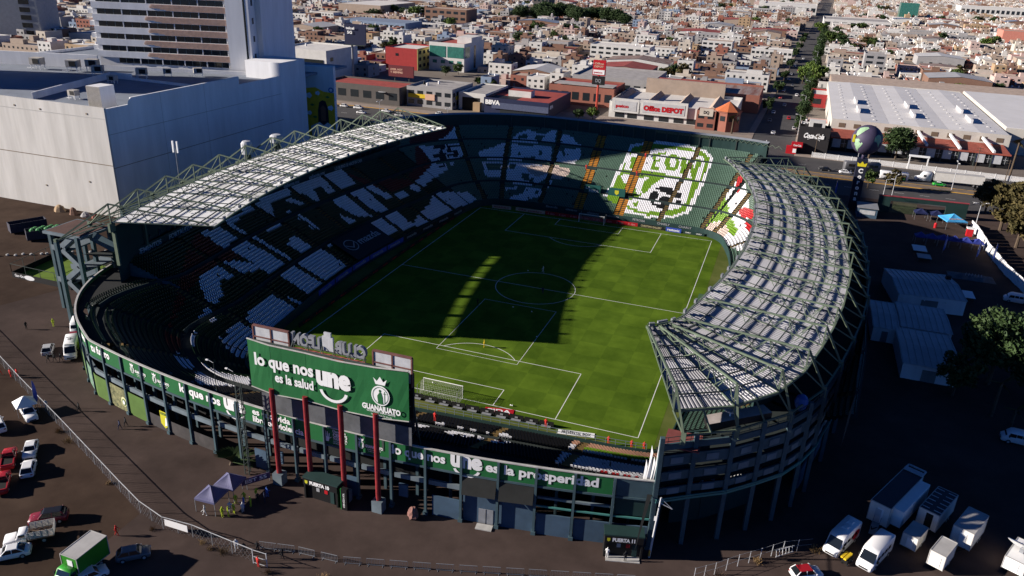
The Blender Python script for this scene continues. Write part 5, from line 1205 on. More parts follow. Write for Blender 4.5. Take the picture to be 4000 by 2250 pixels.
def bldg(name, label, x0, x1, y0, y1, h, wall, roof, cat='building', par=0.8, storeys=2, nwin=0, sidewin=0, tanks=0, group=None, rz=0.0):
    """box building: four walls with a parapet, sunken roof, window parts on the street side"""
    t = thing(name, label, cat, ((x0+x1)/2, y0, 0), rz, group); w = x1-x0; d = y1-y0
    b = MB(); T = 0.25
    for a in ((-w/2, w/2, 0, T), (-w/2, w/2, d-T, d), (-w/2, -w/2+T, T, d-T), (w/2-T, w/2, T, d-T)): b.span(*a, 0, h)
    b.build('wall', wall, t); b = MB(); b.quad((-w/2+T, T, h-par), (w/2-T, T, h-par), (w/2-T, d-T, h-par), (-w/2+T, d-T, h-par)); b.build('roof', roof, t)
    for s in range(storeys):
        zb = (h-par)*s/storeys+(h-par)/storeys*0.3; zh = (h-par)/storeys*0.45
        for i in range(nwin):
            c = -w/2+w*(i+0.5)/nwin; b = MB(); b.span(c-w/nwin*0.32, c+w/nwin*0.32, -0.05, 0.05, zb, zb+zh); b.build('window', M_win, t)
        for i in range(sidewin):
            c = d*(i+0.5)/sidewin; b = MB(); b.span(w/2-0.05, w/2+0.05, c-d/sidewin*0.25, c+d/sidewin*0.25, zb, zb+zh); b.build('window', M_win, t)
    for i in range(tanks):
        b = MB(); tx = -w/2+1.2+(w-2.4)*rnd.random(); ty = d*(0.3+0.5*rnd.random()); b.lathe((tx, ty, h-par), [(0.55, 0), (0.58, 1.1), (0.45, 1.35), (0.15, 1.45)], 8); b.build('water_tank', M_letter if rnd.random() < 0.6 else M_black, t)
    return t
def sign_txt(t, s, x, y, z, h, w, m, bold=0.03, name='lettering', right=(1, 0, 0)):
    b = MB(); put_text(b, s, (x, y, z), right, (0, 0, 1), h, w, 0, bold); return b.build(name, m, t)
def spart(t, name, x0, x1, y0, y1, z0, z1, m, top=None):
    b = MB(); b.span(x0, x1, y0, y1, z0, z1, 0, top); return b.build(name, m, t)
M_navy = mat('bank_navy', (0.012, 0.017, 0.055), 0.6, 0.1); M_bluepanel = mat('bank_panel', (0.07, 0.085, 0.15), 0.6, 0.2, scale=2.0)
t = bldg('bank', 'navy bank building with white BBVA lettering and a red flat roof', -88.5, -56.5, 192.5, 230, 7.2, M_navy, ROOF['red'], par=0.9)
spart(t, 'fascia', -16.05, 16.05, -0.6, -0.02, 3.9, 7.3, M_navy); spart(t, 'panel_band', -12.0, 16.0, -0.75, -0.62, 2.6, 5.4, M_bluepanel)
sign_txt(t, 'BBVA', -15.2, -0.8, 4.4, 1.9, 7.4, M_letter, 0.05); sign_txt(t, 'BBVA', 16.2, 1.0, 4.3, 1.5, 5.0, M_letter, 0.05, right=(0, 1, 0))
spart(t, 'roof_court', -15.5, -2.0, 3, 14, 6.2, 6.35, M_black); spart(t, 'penthouse', -9, 2.5, 14, 20, 6.3, 9.2, WALL['white'], None); spart(t, 'penthouse_roof', -8.8, 2.3, 14.2, 19.8, 9.2, 9.3, ROOF['red']); spart(t, 'shop_window', -8, 15, -0.15, -0.03, 0.3, 2.5, M_win)
t = bldg('bank_annex', 'low grey and white shop with pale membrane roof left of the bank', -102.5, -88.8, 194.5, 226, 8.2, WALL['white'], ROOF['grey'], par=0.6)
spart(t, 'dark_front', -5.0, 4.0, -0.1, 0.0, 0, 6.0, M_black); spart(t, 'entrance_box', 1.5, 5.0, -2.5, 0, 0, 4.2, WALL['ochre'])
# plaza with shop signs
pz = bldg('shopping_plaza', 'white shopping plaza with red petco and Office Depot signs', -33, 25, 214, 260, 7.6, WALL['white'], ROOF['white'], par=1.4)
for x0, x1, z1 in ((-27.5, -14.5, 9.2), (-14.0, 8.0, 9.6)):
    spart(pz, 'sign_wall', x0, x1, -1.3, -0.02, 2.9, z1, WALL['white']); spart(pz, 'sign_face', x0+1.2, x1-1.2, -1.42, -1.31, 3.9, z1-1.0, mat('sign_face', (0.45, 0.45, 0.46), 0.7, 0.1))
sign_txt(pz, 'petco', -25.6, -1.5, 5.2, 1.4, 6.2, M_red, 0.05); sign_txt(pz, 'Office DEPOT', -12.4, -1.5, 5.0, 2.1, 18.6, M_red, 0.075)
for k, x in enumerate((-26, -20, -12, -5, 2, 8, 13)): spart(pz, 'shop_window', x, x+4.5, -0.12, -0.02, 0.3, 2.7, M_win)
for x0 in (-29, -14, 1, 16):
    b = MB(); b.poly([(x0, 3, 6.3), (x0+13, 3, 6.3), (x0+13, 40, 6.3), (x0, 40, 6.3)]); 
    b = MB(); b.poly([(x0, 8, 6.3), (x0+2.2, 8, 8.1), (x0+4.4, 8, 6.3)]); b.quad((x0+2.2, 8, 8.1), (x0, 8, 6.3), (x0, 42, 6.3), (x0+2.2, 42, 8.1)); b.quad((x0+4.4, 8, 6.3), (x0+2.2, 8, 8.1), (x0+2.2, 42, 8.1), (x0+4.4, 42, 6.3)); b.build('roof_ridge', ROOF['tan'], pz)
spart(pz, 'rear_wall', -20, 20, 44, 46.2, 0, 13.5, WALL['tan']); spart(pz, 'rear_roof', -18, 18, 46.4, 70, 10.5, 10.8, ROOF['red'])
ot = thing('corner_pavilion', 'octagonal brick pavilion with pointed orange tiled roof on the street corner', 'building', (22.5, 210.5, 0))
b = MB(); b.lathe((0, 0, 0), [(5.4, 0), (5.4, 8.2), (5.8, 8.4), (5.8, 8.9), (5.0, 9.0)], 8); b.build('wall', WALL['terracotta'], ot)
b = MB(); b.lathe((0, 0, 9.0), [(6.2, 0), (3.0, 2.0), (0.1, 3.9)], 8); b.build('roof', mat('tile_orange', (0.46, 0.13, 0.05), 0.8, 0.2, scale=3), ot)
for k in range(8): a = (k+0.5)*math.pi/4; b = MB(); b.box((5.05*math.cos(a), 5.05*math.sin(a), 5.8), (0.12, 2.4, 2.2), 0, a); b.build('window', M_win, ot)
t = bldg('shop', 'cream corner shop with terracotta front beside the pointed pavilion', 9, 17.5, 206, 214, 8.5, WALL['terracotta'], ROOF['tan'], nwin=2, storeys=2); spart(t, 'pediment', -3, 3, -0.3, 0, 6.2, 9.6, WALL['cream']); sign_txt(t, 'DQ', -1.2, -0.36, 7.2, 1.3, 2.4, M_black, 0.03)
bldg('warehouse_shed', 'rust-streaked corrugated shed with brick walls beside the street', -12, 33, 262, 300, 9, WALL['terracotta'], mat('rusty_sheet', (0.33, 0.30, 0.29), 0.7, col2=(0.16, 0.06, 0.04), scale=0.25, stretch=(1, 0.1, 1)), par=1.0)
t = bldg('shop_hall', 'terracotta shop hall with arcade front behind the bank', -70, -36, 236, 262, 9.5, WALL['terracotta'], ROOF['red'], nwin=6, storeys=1); spart(t, 'grey_roof', -15, 16, 2, 12, 9.6, 9.9, ROOF['grey'])
bldg('workshop', 'long grey metal-roofed workshop behind the red pylon sign', -66, -22, 266, 310, 11, WALL['grey'], ROOF['grey'], nwin=8, storeys=1)
# glazed white office
gg = bldg('office_block', 'white four-storey office with big green glass windows', -172, -148, 309, 342, 17.2, WALL['white'], ROOF['red'], par=1.2)
M_gg = mat('green_glass', (0.04, 0.16, 0.13), 0.15, 0.25, scale=0.6, spec=0.6)
for x0, x1 in ((-11.6, -0.6), (0.6, 11.6)): spart(gg, 'glass_bay', x0, x1, -0.2, 0.0, 8.4, 15.0, M_gg)
spart(gg, 'glass_side', 11.98, 12.12, 1, 9, 8.4, 15.0, M_gg)
for i in range(4): spart(gg, 'window', -9.5+i*5.6, -6.6+i*5.6, -0.1, 0.0, 4.6, 6.6, M_gg)
spart(gg, 'rear_tower', 2, 11.9, 12, 30, 16, 20, WALL['white']); spart(gg, 'side_slot', 11.98, 12.1, 16, 19, 1, 15, M_win)
t = bldg('red_apartments', 'red and yellow walled apartment house beside the glazed office', -198, -176, 300, 326, 13, mat('wall_crimson', (0.33, 0.035, 0.035), 0.9, 0.1), ROOF['white'], storeys=3, sidewin=3); spart(t, 'side_wall', 11.02, 11.3, 0, 26, 0, 12.8, mat('wall_mustard', (0.50, 0.42, 0.15), 0.9, 0.1))
for s in range(3):
    for i in range(4): spart(t, 'window', 11.3, 11.36, 2+6*i, 5+6*i, 1.6+4*s, 3.6+4*s, M_win)
spart(t, 'window', -4, -2, -0.1, 0, 8, 9.6, M_win)
t = bldg('dark_glass_office', 'dark glass-fronted office with white side wall below the telecom billboard', -228, -196, 228, 262, 17, WALL['white'], ROOF['white'], tanks=2); spart(t, 'glass_front', -16, 14, -0.3, -0.02, 0, 12, M_glassd)
spart(t, 'side_window', 16.0, 16.1, 4, 7, 11, 13, M_win)
tb_ = thing('telecom_billboard', 'tall dark blue telecom billboard on a single post', 'billboard', (-184.5, 236.6, 0))
b = MB(); b.tube((0, 0, 0), (0, 0, 21), 0.6, None, 10); b.build('post', M_grey, tb_); b = MB(); b.box((2.2, 0, 26), (12.5, 1.0, 10.8), 0, 0.1); b.build('panel', M_navy, tb_)
sign_txt(tb_, 'telcel', -3, -1.1, 28.6, 1.3, 5.2, M_letter); sign_txt(tb_, '5G', -2.2, -1.1, 26.3, 1.4, 3.0, M_letter, 0.04); b = MB(); b.box((2.2, -1.2, 20.4), (12.5, 1.6, 0.2), 0, 0.1); b.build('catwalk', M_steel_d, tb_)
# dark low restaurants on the left of the avenue
t = bldg('restaurant', 'long dark restaurant with black front and red roof on the avenue', -172, -130, 186, 206, 8.5, WALL['dark'], ROOF['red'], nwin=6, storeys=1); b = MB(); b.lathe((12, -0.3, 6), [(0.1, 0), (2.0, 0.05)], 16); b.build('round_emblem', M_greyl, t)
t = bldg('snack_shop', 'shop with yellow banner signs and rooftop clutter on the avenue', -128, -104, 190, 216, 9.5, WALL['grey'], ROOF['grey'], nwin=5, storeys=2, sidewin=6, tanks=3); spart(t, 'yellow_sign', -11, -2, -0.5, -0.05, 4.2, 6.0, mat('sign_yellow', (0.65, 0.45, 0.02), 0.6, 0.1)); spart(t, 'yellow_sign', 12.05, 12.4, 4, 16, 4.2, 6.0, mat('sign_yellow', (0.65, 0.45, 0.02), 0.6, 0.1)); spart(t, 'pink_sign', -2, 3, -0.55, -0.05, 3.6, 6.4, M_cream)
rb = thing('roadside_billboard', 'dark red billboard above the restaurant roof', 'billboard', (-140, 208, 0)); b = MB(); b.box((0, 0, 13), (14, 0.8, 5.5)); b.build('panel', mat('sign_maroon', (0.11, 0.015, 0.02), 0.6, 0.1), rb); b = MB(); b.bar((-4, 0.6, 0), (-4, 0.6, 12), 0.4); b.bar((4, 0.6, 0), (4, 0.6, 12), 0.4); b.build('posts', M_steel_d, rb)
sign_txt(rb, 'AYER, HOY', -6, -0.45, 13.4, 0.9, 7, M_cream); sign_txt(rb, 'Y SIEMPRE', -6, -0.45, 12.0, 0.9, 7, M_cream)
py = thing('pylon_sign', 'tall red pylon sign with stacked shop panels', 'sign', (-42.1, 226.3, 0)); b = MB(); b.tube((0, 0, 0), (0, 0, 23), 0.55, None, 10); b.build('post', mat('pylon_red', (0.42, 0.05, 0.03), 0.6, 0.1), py)
b = MB(); b.box((0, 0, 20.6), (6.2, 1.4, 7.2)); b.build('panel', M_red, py); b = MB(); b.box((0, 0, 14.6), (6.2, 1.4, 4.0)); b.build('panel', M_black, py); b = MB(); b.box((0, -0.75, 18.6), (5.6, 0.1, 2.2)); b.build('panel', M_letter, py); sign_txt(py, 'Office', -2.4, -0.76, 22.2, 0.9, 4.6, M_cream); sign_txt(py, 'DEPOT', -2.4, -0.76, 20.8, 0.9, 4.6, M_cream); sign_txt(py, 'petco', -2.4, -0.83, 18.1, 0.9, 4.2, M_red); sign_txt(py, 'DQ', -1.4, -0.76, 13.8, 1.6, 2.8, M_grey)
# soft drink building
cc = bldg('drinks_depot', 'black-fronted drinks depot with white Coca-Cola script', 53.2, 65.0, 178, 184, 11.0, mat('depot_black', (0.022, 0.020, 0.022), 0.8, 0.15), ROOF['red'], par=1.4)
b = MB(); put_text(b, 'Coca-Cola', (-4.0, -0.12, 6.6), (1, -0.02, 0.0), (0.25, 0, 1), 1.9, 7.8, 0, 0.05); b.build('lettering', M_letter, cc); arc_band(b2 := MB(), lambda u, v: (u, -0.12, 6.2+v), 0, -1.6, 3.0, 1.9, 0.6, 2.4, 0.14); b2.build('lettering', M_letter, cc)
spart(cc, 'roof_cabin', -2.5, 3.5, 1.5, 5.5, 9.6, 13.2, WALL['white']); spart(cc, 'cabin_gap', -1.0, 2.2, 1.42, 1.5, 9.7, 12.4, M_black)
k = thing('drinks_kiosk', 'small red and white drinks kiosk on the corner', 'kiosk', (51.8, 176.2, 0)); b = MB(); b.span(-2.4, 1.6, -1.2, 1.2, 0, 3.0); b.build('cabin', M_red, k); b = MB(); b.span(-0.6, 3.6, -1.6, 1.4, 3.0, 4.6); b.build('sign_box', M_red, k); sign_txt(k, 'Coca-Cola', 0.2, -1.65, 3.4, 0.7, 3.0, M_letter); b = MB(); b.span(0.2, 1.5, -1.25, -1.2, 0.6, 2.2); b.build('poster', M_letter, k)
for j in range(3):
    y0 = 186+j*14; bldg('depot_annex', ['low red-roofed annex behind the black depot front', 'middle annex with pale roof along the side street', 'rear annex with red roof and white tank stand'][j], 54, 65, y0, y0+12.5, 7.5-j*0.5, WALL[('terracotta', 'white', 'pink')[j]], ROOF[('red', 'grey', 'red')[j]], tanks=2, nwin=0)
bldg('depot_garage', 'red-walled garage with striped white canopy behind the white warehouse', 58, 84, 300, 322, 7, mat('wall_crimson', (0.33, 0.035, 0.035), 0.9, 0.1), ROOF['white'], nwin=4, storeys=1)
# big white warehouse
wh = thing('warehouse', 'vast white-roofed warehouse with red canopy and grey panelled front', 'warehouse', (66, 182, 0))
M_whroof = mat('warehouse_roof', (0.60, 0.585, 0.58), 0.6, 0.06, scale=0.1); M_whwall = mat('warehouse_wall', (0.50, 0.47, 0.42), 0.85, 0.08, scale=0.2); M_rust = mat('canopy_rust', (0.30, 0.075, 0.05), 0.8, 0.2)
def wpart(name, x0, x1, y0, y1, z0, z1, m, parent=wh): b = MB(); b.span(x0, x1, y0, y1, z0, z1); return b.build(name, m, parent)
wpart('front_wall', 0, 68, 24, 24.4, 0, 10.4, M_whwall); wpart('side_wall', 0, 0.4, 24.4, 150, 0, 10, M_whwall); wpart('side_wall', 67.6, 68, 24.4, 150, 0, 10, M_whwall); wpart('rear_wall', 0.4, 67.6, 149.6, 150, 0, 10.4, M_whwall)
for i in range(3):
    x0 = 0.2+22.6*i; b = MB(); b.quad((x0, 24.2, 10.0), (x0+11.3, 24.2, 10.5), (x0+11.3, 150, 10.5), (x0, 150, 10.0)); b.quad((x0+11.3, 24.2, 10.5), (x0+22.55, 24.2, 10.0), (x0+22.55, 150, 10.0), (x0+11.3, 150, 10.5)); b.poly([(x0, 24.2, 9.9), (x0+22.55, 24.2, 9.9), (x0+11.3, 24.2, 10.5)], 0); r = b.build('roof', M_whroof, wh)
    for dx in (5.4, 17.0):
        for k in range(12):
            yy = 31+k*9.6; b = MB(); zz = 10.0+0.5*(dx/11.3 if dx < 11.3 else (22.6-dx)/11.3); b.loft([[(x0+dx-0.7*q, yy-1.0*q, zz+0.35*(1.2-q)+0.0), (x0+dx+0.7*q, yy-1.0*q, zz+0.35*(1.2-q)), (x0+dx+0.7*q, yy+1.0*q, zz+0.35*(1.2-q)), (x0+dx-0.7*q, yy+1.0*q, zz+0.35*(1.2-q))] for q in (1.0, 0.75, 0.3)]); b.build('roof_vent', M_whroof, r)
    for k in range(2):
        b = MB(); b.box((x0+11.3, 52+k*26, 11.3), (1.0, 14, 1.6)); b.build('skylight_box', M_whroof, r)
wpart('rear_hall', 2, 110, 152, 190, 0, 9.5, WALL['tan']); wpart('right_hall', 69, 130, 40, 150, 0, 10.8, M_whwall)
wpart('rear_hall_roof', 2.3, 109.7, 152.3, 189.7, 9.5, 9.7, ROOF['tan']); wpart('right_hall_roof', 69.3, 129.7, 40.3, 149.7, 10.8, 11.0, M_whroof)
for i in range(11): wpart('wall_vent', 3.0+6.0*i, 5.6+6.0*i, 23.9, 24.05, 7.2, 9.0, mat('vent_brown', (0.14, 0.10, 0.07), 0.8, 0.1))
b = MB(); b.poly([(0, 8, 5.6), (66, 8, 5.6), (66, 24, 6.4), (0, 24, 6.4)]); b.poly([(0, 24, 6.1), (66, 24, 6.1), (66, 8, 5.3), (0, 8, 5.3)]); b.quad((0, 8, 5.3), (66, 8, 5.3), (66, 8, 5.6), (0, 8, 5.6)); b.build('canopy', M_rust, wh)
wpart('canopy_beam', 0, 66, 7.6, 7.95, 5.2, 5.8, M_rust)
for i in range(3): b = MB(); b.bar((34+12*i, 23.8, 8.6), (36+12*i, 7.8, 6.2), 0.8, 0.9); b.build('rain_chute', M_letter, wh)
for i in range(11):
    wpart('front_panel', 1.0+5.9*i, 4.2+5.9*i, 8.0, 8.2, 1.6, 5.1, M_greyl); f = wpart('office_window', 4.5+5.9*i, 6.6+5.9*i, 8.3, 8.45, 1.8, 5.0, M_win)
    b = MB(); b.span(5.5+5.9*i, 5.6+5.9*i, 8.22, 8.3, 1.8, 5.0); b.span(4.5+5.9*i, 6.6+5.9*i, 8.22, 8.3, 3.3, 3.42); b.build('mullion', M_greyl, f)
    wpart('front_post', 0.5+5.9*i, 0.8+5.9*i, 7.7, 8.0, 0, 5.2, M_steel_d)
wpart('ground_front', 0, 66, 8.6, 8.9, 0, 5.2, M_black)
# white picket fence along the avenue: every panel its own part
fe = thing('picket_fence', 'long white picket fence in front of the warehouse', 'fence', (59.5, 172.6, 0.1), math.atan2(-4.4, 74))
b = MB()
for k in range(20): b.box((k*0.24-2.3, 0, 1.05), (0.14, 0.08, 2.0))
b.box((0, 0.06, 0.6), (4.8, 0.06, 0.1)); b.box((0, 0.06, 1.6), (4.8, 0.06, 0.1)); _fm = b.mesh('fence_panel', M_letter)
for k in range(15): inst('fence_panel', _fm, fe, (2.5+4.95*k, 0, 0))
for k in range(16): b = MB(); b.box((4.95*k, 0, 1.1), (0.2, 0.2, 2.2)); b.build('post', M_letter, fe)
ga = thing('gate_portal', 'white portal frame over the picket fence behind the white lorry', 'gate', (97.5, 170.6, 0)); b = MB(); b.box((-3.2, 0, 2.6), (0.4, 0.4, 5.2)); b.build('post', M_letter, ga); b = MB(); b.box((3.2, 0, 2.6), (0.4, 0.4, 5.2)); b.build('post', M_letter, ga); b = MB(); b.box((0, 0, 5.3), (7.2, 0.6, 0.7)); b.build('lintel', M_letter, ga)
# globe on its pylon
gl = thing('globe_sign', 'painted globe on a tall black pylon reading Corona', 'sign', (71.9, 103.0, 0))
b = MB(); b.span(-1.5, 1.5, -1.5, 1.5, 0, 16.2); b.build('pylon', mat('pylon_navy', (0.012, 0.014, 0.03), 0.6, 0.1), gl)
b = MB()
for k, c in enumerate('Corona'): put_text(b, c, (0, -1.56, 12.0-k*1.75), (1, 0, 0), (0, 0, 1), 1.3, None, 0, 0.05, center=True)
b.build('lettering', M_letter, gl); b = MB(); b.poly([(-1.2, -1.55, 14.0), (1.2, -1.55, 14.0), (1.4, -1.55, 15.2), (0.6, -1.55, 14.8), (0, -1.55, 15.6), (-0.6, -1.55, 14.8), (-1.4, -1.55, 15.2)]); b.build('crown_mark', mat('crown_yellow', (0.65, 0.55, 0.02), 0.6, 0.1), gl)
gp = MB(); R0 = 4.5; prof = [(R0*math.cos(a), 22.0+R0*math.sin(a)) for a in [math.pi*(-0.5+i/16) for i in range(17)]]; gp.lathe((0, 0, 0), [(max(r, 0.02), z) for r, z in prof], 28); gp.tube((0, 0, 16.2), (0, 0, 18), 0.5); g_ = gp.build('globe', mat('globe_sea', (0.055, 0.045, 0.085), 0.6, 0.15), gl, True)
def land(pts):
    """continents as thin raised patches on the sphere: (longitude from the camera side, latitude) in degrees"""
    b = MB(); R1 = R0+0.05; out = []
    base = math.atan2(-158.7-103, 48-71.9)
    for lo, la in pts: lo_ = base+R_(lo); la_ = R_(la); out.append((R1*math.cos(la_)*math.cos(lo_), R1*math.cos(la_)*math.sin(lo_), 22.0+R1*math.sin(la_)))
    c = Vector((0, 0, 0)); 
    for p in out: c += Vector(p)
    c = c/len(out)-Vector((0, 0, 22)); c = c.normalized()*R1+Vector((0, 0, 22))
    for i in range(len(out)):
        p = Vector(out[i]); q = Vector(out[(i+1) % len(out)]); 
        def up(v): d = v-Vector((0, 0, 22)); return tuple(d.normalized()*R1+Vector((0, 0, 22)))
        m1 = up((p+c)/2); m2 = up((q+c)/2); b.poly([tuple(p), tuple(q), m2, m1]); b.poly([m1, m2, tuple(c)])
    b.build('continent', mat('globe_land', (0.27, 0.42, 0.26), 0.6, 0.1), g_)
land([(-62, 52), (-40, 62), (-10, 66), (0, 58), (-18, 44), (-30, 30), (-42, 18), (-50, 22), (-58, 36)]); land([(-48, 6), (-30, 10), (-12, -6), (-20, -20), (-32, -34), (-38, -48), (-42, -38), (-46, -16)]); land([(30, 22), (48, 32), (64, 26), (62, 6), (52, -18), (46, -8), (40, 2), (28, 6)])
b = MB(); b.box((-3.9, -2.6, 22.6), (0.6, 0.6, 2.2)); b.build('side_lamp', mat('crown_yellow', (0.65, 0.55, 0.02), 0.6, 0.1), gl)
# ================================================================ trees
M_bark = mat('bark', (0.09, 0.065, 0.045), 0.95, 0.25, scale=2)
LEAF = {'green': mat('leaf_green', (0.030, 0.062, 0.012), 0.7, col2=(0.075, 0.115, 0.022), scale=1.2), 'dark': mat('leaf_dark', (0.018, 0.042, 0.012), 0.7, col2=(0.045, 0.075, 0.02), scale=1.2),
        'olive': mat('leaf_olive', (0.042, 0.040, 0.012), 0.8, col2=(0.095, 0.072, 0.024), scale=1.0), 'bright': mat('leaf_bright', (0.05, 0.10, 0.012), 0.7, col2=(0.12, 0.17, 0.03), scale=1.2)}
def crown_mesh(seed, n_clump, per, shape, leaf, mats):
    """crown of radius 1, height 2*shape: leaf-sized faces gathered in clumps, gaps between"""
    r = random.Random(seed); b = MB()
    for c in range(n_clump):
        a = r.random()*6.283; u = r.uniform(-1, 1); q = r.random()**0.35*0.80; s = math.sqrt(max(0, 1-u*u))
        cx, cy, cz = q*s*math.cos(a), q*s*math.sin(a), q*u*shape; cr = r.uniform(0.20, 0.36)
        for k in range(per):
            a2 = r.random()*6.283; u2 = r.uniform(-1, 1); s2 = math.sqrt(1-u2*u2); d = cr*r.random()**0.4
            p = Vector((cx+d*s2*math.cos(a2), cy+d*s2*math.sin(a2), cz+d*u2*0.8))
            n = Vector((r.gauss(0, 1), r.gauss(0, 1), r.gauss(0.5, 0.8))).normalized(); t = n.orthogonal().normalized(); w = n.cross(t); l = leaf*r.uniform(0.6, 1.3)
            b.quad(tuple(p-t*l-w*l*0.5), tuple(p+t*l-w*l*0.5), tuple(p+t*l*0.8+w*l*0.5), tuple(p-t*l*0.8+w*l*0.5))
    return b.mesh('crown', mats)
CROWN = {k: [crown_mesh(i*7+j, 34, 42, 0.85, 0.085, LEAF[k]) for i in range(3)] for j, k in enumerate(LEAF)}
CROWN['feather'] = [crown_mesh(90+i, 60, 46, 1.7, 0.10, LEAF['olive']) for i in range(3)]
CROWN['big'] = [crown_mesh(50+i, 110, 60, 0.9, 0.05, LEAF['dark']) for i in range(2)]
_tk = MB(); _tk.tube((0, 0, 0), (0.02, 0.01, 0.55), 0.05, 0.03, 7)
for a in (0.3, 1.9, 3.4, 4.9): _tk.tube((0.02, 0.01, 0.45), (0.25*math.cos(a), 0.25*math.sin(a), 0.9), 0.022, 0.008, 5)
_tk = _tk.mesh('trunk', M_bark)
NTREE = 0
def tree(x, y, h, r, kind, label, group=None, name='tree'):
    global NTREE
    t = thing(name, label, 'tree', (x, y, 0), 0, group); NTREE += 1
    inst('trunk', _tk, t, (0, 0, 0), rnd.random()*6, (h*0.62, h*0.62, h*0.72))
    cm = CROWN[kind]; sh = 1.7 if kind == 'feather' else 0.88; rr = h*0.40 if kind != 'feather' else h*0.46
    c = inst('crown', cm[NTREE % len(cm)], t, (0, 0, h-rr), rnd.random()*6, (r, r, rr/sh)); return t
def palm(x, y, h, label, s=1.0, name='palm_tree', lo=-0.85):
    t = thing(name, label, 'palm', (x, y, 0)); b = MB(); b.tube((0, 0, 0), (0.1, 0.05, h), 0.28*s, 0.2*s, 8); b.build('trunk', M_bark, t)
    b = MB()
    for k in range(64):
        a = k*2.4; el = 1.35+(lo-1.35)*((k*0.618) % 1); p = Vector((0.1, 0.05, h)); L_ = (1.9+0.7*((k*0.377) % 1))*s; prev = None
        for i in range(6):
            f = i/5; q = p+Vector((math.cos(a), math.sin(a), 0))*L_*f*max(0.25, math.cos(el*0.8))+Vector((0, 0, 1))*(math.sin(el)*L_*f-0.55*s*f*f); w = Vector((-math.sin(a), math.cos(a), 0.25))*0.17*s*(1-abs(f-0.4)*1.35)
            if prev: b.quad(tuple(prev[0]-prev[1]), tuple(prev[0]+prev[1]), tuple(q+w), tuple(q-w))
            prev = (q, w)
    b.build('fronds', LEAF['olive'] if h > 5 else LEAF['dark'], t); return t
# ================================================================ town
def ground_view(x, y, z=3.0):
    """is a point of the town inside the camera's field (only used to leave out houses nobody sees)"""
    v = cam_inv @ Vector((x, y, z))
    if v.z > -5: return False
    u = 0.767*v.x/-v.z; w = 0.767*v.y/-v.z
    return abs(u) < 0.53 and -0.30 < w < 0.30
bpy.context.view_layer.update(); cam_inv = cam.matrix_world.inverted()
EXCL = [(-240, -90, 180, 246), (-182, -118, 246, 309), (-105, 34, 180, 262), (-14, 34, 262, 302), (-72, -20, 234, 312), (-200, -144, 296, 346), (52, 200, 160, 375), (-440, -240, 0, 190), (-445, -385, 640, 735), (-360, -285, 505, 548), (-312, -262, 590, 622),
        (-262, -128, 700, 800), (-20, 150, 935, 1010), (-25, 125, 1185, 1260), (175, 205, 1190, 1225), (250, 275, 845, 880), (86, 112, 462, 492), (10, 46, 508, 532), (-30, -2, 520, 550), (-100, -52, 425, 470), (300, 420, 1400, 1720)]
def free(x0, x1, y0, y1):
    for a in EXCL:
        if x0 < a[1] and x1 > a[0] and y0 < a[3] and y1 > a[2]: return False
    sx0 = 34+0.0276*(max(y0, 208)-208); sx1 = 56+0.0276*(max(y0, 208)-208)
    return not (x0 < sx1+1.5 and x1 > sx0-1.5)
# low workshops with big sheet roofs, scattered among the houses
SHOPS = []
rs_ = random.Random(21)
while len(SHOPS) < 34:
    yy = rs_.uniform(250, 1250)**1.0; xx = rs_.uniform(-520, 420); w = rs_.uniform(20, 46); d = rs_.uniform(20, 34)
    if free(xx, xx+w, yy, yy+d) and ground_view(xx+w/2, yy+d/2) and not (xx < -118 and yy < 190): SHOPS.append((xx, xx+w, yy, yy+d)); EXCL.append((xx-1, xx+w+1, yy-1, yy+d+1))
CLUMPS = []
while len(CLUMPS) < 46:
    yy = rs_.uniform(270, 1500); xx = rs_.uniform(-560, 480)
    if free(xx-6, xx+6, yy-5, yy+5) and ground_view(xx, yy): CLUMPS.append((xx, yy)); EXCL.append((xx-5, xx+5, yy-4, yy+4))
CN = ['white', 'cream', 'brick', 'tan', 'grey', 'pink', 'ochre', 'terracotta', 'blue']
RN = ['grey', 'white', 'red', 'tan']
lots = []
rg = random.Random(11)
y = 216.0; row = 0
while y < 2450:
    for half in (0, 1):
        d = rg.uniform(13, 16.5); x = -900+rg.uniform(0, 5)+0.0276*y
        y0 = y+half*16.5
        while x < 900:
            w = rg.uniform(6.2, 11.0) if rg.random() < 0.78 else rg.uniform(12, 30)
            if rg.random() < 0.06: x += rg.uniform(4, 9)
            blk = ((x-0.0276*y) % 96)
            if blk < 8.0: x += 8.05-blk; continue
            far = y > 900
            if free(x, x+w, y0, y0+d) and ground_view(x+w/2, y0+d/2) and not (x < -118 and y < 120):
                right = x > 45
                st = rg.choices((1, 2, 3, 4), (0.46, 0.42, 0.11, 0.01) if not right else (0.56, 0.40, 0.04, 0.0))[0]
                c = rg.choices(CN, (0.25, 0.10, 0.21, 0.14, 0.14, 0.03, 0.03, 0.07, 0.03) if not right else (0.30, 0.16, 0.11, 0.18, 0.08, 0.10, 0.03, 0.04, 0.0))[0]
                rf = rg.choices(RN, (0.34, 0.26, 0.17, 0.23))[0]
                dd = d*rg.uniform(0.78, 1.0)
                lots.append((x, x+w-0.15, y0, y0+dd, st*3.0+0.8, st, c, rf, row+half, right))
            x += w
    row += 2
    y += 33+rg.choice((7.5, 8.5, 9.5)) if y < 1200 else 33+9+10
cx_, cy_ = cam.location.x, cam.location.y
def dist(l): return math.hypot((l[0]+l[1])/2-cx_, l[2]-cy_)
lots.sort(key=dist)
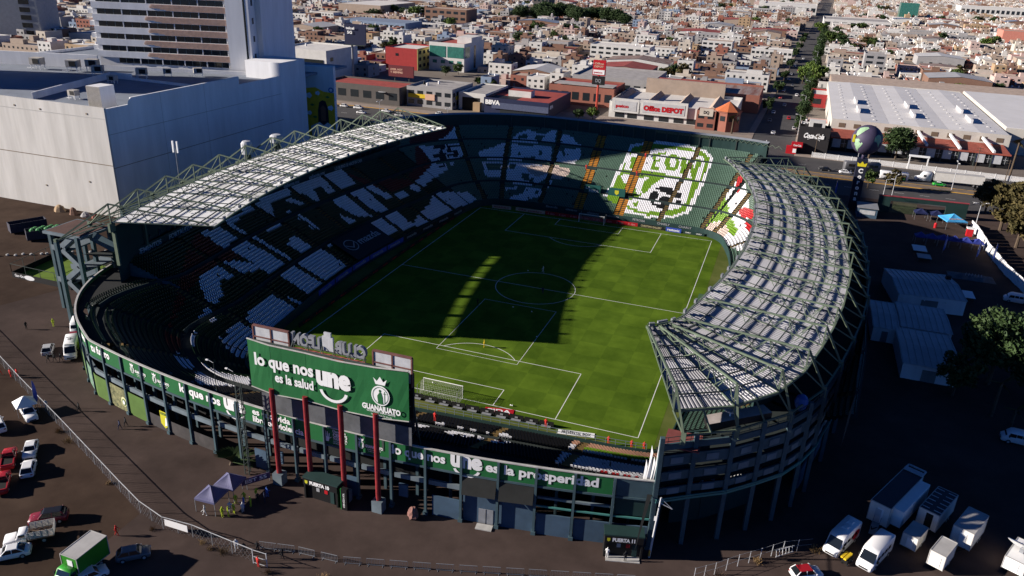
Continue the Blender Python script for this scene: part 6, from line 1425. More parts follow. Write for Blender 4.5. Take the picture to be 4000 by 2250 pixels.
def house_geo(b, x0, x1, y0, y1, h, st, wi, ri, r, wins=True, gi=13, ti=14):
    par = 0.55
    b.quad((x0, y0, 0), (x1, y0, 0), (x1, y0, h), (x0, y0, h), wi); b.quad((x1, y0, 0), (x1, y1, 0), (x1, y1, h), (x1, y0, h), wi); b.quad((x1, y1, 0), (x0, y1, 0), (x0, y1, h), (x1, y1, h), wi); b.quad((x0, y1, 0), (x0, y0, 0), (x0, y0, h), (x0, y1, h), wi)
    t = 0.22
    b.quad((x0+t, y0+t, h-par), (x1-t, y0+t, h-par), (x1-t, y1-t, h-par), (x0+t, y1-t, h-par), ri)
    o = ((x0, y0), (x1, y0), (x1, y1), (x0, y1)); i_ = ((x0+t, y0+t), (x1-t, y0+t), (x1-t, y1-t), (x0+t, y1-t))
    for k in range(4):
        a, c, e, f = o[k], o[(k+1) % 4], i_[(k+1) % 4], i_[k]; b.quad((*a, h), (*c, h), (*e, h), (*f, h), wi); b.quad((*e, h), (*f, h), (*f, h-par), (*e, h-par), wi)
    w = x1-x0; d = y1-y0
    if st >= 1 and r.random() < 0.6:    # stair or laundry room on the roof
        a = x0+w*r.uniform(0.1, 0.5); c = a+w*r.uniform(0.25, 0.4); e = y0+d*r.uniform(0.15, 0.5); f = e+d*0.3; hh = h+r.uniform(1.6, 2.6)
        b.span(a, c, e, f, h-par, hh, wi, ri, skip=(0,))
        if r.random() < 0.7: b.lathe(((a+c)/2, (e+f)/2, hh), [(0.55, 0), (0.58, 1.0), (0.2, 1.35)], 6, ti if r.random() < 0.7 else gi)
    elif r.random() < 0.5: b.lathe((x0+w*r.uniform(0.2, 0.8), y0+d*r.uniform(0.3, 0.8), h-par), [(0.55, 0), (0.58, 1.1), (0.2, 1.45)], 6, ti)
    if wins:
        for s in range(st):
            z = 0.9+3.0*s; n = max(1, int(w/3.2))
            for k in range(n):
                c = x0+w*(k+0.5)/n; q = 0.55+0.3*r.random(); b.quad((c-q, y0-0.04, z), (c+q, y0-0.04, z), (c+q, y0-0.04, z+1.35), (c-q, y0-0.04, z+1.35), gi)
            if r.random() < 0.5: c = y0+d*r.uniform(0.2, 0.8); b.quad((x1+0.04, c-0.6, z), (x1+0.04, c+0.6, z), (x1+0.04, c+0.6, z+1.2), (x1+0.04, c-0.6, z+1.2), gi)
seen = lots[:300]; rest = lots[300:]
byrow = {}
for l in seen: byrow.setdefault((l[8], l[9]), []).append(l)
rowlist = {False: sorted({k[0] for k in byrow if not k[1]}), True: sorted({k[0] for k in byrow if k[1]})}
_doorm = MB(); _doorm.span(-0.5, 0.5, -0.06, 0, 0, 2.1); _doorm = _doorm.mesh('door', M_shade)
_tankm = {}
for c, m_ in (('white', M_letter), ('black', M_black)):
    b = MB(); b.lathe((0, 0, 0), [(0.55, 0), (0.58, 1.1), (0.45, 1.35), (0.15, 1.45)], 10); _tankm[c] = b.mesh('water_tank', m_)
_winm = MB(); _winm.span(-0.5, 0.5, -0.05, 0.0, 0, 1); _winm = _winm.mesh('window', M_win)
for (rw, right), ls_ in sorted(byrow.items()):
    ls_.sort(key=lambda l: l[0] if right else -l[0])
    for idx, l in enumerate(ls_):
        x0, x1, y0, y1, h, st, c, rf, _, _ = l; w = x1-x0; d = y1-y0
        lab = '%s %s-storey house, %s %s the street in %s row' % (c, ['one', 'two', 'three', 'four'][st-1], ordw(idx), 'right of' if right else 'left of', ordw(rowlist[right].index(rw)))
        t = thing('house', lab, 'house', ((x0+x1)/2, y0, 0), 0, 'flat-roofed town houses behind the stadium')
        b = MB(); T = 0.22
        for a in ((-w/2, w/2, 0, T), (-w/2, w/2, d-T, d), (-w/2, -w/2+T, T, d-T), (w/2-T, w/2, T, d-T)): b.span(*a, 0, h, skip=(0,))
        b.build('wall', WALL[c], t)
        b = MB(); b.quad((-w/2+T, T, h-0.55), (w/2-T, T, h-0.55), (w/2-T, d-T, h-0.55), (-w/2+T, d-T, h-0.55)); b.build('roof', ROOF[rf], t)
        if rnd.random() < 0.65:
            b = MB(); a = w*rnd.uniform(-0.4, 0.0); b.span(a, a+w*0.36, d*0.3, d*0.6, h-0.5, h+rnd.uniform(1.4, 2.4)); b.build('roof_room', WALL[c], t)
        for k in range(rnd.choice((1, 1, 2))): inst('water_tank', _tankm['white' if rnd.random() < 0.65 else 'black'], t, (w*rnd.uniform(-0.4, 0.4), d*rnd.uniform(0.65, 0.9), h-0.54))
        n = max(1, int(w/3.4))
        for s in range(st):
            for k in range(n):
                if s == 0 and k == 0: inst('door', _doorm, t, (-w/2+w*0.5/n, 0, 0)); continue
                inst('window', _winm, t, (-w/2+w*(k+0.5)/n, 0, 0.9+3.0*s), 0, (rnd.uniform(1.0, 1.7), 1, rnd.uniform(1.1, 1.5)))
        if rnd.random() < 0.6:
            for s in range(st): inst('window', _winm, t, (w/2, d*0.5, 0.9+3.0*s), math.pi/2, (1.3, 1, 1.2))
b = MB(); rr_ = random.Random(5)
for l in rest: house_geo(b, l[0], l[1], l[2], l[3], l[4], l[5], CN.index(l[6]), 9+RN.index(l[7]), rr_, dist(l) < 1300)
o = b.build('distant_houses', [WALL[c] for c in CN]+[ROOF[r] for r in RN]+[M_win, M_letter]); tag(o, 'mass of far flat-roofed houses filling the town to the top edge', 'houses', None, 'stuff')
# larger buildings further back
SHEETS = [mat('shop_sheet_grey', (0.36, 0.36, 0.37), 0.6, 0.15, scale=0.2), mat('shop_sheet_pale', (0.52, 0.51, 0.50), 0.6, 0.12, scale=0.2), mat('shop_sheet_red', (0.26, 0.06, 0.05), 0.8, 0.2, scale=0.2), mat('shop_sheet_blue', (0.18, 0.22, 0.30), 0.6, 0.15, scale=0.2), mat('shop_sheet_rust', (0.30, 0.25, 0.22), 0.7, col2=(0.15, 0.07, 0.05), scale=0.3)]
SHOPS.sort(key=lambda a: a[2])
for k, a in enumerate(SHOPS):
    c = k % 5; t = thing('workshop', '%s sheet-roofed workshop among the houses, %s counted from the stadium' % (['grey', 'pale', 'red', 'blue', 'rusty'][c], ordw(k)), 'workshop', ((a[0]+a[1])/2, a[2], 0), 0, 'sheet-roofed workshops in the town')
    w = (a[1]-a[0])/2; d = a[3]-a[2]; h = rnd.uniform(5, 8); rh = rnd.uniform(0.6, 2.2)
    b = MB(); b.span(-w, w, 0, d, 0, h, skip=(0, 1)); b.poly([(-w, 0, h), (w, 0, h), (0, 0, h+rh)]); b.poly([(w, d, h), (-w, d, h), (0, d, h+rh)]); b.build('wall', WALL[('white', 'brick', 'tan', 'grey')[k % 4]], t)
    b = MB(); b.quad((-w-0.3, -0.3, h-0.03), (0, -0.3, h+rh), (0, d+0.3, h+rh), (-w-0.3, d+0.3, h-0.03)); b.quad((0, -0.3, h+rh), (w+0.3, -0.3, h-0.03), (w+0.3, d+0.3, h-0.03), (0, d+0.3, h+rh)); b.build('roof', SHEETS[c], t)
    for i in range(int(w/3)): b = MB(); x = -w+2*w*(i+0.5)/int(w/3); b.span(x-1.1, x+1.1, -0.05, 0.05, 0.5 if i % 3 == 0 else 2.0, 3.2); b.build('window' if i % 3 else 'door', M_win if i % 3 else M_shade, t)
bldg('factory_hall', 'pale hall with curved grey roof far left behind the tower', -440, -388, 645, 730, 12, WALL['tan'], ROOF['white'], par=0.2)
bldg('long_shed', 'long blue-grey metal shed behind the telecom billboard', -356, -290, 510, 545, 8, WALL['blue'], mat('blue_sheet', (0.20, 0.24, 0.31), 0.6, 0.15), par=0.2, nwin=12, storeys=1)
bldg('brick_block', 'large brown brick block with flat cream roof left of centre', -310, -265, 592, 620, 17, WALL['brick'], ROOF['tan'], nwin=6, storeys=3)
bldg('unfinished_tower', 'unfinished dark concrete frame tower among the far houses', -268, -248, 810, 835, 42, WALL['dark'], ROOF['grey'], nwin=4, storeys=8)
bldg('white_hall', 'white hall complex left of the far end of the street', -15, 62, 1190, 1255, 14, WALL['white'], ROOF['white'], nwin=8, storeys=1); bldg('white_hall', 'lower grey-roofed hall complex right of the far street', 70, 148, 940, 1005, 10, WALL['white'], ROOF['grey'], nwin=8, storeys=1)
bldg('glass_office', 'dark green glass office block far right', 178, 203, 1195, 1220, 24, M_gg, ROOF['grey']); bldg('pink_hall', 'salmon pink windowless hall near the right edge', 250, 282, 848, 880, 14, mat('wall_salmon', (0.52, 0.20, 0.15), 0.9, 0.1), ROOF['tan'])
bldg('long_hall', 'long white hall with dark window band at the far right', 305, 415, 1500, 1560, 14, WALL['white'], ROOF['white'], nwin=14, storeys=1)
bldg('concrete_house', 'raw grey four-storey frame house with dark openings behind the warehouse', 92, 106, 466, 482, 15, WALL['grey'], ROOF['grey'], nwin=2, storeys=4)
bldg('white_school', 'long white two-storey block with window bands left of the street', 12, 43, 511, 528, 8.4, WALL['white'], ROOF['white'], nwin=9, storeys=2); bldg('white_flats', 'white flats with small dark windows left of the street', -28, -4, 523, 545, 11, WALL['white'], ROOF['tan'], nwin=5, storeys=3, sidewin=3)
bldg('apartment_row', 'white apartment row with brick trimmed towers in the middle distance', -98, -54, 430, 452, 11, WALL['white'], ROOF['white'], nwin=8, storeys=3, tanks=6)
# ---------------------------------------------------------------- trees of the town
def street_x(y): return 45+0.0276*(y-208)
for k in range(17):
    yy = 225+k*34+rnd.uniform(-5, 5)
    tree(street_x(yy)+8.6, yy, rnd.uniform(8.5, 12), rnd.uniform(4.0, 5.4), ('dark', 'big')[k % 2], 'green street tree in the row along the right side of the street', 'trees along the right side of the street')
    if k % 2: tree(street_x(yy)-8.6, yy+9, rnd.uniform(7, 10), rnd.uniform(3.0, 4.2), 'dark', 'green street tree in the row along the left side of the street', 'trees along the left side of the street')
for k, (x, yy) in enumerate(((53, 392), (58, 398), (60, 384), (64, 401), (57, 412))): tree(x, yy, 12+k % 3, 4.6, 'bright', ['nearest left', 'middle', 'nearest right', 'rightmost', 'rearmost'][k]+' of the tall yellow-green trees clustered over the street', None)
for k in range(26):
    x = -255+rnd.random()*120; yy = 705+rnd.random()*85; tree(x, yy, rnd.uniform(15, 21), rnd.uniform(9, 13), 'big', 'dark tree in the dense park grove behind the town houses', 'trees of the dark park grove')
for k, (x, yy, h, r) in enumerate(((-387, 673, 13, 7), (-370, 665, 12, 7), (-346, 643, 15, 8), (-352, 668, 14, 8), (-357, 707, 12, 6), (-267, 560, 13, 6), (-275, 566, 11, 5), (-168, 473, 14, 7), (-162, 480, 12, 6), (-151, 513, 12, 4), (-44, 199, 5.5, 3.2), (-38, 203, 6, 3.4), (-148, 300, 7, 4), (-152, 290, 7, 4), (-118, 262, 6, 4), (-110, 258, 6, 3.6), (30, 890, 13, 6), (-7, 872, 12, 6), (111, 872, 13, 8), (100, 866, 12, 7), (66, 815, 14, 9), (75, 700, 13, 9), (84, 690, 12, 7), (-60, 560, 9, 4), (120, 600, 8, 4), (160, 640, 8, 5), (145, 405, 7, 4), (125, 400, 6, 4), (170, 420, 8, 4), (-300, 470, 10, 5), (-330, 430, 9, 5), (-250, 430, 9, 5), (220, 760, 12, 7), (235, 800, 12, 7), (190, 830, 11, 6))):
    where = 'behind the hall tower' if x < -300 else 'left of the bank among the roofs' if x < -140 else 'near the bank and plaza' if yy < 280 else 'beside the far street' if x < 100 else 'among the houses on the right'
    tree(x, yy, h, r, ('green', 'dark', 'bright')[k % 3], 'round town tree, %s of those %s' % (ordw(k), where), 'scattered town trees')
CLUMPS.sort(key=lambda c: c[0])
for k, (cx, cy) in enumerate(CLUMPS):
    for j in range(3+k % 4): tree(cx+rnd.gauss(0, 4.5), cy+rnd.gauss(0, 4.0), rnd.uniform(7, 12.5), rnd.uniform(3.5, 6.5), ('green', 'dark', 'dark', 'olive')[(k+j) % 4], 'tree in the %s small clump from the left between the far roofs' % ordw(k), 'tree clumps between the roofs')
tree(91.3, 186.5, 13.6, 7.4, 'big', 'big round dark tree right beside the painted globe'); palm(81, 181, 6.5, 'bushy palm between the globe and the big round tree', 1.6)
palm(130, 176, 13.5, 'tall thin palm at the right end of the warehouse', 1.5); palm(25.5, 203.5, 7, 'palm beside the pointed corner pavilion', 1.5); palm(24, 520, 8, 'palm in front of the white school block', 1.3)
tree(86, 133.5, 8, 3.6, 'olive', 'thin olive tree on the near side of the avenue beside the pylon'); tree(78, 132, 7, 3.0, 'green', 'small green tree next to the black pylon')
for k, (x, yy, h, r) in enumerate(((113, 100, 17, 5.0), (118, 92, 18, 5.4), (114, 84, 16, 4.6), (121, 80, 18, 5.4), (116, 70, 15, 4.4), (123, 66, 17, 5), (119, 112, 15, 5), (127, 102, 17, 5), (112, 118, 12, 4.5), (126, 122, 12, 5), (134, 150, 10, 4))):
    tree(x, yy, h, r, 'feather', 'feathery brown-green tree behind the white wall, %s from the avenue corner' % ordw(k), 'feathery trees at the right edge')
# ================================================================ vehicles
CAR = {c: mat('paint_'+c, v, 0.35, 0.03, spec=0.6) for c, v in {'white': (0.74, 0.74, 0.75), 'red': (0.36, 0.012, 0.018), 'black': (0.012, 0.012, 0.014), 'silver': (0.42, 0.42, 0.43), 'grey': (0.12, 0.12, 0.13), 'blue': (0.03, 0.06, 0.22), 'wine': (0.20, 0.012, 0.03), 'green': (0.03, 0.30, 0.02), 'taxi': (0.02, 0.34, 0.04), 'beige': (0.50, 0.44, 0.36)}.items()}
M_tyre = mat('tyre_rubber', (0.012, 0.012, 0.012), 0.9, 0.1); M_rim = mat('rim_metal', (0.35, 0.35, 0.36), 0.4, 0.05); M_lamp = mat('lamp_clear', (0.75, 0.75, 0.72), 0.2, 0.0, spec=0.8); M_tail = mat('lamp_red', (0.30, 0.01, 0.01), 0.3, 0.0); M_autog = glass('car_glass', (0.010, 0.013, 0.016), 0.06); M_under = mat('chassis_black', (0.01, 0.01, 0.01), 0.9, 0.1)
M_box = mat('box_white', (0.66, 0.64, 0.60), 0.6, 0.08, scale=0.8); M_boxroof = mat('box_roof_grey', (0.40, 0.39, 0.38), 0.7, 0.12)
_wheel = {}
def wheel_mesh(r, w):
    k = (r, w)
    if k not in _wheel:
        b = MB(); b.tube((0, -w/2, 0), (0, w/2, 0), r, None, 14); b2 = MB(); b2.tube((0, -w/2-0.012, 0), (0, w/2+0.012, 0), r*0.58, None, 10); _wheel[k] = (b.mesh('tyre', M_tyre), b2.mesh('rim', M_rim))
    return _wheel[k]
def wheels(t, xs, hw, r=0.33, w=0.22):
    a, c = wheel_mesh(r, w)
    for x in xs:
        for s in (-1, 1): o = inst('wheel', a, t, (x, s*(hw-w/2+0.02), r)); inst('rim', c, o)
def section(x, hw, z0, z1, bev=0.10):
    return [(x, -hw+bev, z0), (x, hw-bev, z0), (x, hw, z0+bev), (x, hw, z1-bev), (x, hw-bev*0.9, z1), (x, -hw+bev*0.9, z1), (x, -hw, z1-bev), (x, -hw, z0+bev)]
def car(x, y, heading, label, col='white', kind='sedan', group=None, z=0.01, roof_col=None):
    """heading: direction (degrees) the bonnet points to"""
    t = thing({'sedan': 'car', 'suv': 'car', 'pickup': 'pickup_truck', 'hatch': 'car'}[kind], label, 'car' if kind != 'pickup' else 'pickup', (x, y, z), R_(heading), group)
    L_ = {'sedan': 4.45, 'suv': 4.55, 'pickup': 5.2, 'hatch': 3.9}[kind]; hw = 0.87 if kind != 'suv' else 0.91; belt = {'sedan': 0.92, 'suv': 1.08, 'pickup': 1.02, 'hatch': 0.94}[kind]; top = {'sedan': 1.44, 'suv': 1.68, 'pickup': 1.72, 'hatch': 1.48}[kind]; h2 = L_/2
    b = MB(); rings = []
    for fx, w, z0, z1 in ((1.0, 0.80, 0.34, belt*0.70), (0.965, 0.94, 0.24, belt*0.84), (0.80, 1.0, 0.22, belt*0.93), (0.45, 1.0, 0.22, belt), (0.0, 1.0, 0.22, belt), (-0.5, 1.0, 0.22, belt), (-0.85, 1.0, 0.24, belt*(1.0 if kind != 'sedan' else 1.02)), (-0.975, 0.93, 0.28, belt*0.95), (-1.0, 0.82, 0.36, belt*0.85)):
        rings.append(section(fx*h2, hw*w, z0, z1, 0.09))
    b.loft(rings); b.build('body', CAR[col], t, True)
    # greenhouse: glass tapering up to the roof panel
    f0, f1, r1, r0 = {'sedan': (0.42, 0.16, -0.40, -0.74), 'suv': (0.46, 0.22, -0.72, -0.92), 'pickup': (0.40, 0.20, -0.10, -0.16), 'hatch': (0.50, 0.24, -0.62, -0.92)}[kind]
    b = MB(); lo = [(f0*h2, -hw*.90, belt-0.03), (f0*h2, hw*.90, belt-0.03), (r0*h2, hw*.90, belt-0.03), (r0*h2, -hw*.90, belt-0.03)]; hi = [(f1*h2, -hw*.72, top-0.05), (f1*h2, hw*.72, top-0.05), (r1*h2, hw*.72, top-0.05), (r1*h2, -hw*.72, top-0.05)]
    b.loft([lo, hi]); b.build('windows', M_autog, t)
    b = MB(); b.loft([[(f1*h2+0.04, -hw*.74, top-0.06), (f1*h2+0.04, hw*.74, top-0.06), (r1*h2-0.04, hw*.74, top-0.06), (r1*h2-0.04, -hw*.74, top-0.06)], [(f1*h2-0.08, -hw*.66, top), (f1*h2-0.08, hw*.66, top), (r1*h2+0.08, hw*.66, top), (r1*h2+0.08, -hw*.66, top)]]); b.build('roof', CAR[roof_col or col], t)
    b = MB()
    for s in (-1, 1):
        b.bar((f0*h2, s*hw*.90, belt-0.02), (f1*h2, s*hw*.735, top-0.04), 0.09); b.bar((r0*h2, s*hw*.90, belt-0.02), (r1*h2, s*hw*.735, top-0.04), 0.10)
        if kind != 'pickup': m = (f1+r1)/2; b.bar((m*h2, s*hw*.905, belt-0.02), (m*h2, s*hw*.74, top-0.04), 0.08)
    b.build('pillars', CAR[col], t)
    wheels(t, (h2*0.63, -h2*0.60), hw)
    for s in (-1, 1):
        b = MB(); b.box((h2*0.965, s*hw*0.68, belt*0.70), (0.16, 0.34, 0.14)); b.build('headlight', M_lamp, t); b = MB(); b.box((-h2*0.985, s*hw*0.70, belt*0.76), (0.1, 0.28, 0.16)); b.build('tail_light', M_tail, t)
        b = MB(); b.box((f0*h2*0.9, s*(hw+0.07), belt+0.05), (0.14, 0.18, 0.12)); b.build('mirror', CAR[col], t)
    b = MB(); b.box((h2*0.99, 0, 0.42), (0.06, hw*1.1, 0.2)); b.build('grille', M_under, t)
    if kind == 'pickup':
        b = MB(); b.span(-h2*0.98, -h2*0.20, -hw*.80, hw*.80, belt-0.02, belt+0.012); b.build('bed', M_under, t)
        b = MB(); b.span(-h2*0.98, -h2*0.20, -hw*.98, -hw*.82, belt, belt+0.12); b.span(-h2*0.98, -h2*0.20, hw*.82, hw*.98, belt, belt+0.12); b.span(-h2*0.99, -h2*0.93, -hw*.98, hw*.98, belt, belt+0.12); b.build('bed_rail', CAR[col], t)
    return t
def van(x, y, heading, label, col='white', L_=5.9, hw=1.0, H_=2.6, group=None, acs=0, rack=False):
    t = thing('van', label, 'van', (x, y, 0.01), R_(heading), group); h2 = L_/2; b = MB(); rings = []
    for fx, w, z0, z1 in ((1.0, 0.80, 0.40, 0.85), (0.96, 0.95, 0.30, 1.05), (0.80, 1.0, 0.28, 1.30), (0.70, 0.99, 0.28, 1.70), (0.56, 0.97, 0.28, H_*0.94), (0.40, 0.97, 0.28, H_), (-0.9, 0.97, 0.28, H_), (-0.985, 0.95, 0.30, H_*0.97), (-1.0, 0.90, 0.36, H_*0.92)): rings.append(section(fx*h2, hw*w, z0, z1, 0.12))
    b.loft(rings); b.build('body', CAR[col], t, True)
    b = MB(); b.quad((h2*0.815, -hw*.86, 1.34), (h2*0.815, hw*.86, 1.34), (h2*0.60, hw*.80, H_*0.86), (h2*0.60, -hw*.80, H_*0.86)); b.build('windscreen', M_autog, t)
    for s in (-1, 1):
        b = MB(); b.box((h2*0.44, s*hw*0.975, 1.62), (0.95, 0.03, 0.62)); b.build('side_window', M_autog, t)
        for k in range(3): b = MB(); b.box((h2*(0.10-0.32*k), s*hw*0.975, 1.66), (0.8, 0.03, 0.55)); b.build('side_window', M_autog, t)
        b = MB(); b.box((h2*0.965, s*hw*0.70, 0.85), (0.2, 0.36, 0.24)); b.build('headlight', M_lamp, t); b = MB(); b.box((h2*0.62, s*(hw+0.12), 1.45), (0.16, 0.24, 0.36)); b.build('mirror', M_under, t); b = MB(); b.box((-h2*0.995, s*hw*0.8, 1.0), (0.06, 0.16, 0.5)); b.build('tail_light', M_tail, t)
    b = MB(); b.box((h2*0.995, 0, 0.62), (0.08, hw*1.1, 0.22)); b.build('grille', M_under, t)
    wheels(t, (h2*0.60, -h2*0.58), hw, 0.36, 0.26)
    for k in range(acs): b = MB(); b.loft([[(-h2*0.1-1.5*k-0.5*q, -0.5*q, H_+0.3*(1-q)), (-h2*0.1-1.5*k+0.5*q, -0.5*q, H_+0.3*(1-q)), (-h2*0.1-1.5*k+0.5*q, 0.5*q, H_+0.3*(1-q)), (-h2*0.1-1.5*k-0.5*q, 0.5*q, H_+0.3*(1-q))] for q in (1.0, 0.85, 0.6)]); b.build('roof_unit', CAR['white'], t)
    return t
def box_on(t, x0, x1, hw, z0, z1, body, roof, name='cargo_box', door=True, trim=True):
    b = MB(); b.span(x0, x1, -hw, hw, z0, z1-0.04); o = b.build(name, body, t); b = MB(); b.span(x0+0.03, x1-0.03, -hw+0.03, hw-0.03, z1-0.04, z1); b.build('box_roof', roof, o)
    if trim:
        b = MB()
        for s in (-1, 1): b.bar((x0, s*hw, z1), (x1, s*hw, z1), 0.09); b.bar((x0, s*hw, z0), (x1, s*hw, z0), 0.09)
        for x in (x0, x1): b.bar((x, -hw, z1), (x, hw, z1), 0.09); b.bar((x, -hw, z0), (x, -hw, z1), 0.09); b.bar((x, hw, z0), (x, hw, z1), 0.09)
        b.build('edge_trim', M_boxroof, o)
    if door:
        b = MB(); b.box((x0-0.02, 0, (z0+z1)/2), (0.05, hw*0.9, (z1-z0)*0.8)); b.build('rear_door', M_greyl, o); b = MB(); b.box((x1+0.03, hw*0.1, (z0+z1)/2-0.1), (0.05, 0.8, (z1-z0)*0.7)); b.build('side_hatch', M_letter, o)
    return o
def box_truck(x, y, heading, label, col, L_=5.0, hw=1.2, H_=3.5, boxm=M_box, roofm=M_boxroof):
    t = thing('box_truck', label, 'truck', (x, y, 0.01), R_(heading)); box_on(t, -L_+0.6, 0.6, hw, 0.95, H_, boxm, roofm)
    b = MB(); rings = [section(fx, hw*w, z0, z1, 0.1) for fx, w, z0, z1 in ((2.7, 0.80, 0.5, 1.1), (2.62, 0.9, 0.42, 1.35), (1.9, 0.92, 0.40, 1.5), (1.75, 0.90, 0.40, 1.75), (1.45, 0.86, 0.40, 2.3), (0.72, 0.86, 0.40, 2.35))]; b.loft(rings); b.build('cab', CAR[col], t, True)
    b = MB(); b.quad((1.86, -hw*.78, 1.6), (1.86, hw*.78, 1.6), (1.50, hw*.74, 2.24), (1.50, -hw*.74, 2.24)); b.build('windscreen', M_autog, t)
    for s in (-1, 1):
        b = MB(); b.box((1.2, s*hw*.87, 1.85), (0.7, 0.03, 0.5)); b.build('side_window', M_autog, t); b = MB(); b.box((2.66, s*hw*.62, 1.0), (0.12, 0.3, 0.24)); b.build('headlight', M_lamp, t); b = MB(); b.box((1.7, s*(hw+0.1), 1.7), (0.1, 0.2, 0.4)); b.build('mirror', M_under, t)
    b = MB(); b.box((-L_/2+1.6, 0, 0.75), (L_+1.6, 0.8, 0.25)); b.build('chassis', M_under, t); wheels(t, (2.0, -L_+2.0), hw*0.95, 0.45, 0.3)
    return t
def trailer(x, y, heading, label, L_, hw, H_, z0=0.8, roofm=M_boxroof, name='box_trailer', axles=1, hitch=True):
    t = thing(name, label, 'trailer', (x, y, 0.01), R_(heading)); box_on(t, -L_/2, L_/2, hw, z0, H_, M_box, roofm); wheels(t, [(-0.15*L_-0.8*k) for k in range(axles)], hw, 0.36, 0.24)
    if hitch: b = MB(); b.bar((L_/2, -hw*0.6, z0), (L_/2+1.3, 0, 0.55), 0.12); b.bar((L_/2, hw*0.6, z0), (L_/2+1.3, 0, 0.55), 0.12); b.build('hitch', M_under, t); b = MB(); b.bar((L_/2+1.2, 0, 0), (L_/2+1.2, 0, 0.6), 0.1); b.build('jack', M_grey, t)
    return t
# ---------------------------------------------------------------- left parking lot
car(-48.7, -90.4, -48, 'white saloon parked nose to tail in front of another on the earth lot', 'white', 'sedan'); car(-45.1, -93.9, 132, 'white hatchback parked behind the white saloon on the earth lot', 'white', 'hatch')
car(-49.6, -93.2, 135, 'dark red pickup truck at the left edge beside the white saloon', 'red', 'pickup'); car(-45.6, -97.6, 135, 'bright red pickup truck at the left edge beside the white hatchback', 'red', 'pickup')
car(-33.9, -100.6, 217, 'wine red car with black roof next to the stake truck', 'wine', 'suv', roof_col='black'); car(-58.6, -87.6, 150, 'white car with dark rear window cut by the left edge', 'white', 'suv')
car(-32.7, -107.2, 222, 'pale saloon below the white stake truck at the bottom left', 'white', 'sedan'); car(-20.9, -106.6, 62, 'white car half hidden beside the green truck', 'white', 'hatch'); car(-19.0, -101.8, 40, 'dark grey car in the shadow behind the green truck', 'grey', 'hatch')
t = thing('stake_truck', 'white pickup with wooden stake bed on the earth lot', 'truck', (-33.0, -104.3, 0.01), R_(222))
b = MB(); b.loft([section(fx, 0.98*w, z0, z1, 0.1) for fx, w, z0, z1 in ((2.7, 0.85, 0.45, 0.95), (2.55, 0.95, 0.35, 1.08), (1.3, 0.98, 0.33, 1.15), (0.2, 0.98, 0.33, 1.15))]); b.build('bonnet', CAR['white'], t, True)
b = MB(); b.loft([section(fx, 0.9*w, 1.05, z1, 0.08) for fx, w, z1 in ((1.35, 0.98, 1.12), (1.0, 0.92, 1.75), (0.25, 0.92, 1.78), (0.05, 0.94, 1.70))]); b.build('cab', CAR['white'], t, True)
b = MB(); b.quad((1.42, -0.76, 1.17), (1.42, 0.76, 1.17), (1.06, 0.70, 1.70), (1.06, -0.70, 1.70)); b.build('windscreen', M_autog, t)
for s in (-1, 1): b = MB(); b.box((0.62, s*0.84, 1.45), (0.7, 0.03, 0.4)); b.build('side_window', M_autog, t); b = MB(); b.box((2.62, s*0.65, 0.8), (0.14, 0.3, 0.18)); b.build('headlight', M_lamp, t)
b = MB(); b.span(-2.9, 0.0, -1.05, 1.05, 0.75, 0.9); b.build('bed_floor', mat('bed_wood', (0.16, 0.11, 0.08), 0.9, 0.25), t)
for s in (-1, 1):
    for k in range(5): b = MB(); b.box((-1.45, s*1.05, 1.05+0.2*k), (2.9, 0.05, 0.12)); b.build('slat', mat('slat_white', (0.52, 0.50, 0.46), 0.8, 0.15), t)
    for k in range(5): b = MB(); b.box((-0.05-0.7*k, s*1.0, 1.4), (0.07, 0.07, 1.1)); b.build('stake', M_greyl, t)
for k in range(5): b = MB(); b.box((-2.9, 0, 1.05+0.2*k), (0.05, 2.1, 0.12)); b.build('slat', mat('slat_white', (0.52, 0.50, 0.46), 0.8, 0.15), t)
wheels(t, (1.75, -1.7), 0.98, 0.36, 0.24)
gt = box_truck(-22.6, -106.9, -91, 'green box truck with grey roof at the bottom left', 'green', 4.4, 1.25, 3.6, mat('truck_green', (0.03, 0.22, 0.015), 0.5, 0.1)); b = MB(); put_text(b, 'RECICLA', (-3.2, -1.27, 1.9), (1, 0, 0), (0, 0, 1), 0.5, 2.6, 0, 0.02); b.build('lettering', M_letter, gt)
t = car(-57.4, -83.2, -28, 'white pickup with white canopy tent over its bed at the fence', 'white', 'pickup'); b = MB(); b.loft([[(-2.9, -1.5, 1.7), (0.1, -1.5, 1.7), (0.1, 1.5, 1.7), (-2.9, 1.5, 1.7)], [(-1.5, -0.1, 2.9), (-1.3, -0.1, 2.9), (-1.3, 0.1, 2.9), (-1.5, 0.1, 2.9)]]); b.build('canopy', M_letter, t)
b = MB()
for dx, dy in ((-2.8, -1.4), (0, -1.4), (0, 1.4), (-2.8, 1.4)): b.bar((dx, dy, 0), (dx, dy, 1.75), 0.05)
b.build('canopy_poles', M_grey, t)
# ambulance, minivan and red car by the stadium corner
am = van(-67.9, -64.9, -48, 'white and lime ambulance with star on its roof by the stadium corner', 'white', 6.2, 1.05, 2.7); b = MB()
for k in range(3): a = k*math.pi/3; b.bar((-0.6-0.5*math.cos(a), -0.5*math.sin(a), 2.72), (-0.6+0.5*math.cos(a), 0.5*math.sin(a), 2.72), 0.2, 0.02)
b.build('roof_star', M_grey, am); b = MB(); b.box((-1.2, 1.035, 1.3), (3.4, 0.04, 1.3)); b.build('lime_panel', mat('lime_panel', (0.30, 0.40, 0.02), 0.6, 0.1), am); b = MB(); b.box((1.55, 0, 2.66), (0.35, 1.5, 0.2)); b.build('light_bar', M_lamp, am)
b = MB(); put_text(b, 'AMBULANCIA', (-1.2, -0.8, 2.715), (0, 1, 0), (-1, 0, 0), 0.3, 1.6, 0, 0.02); b.build('lettering', M_grey, am)
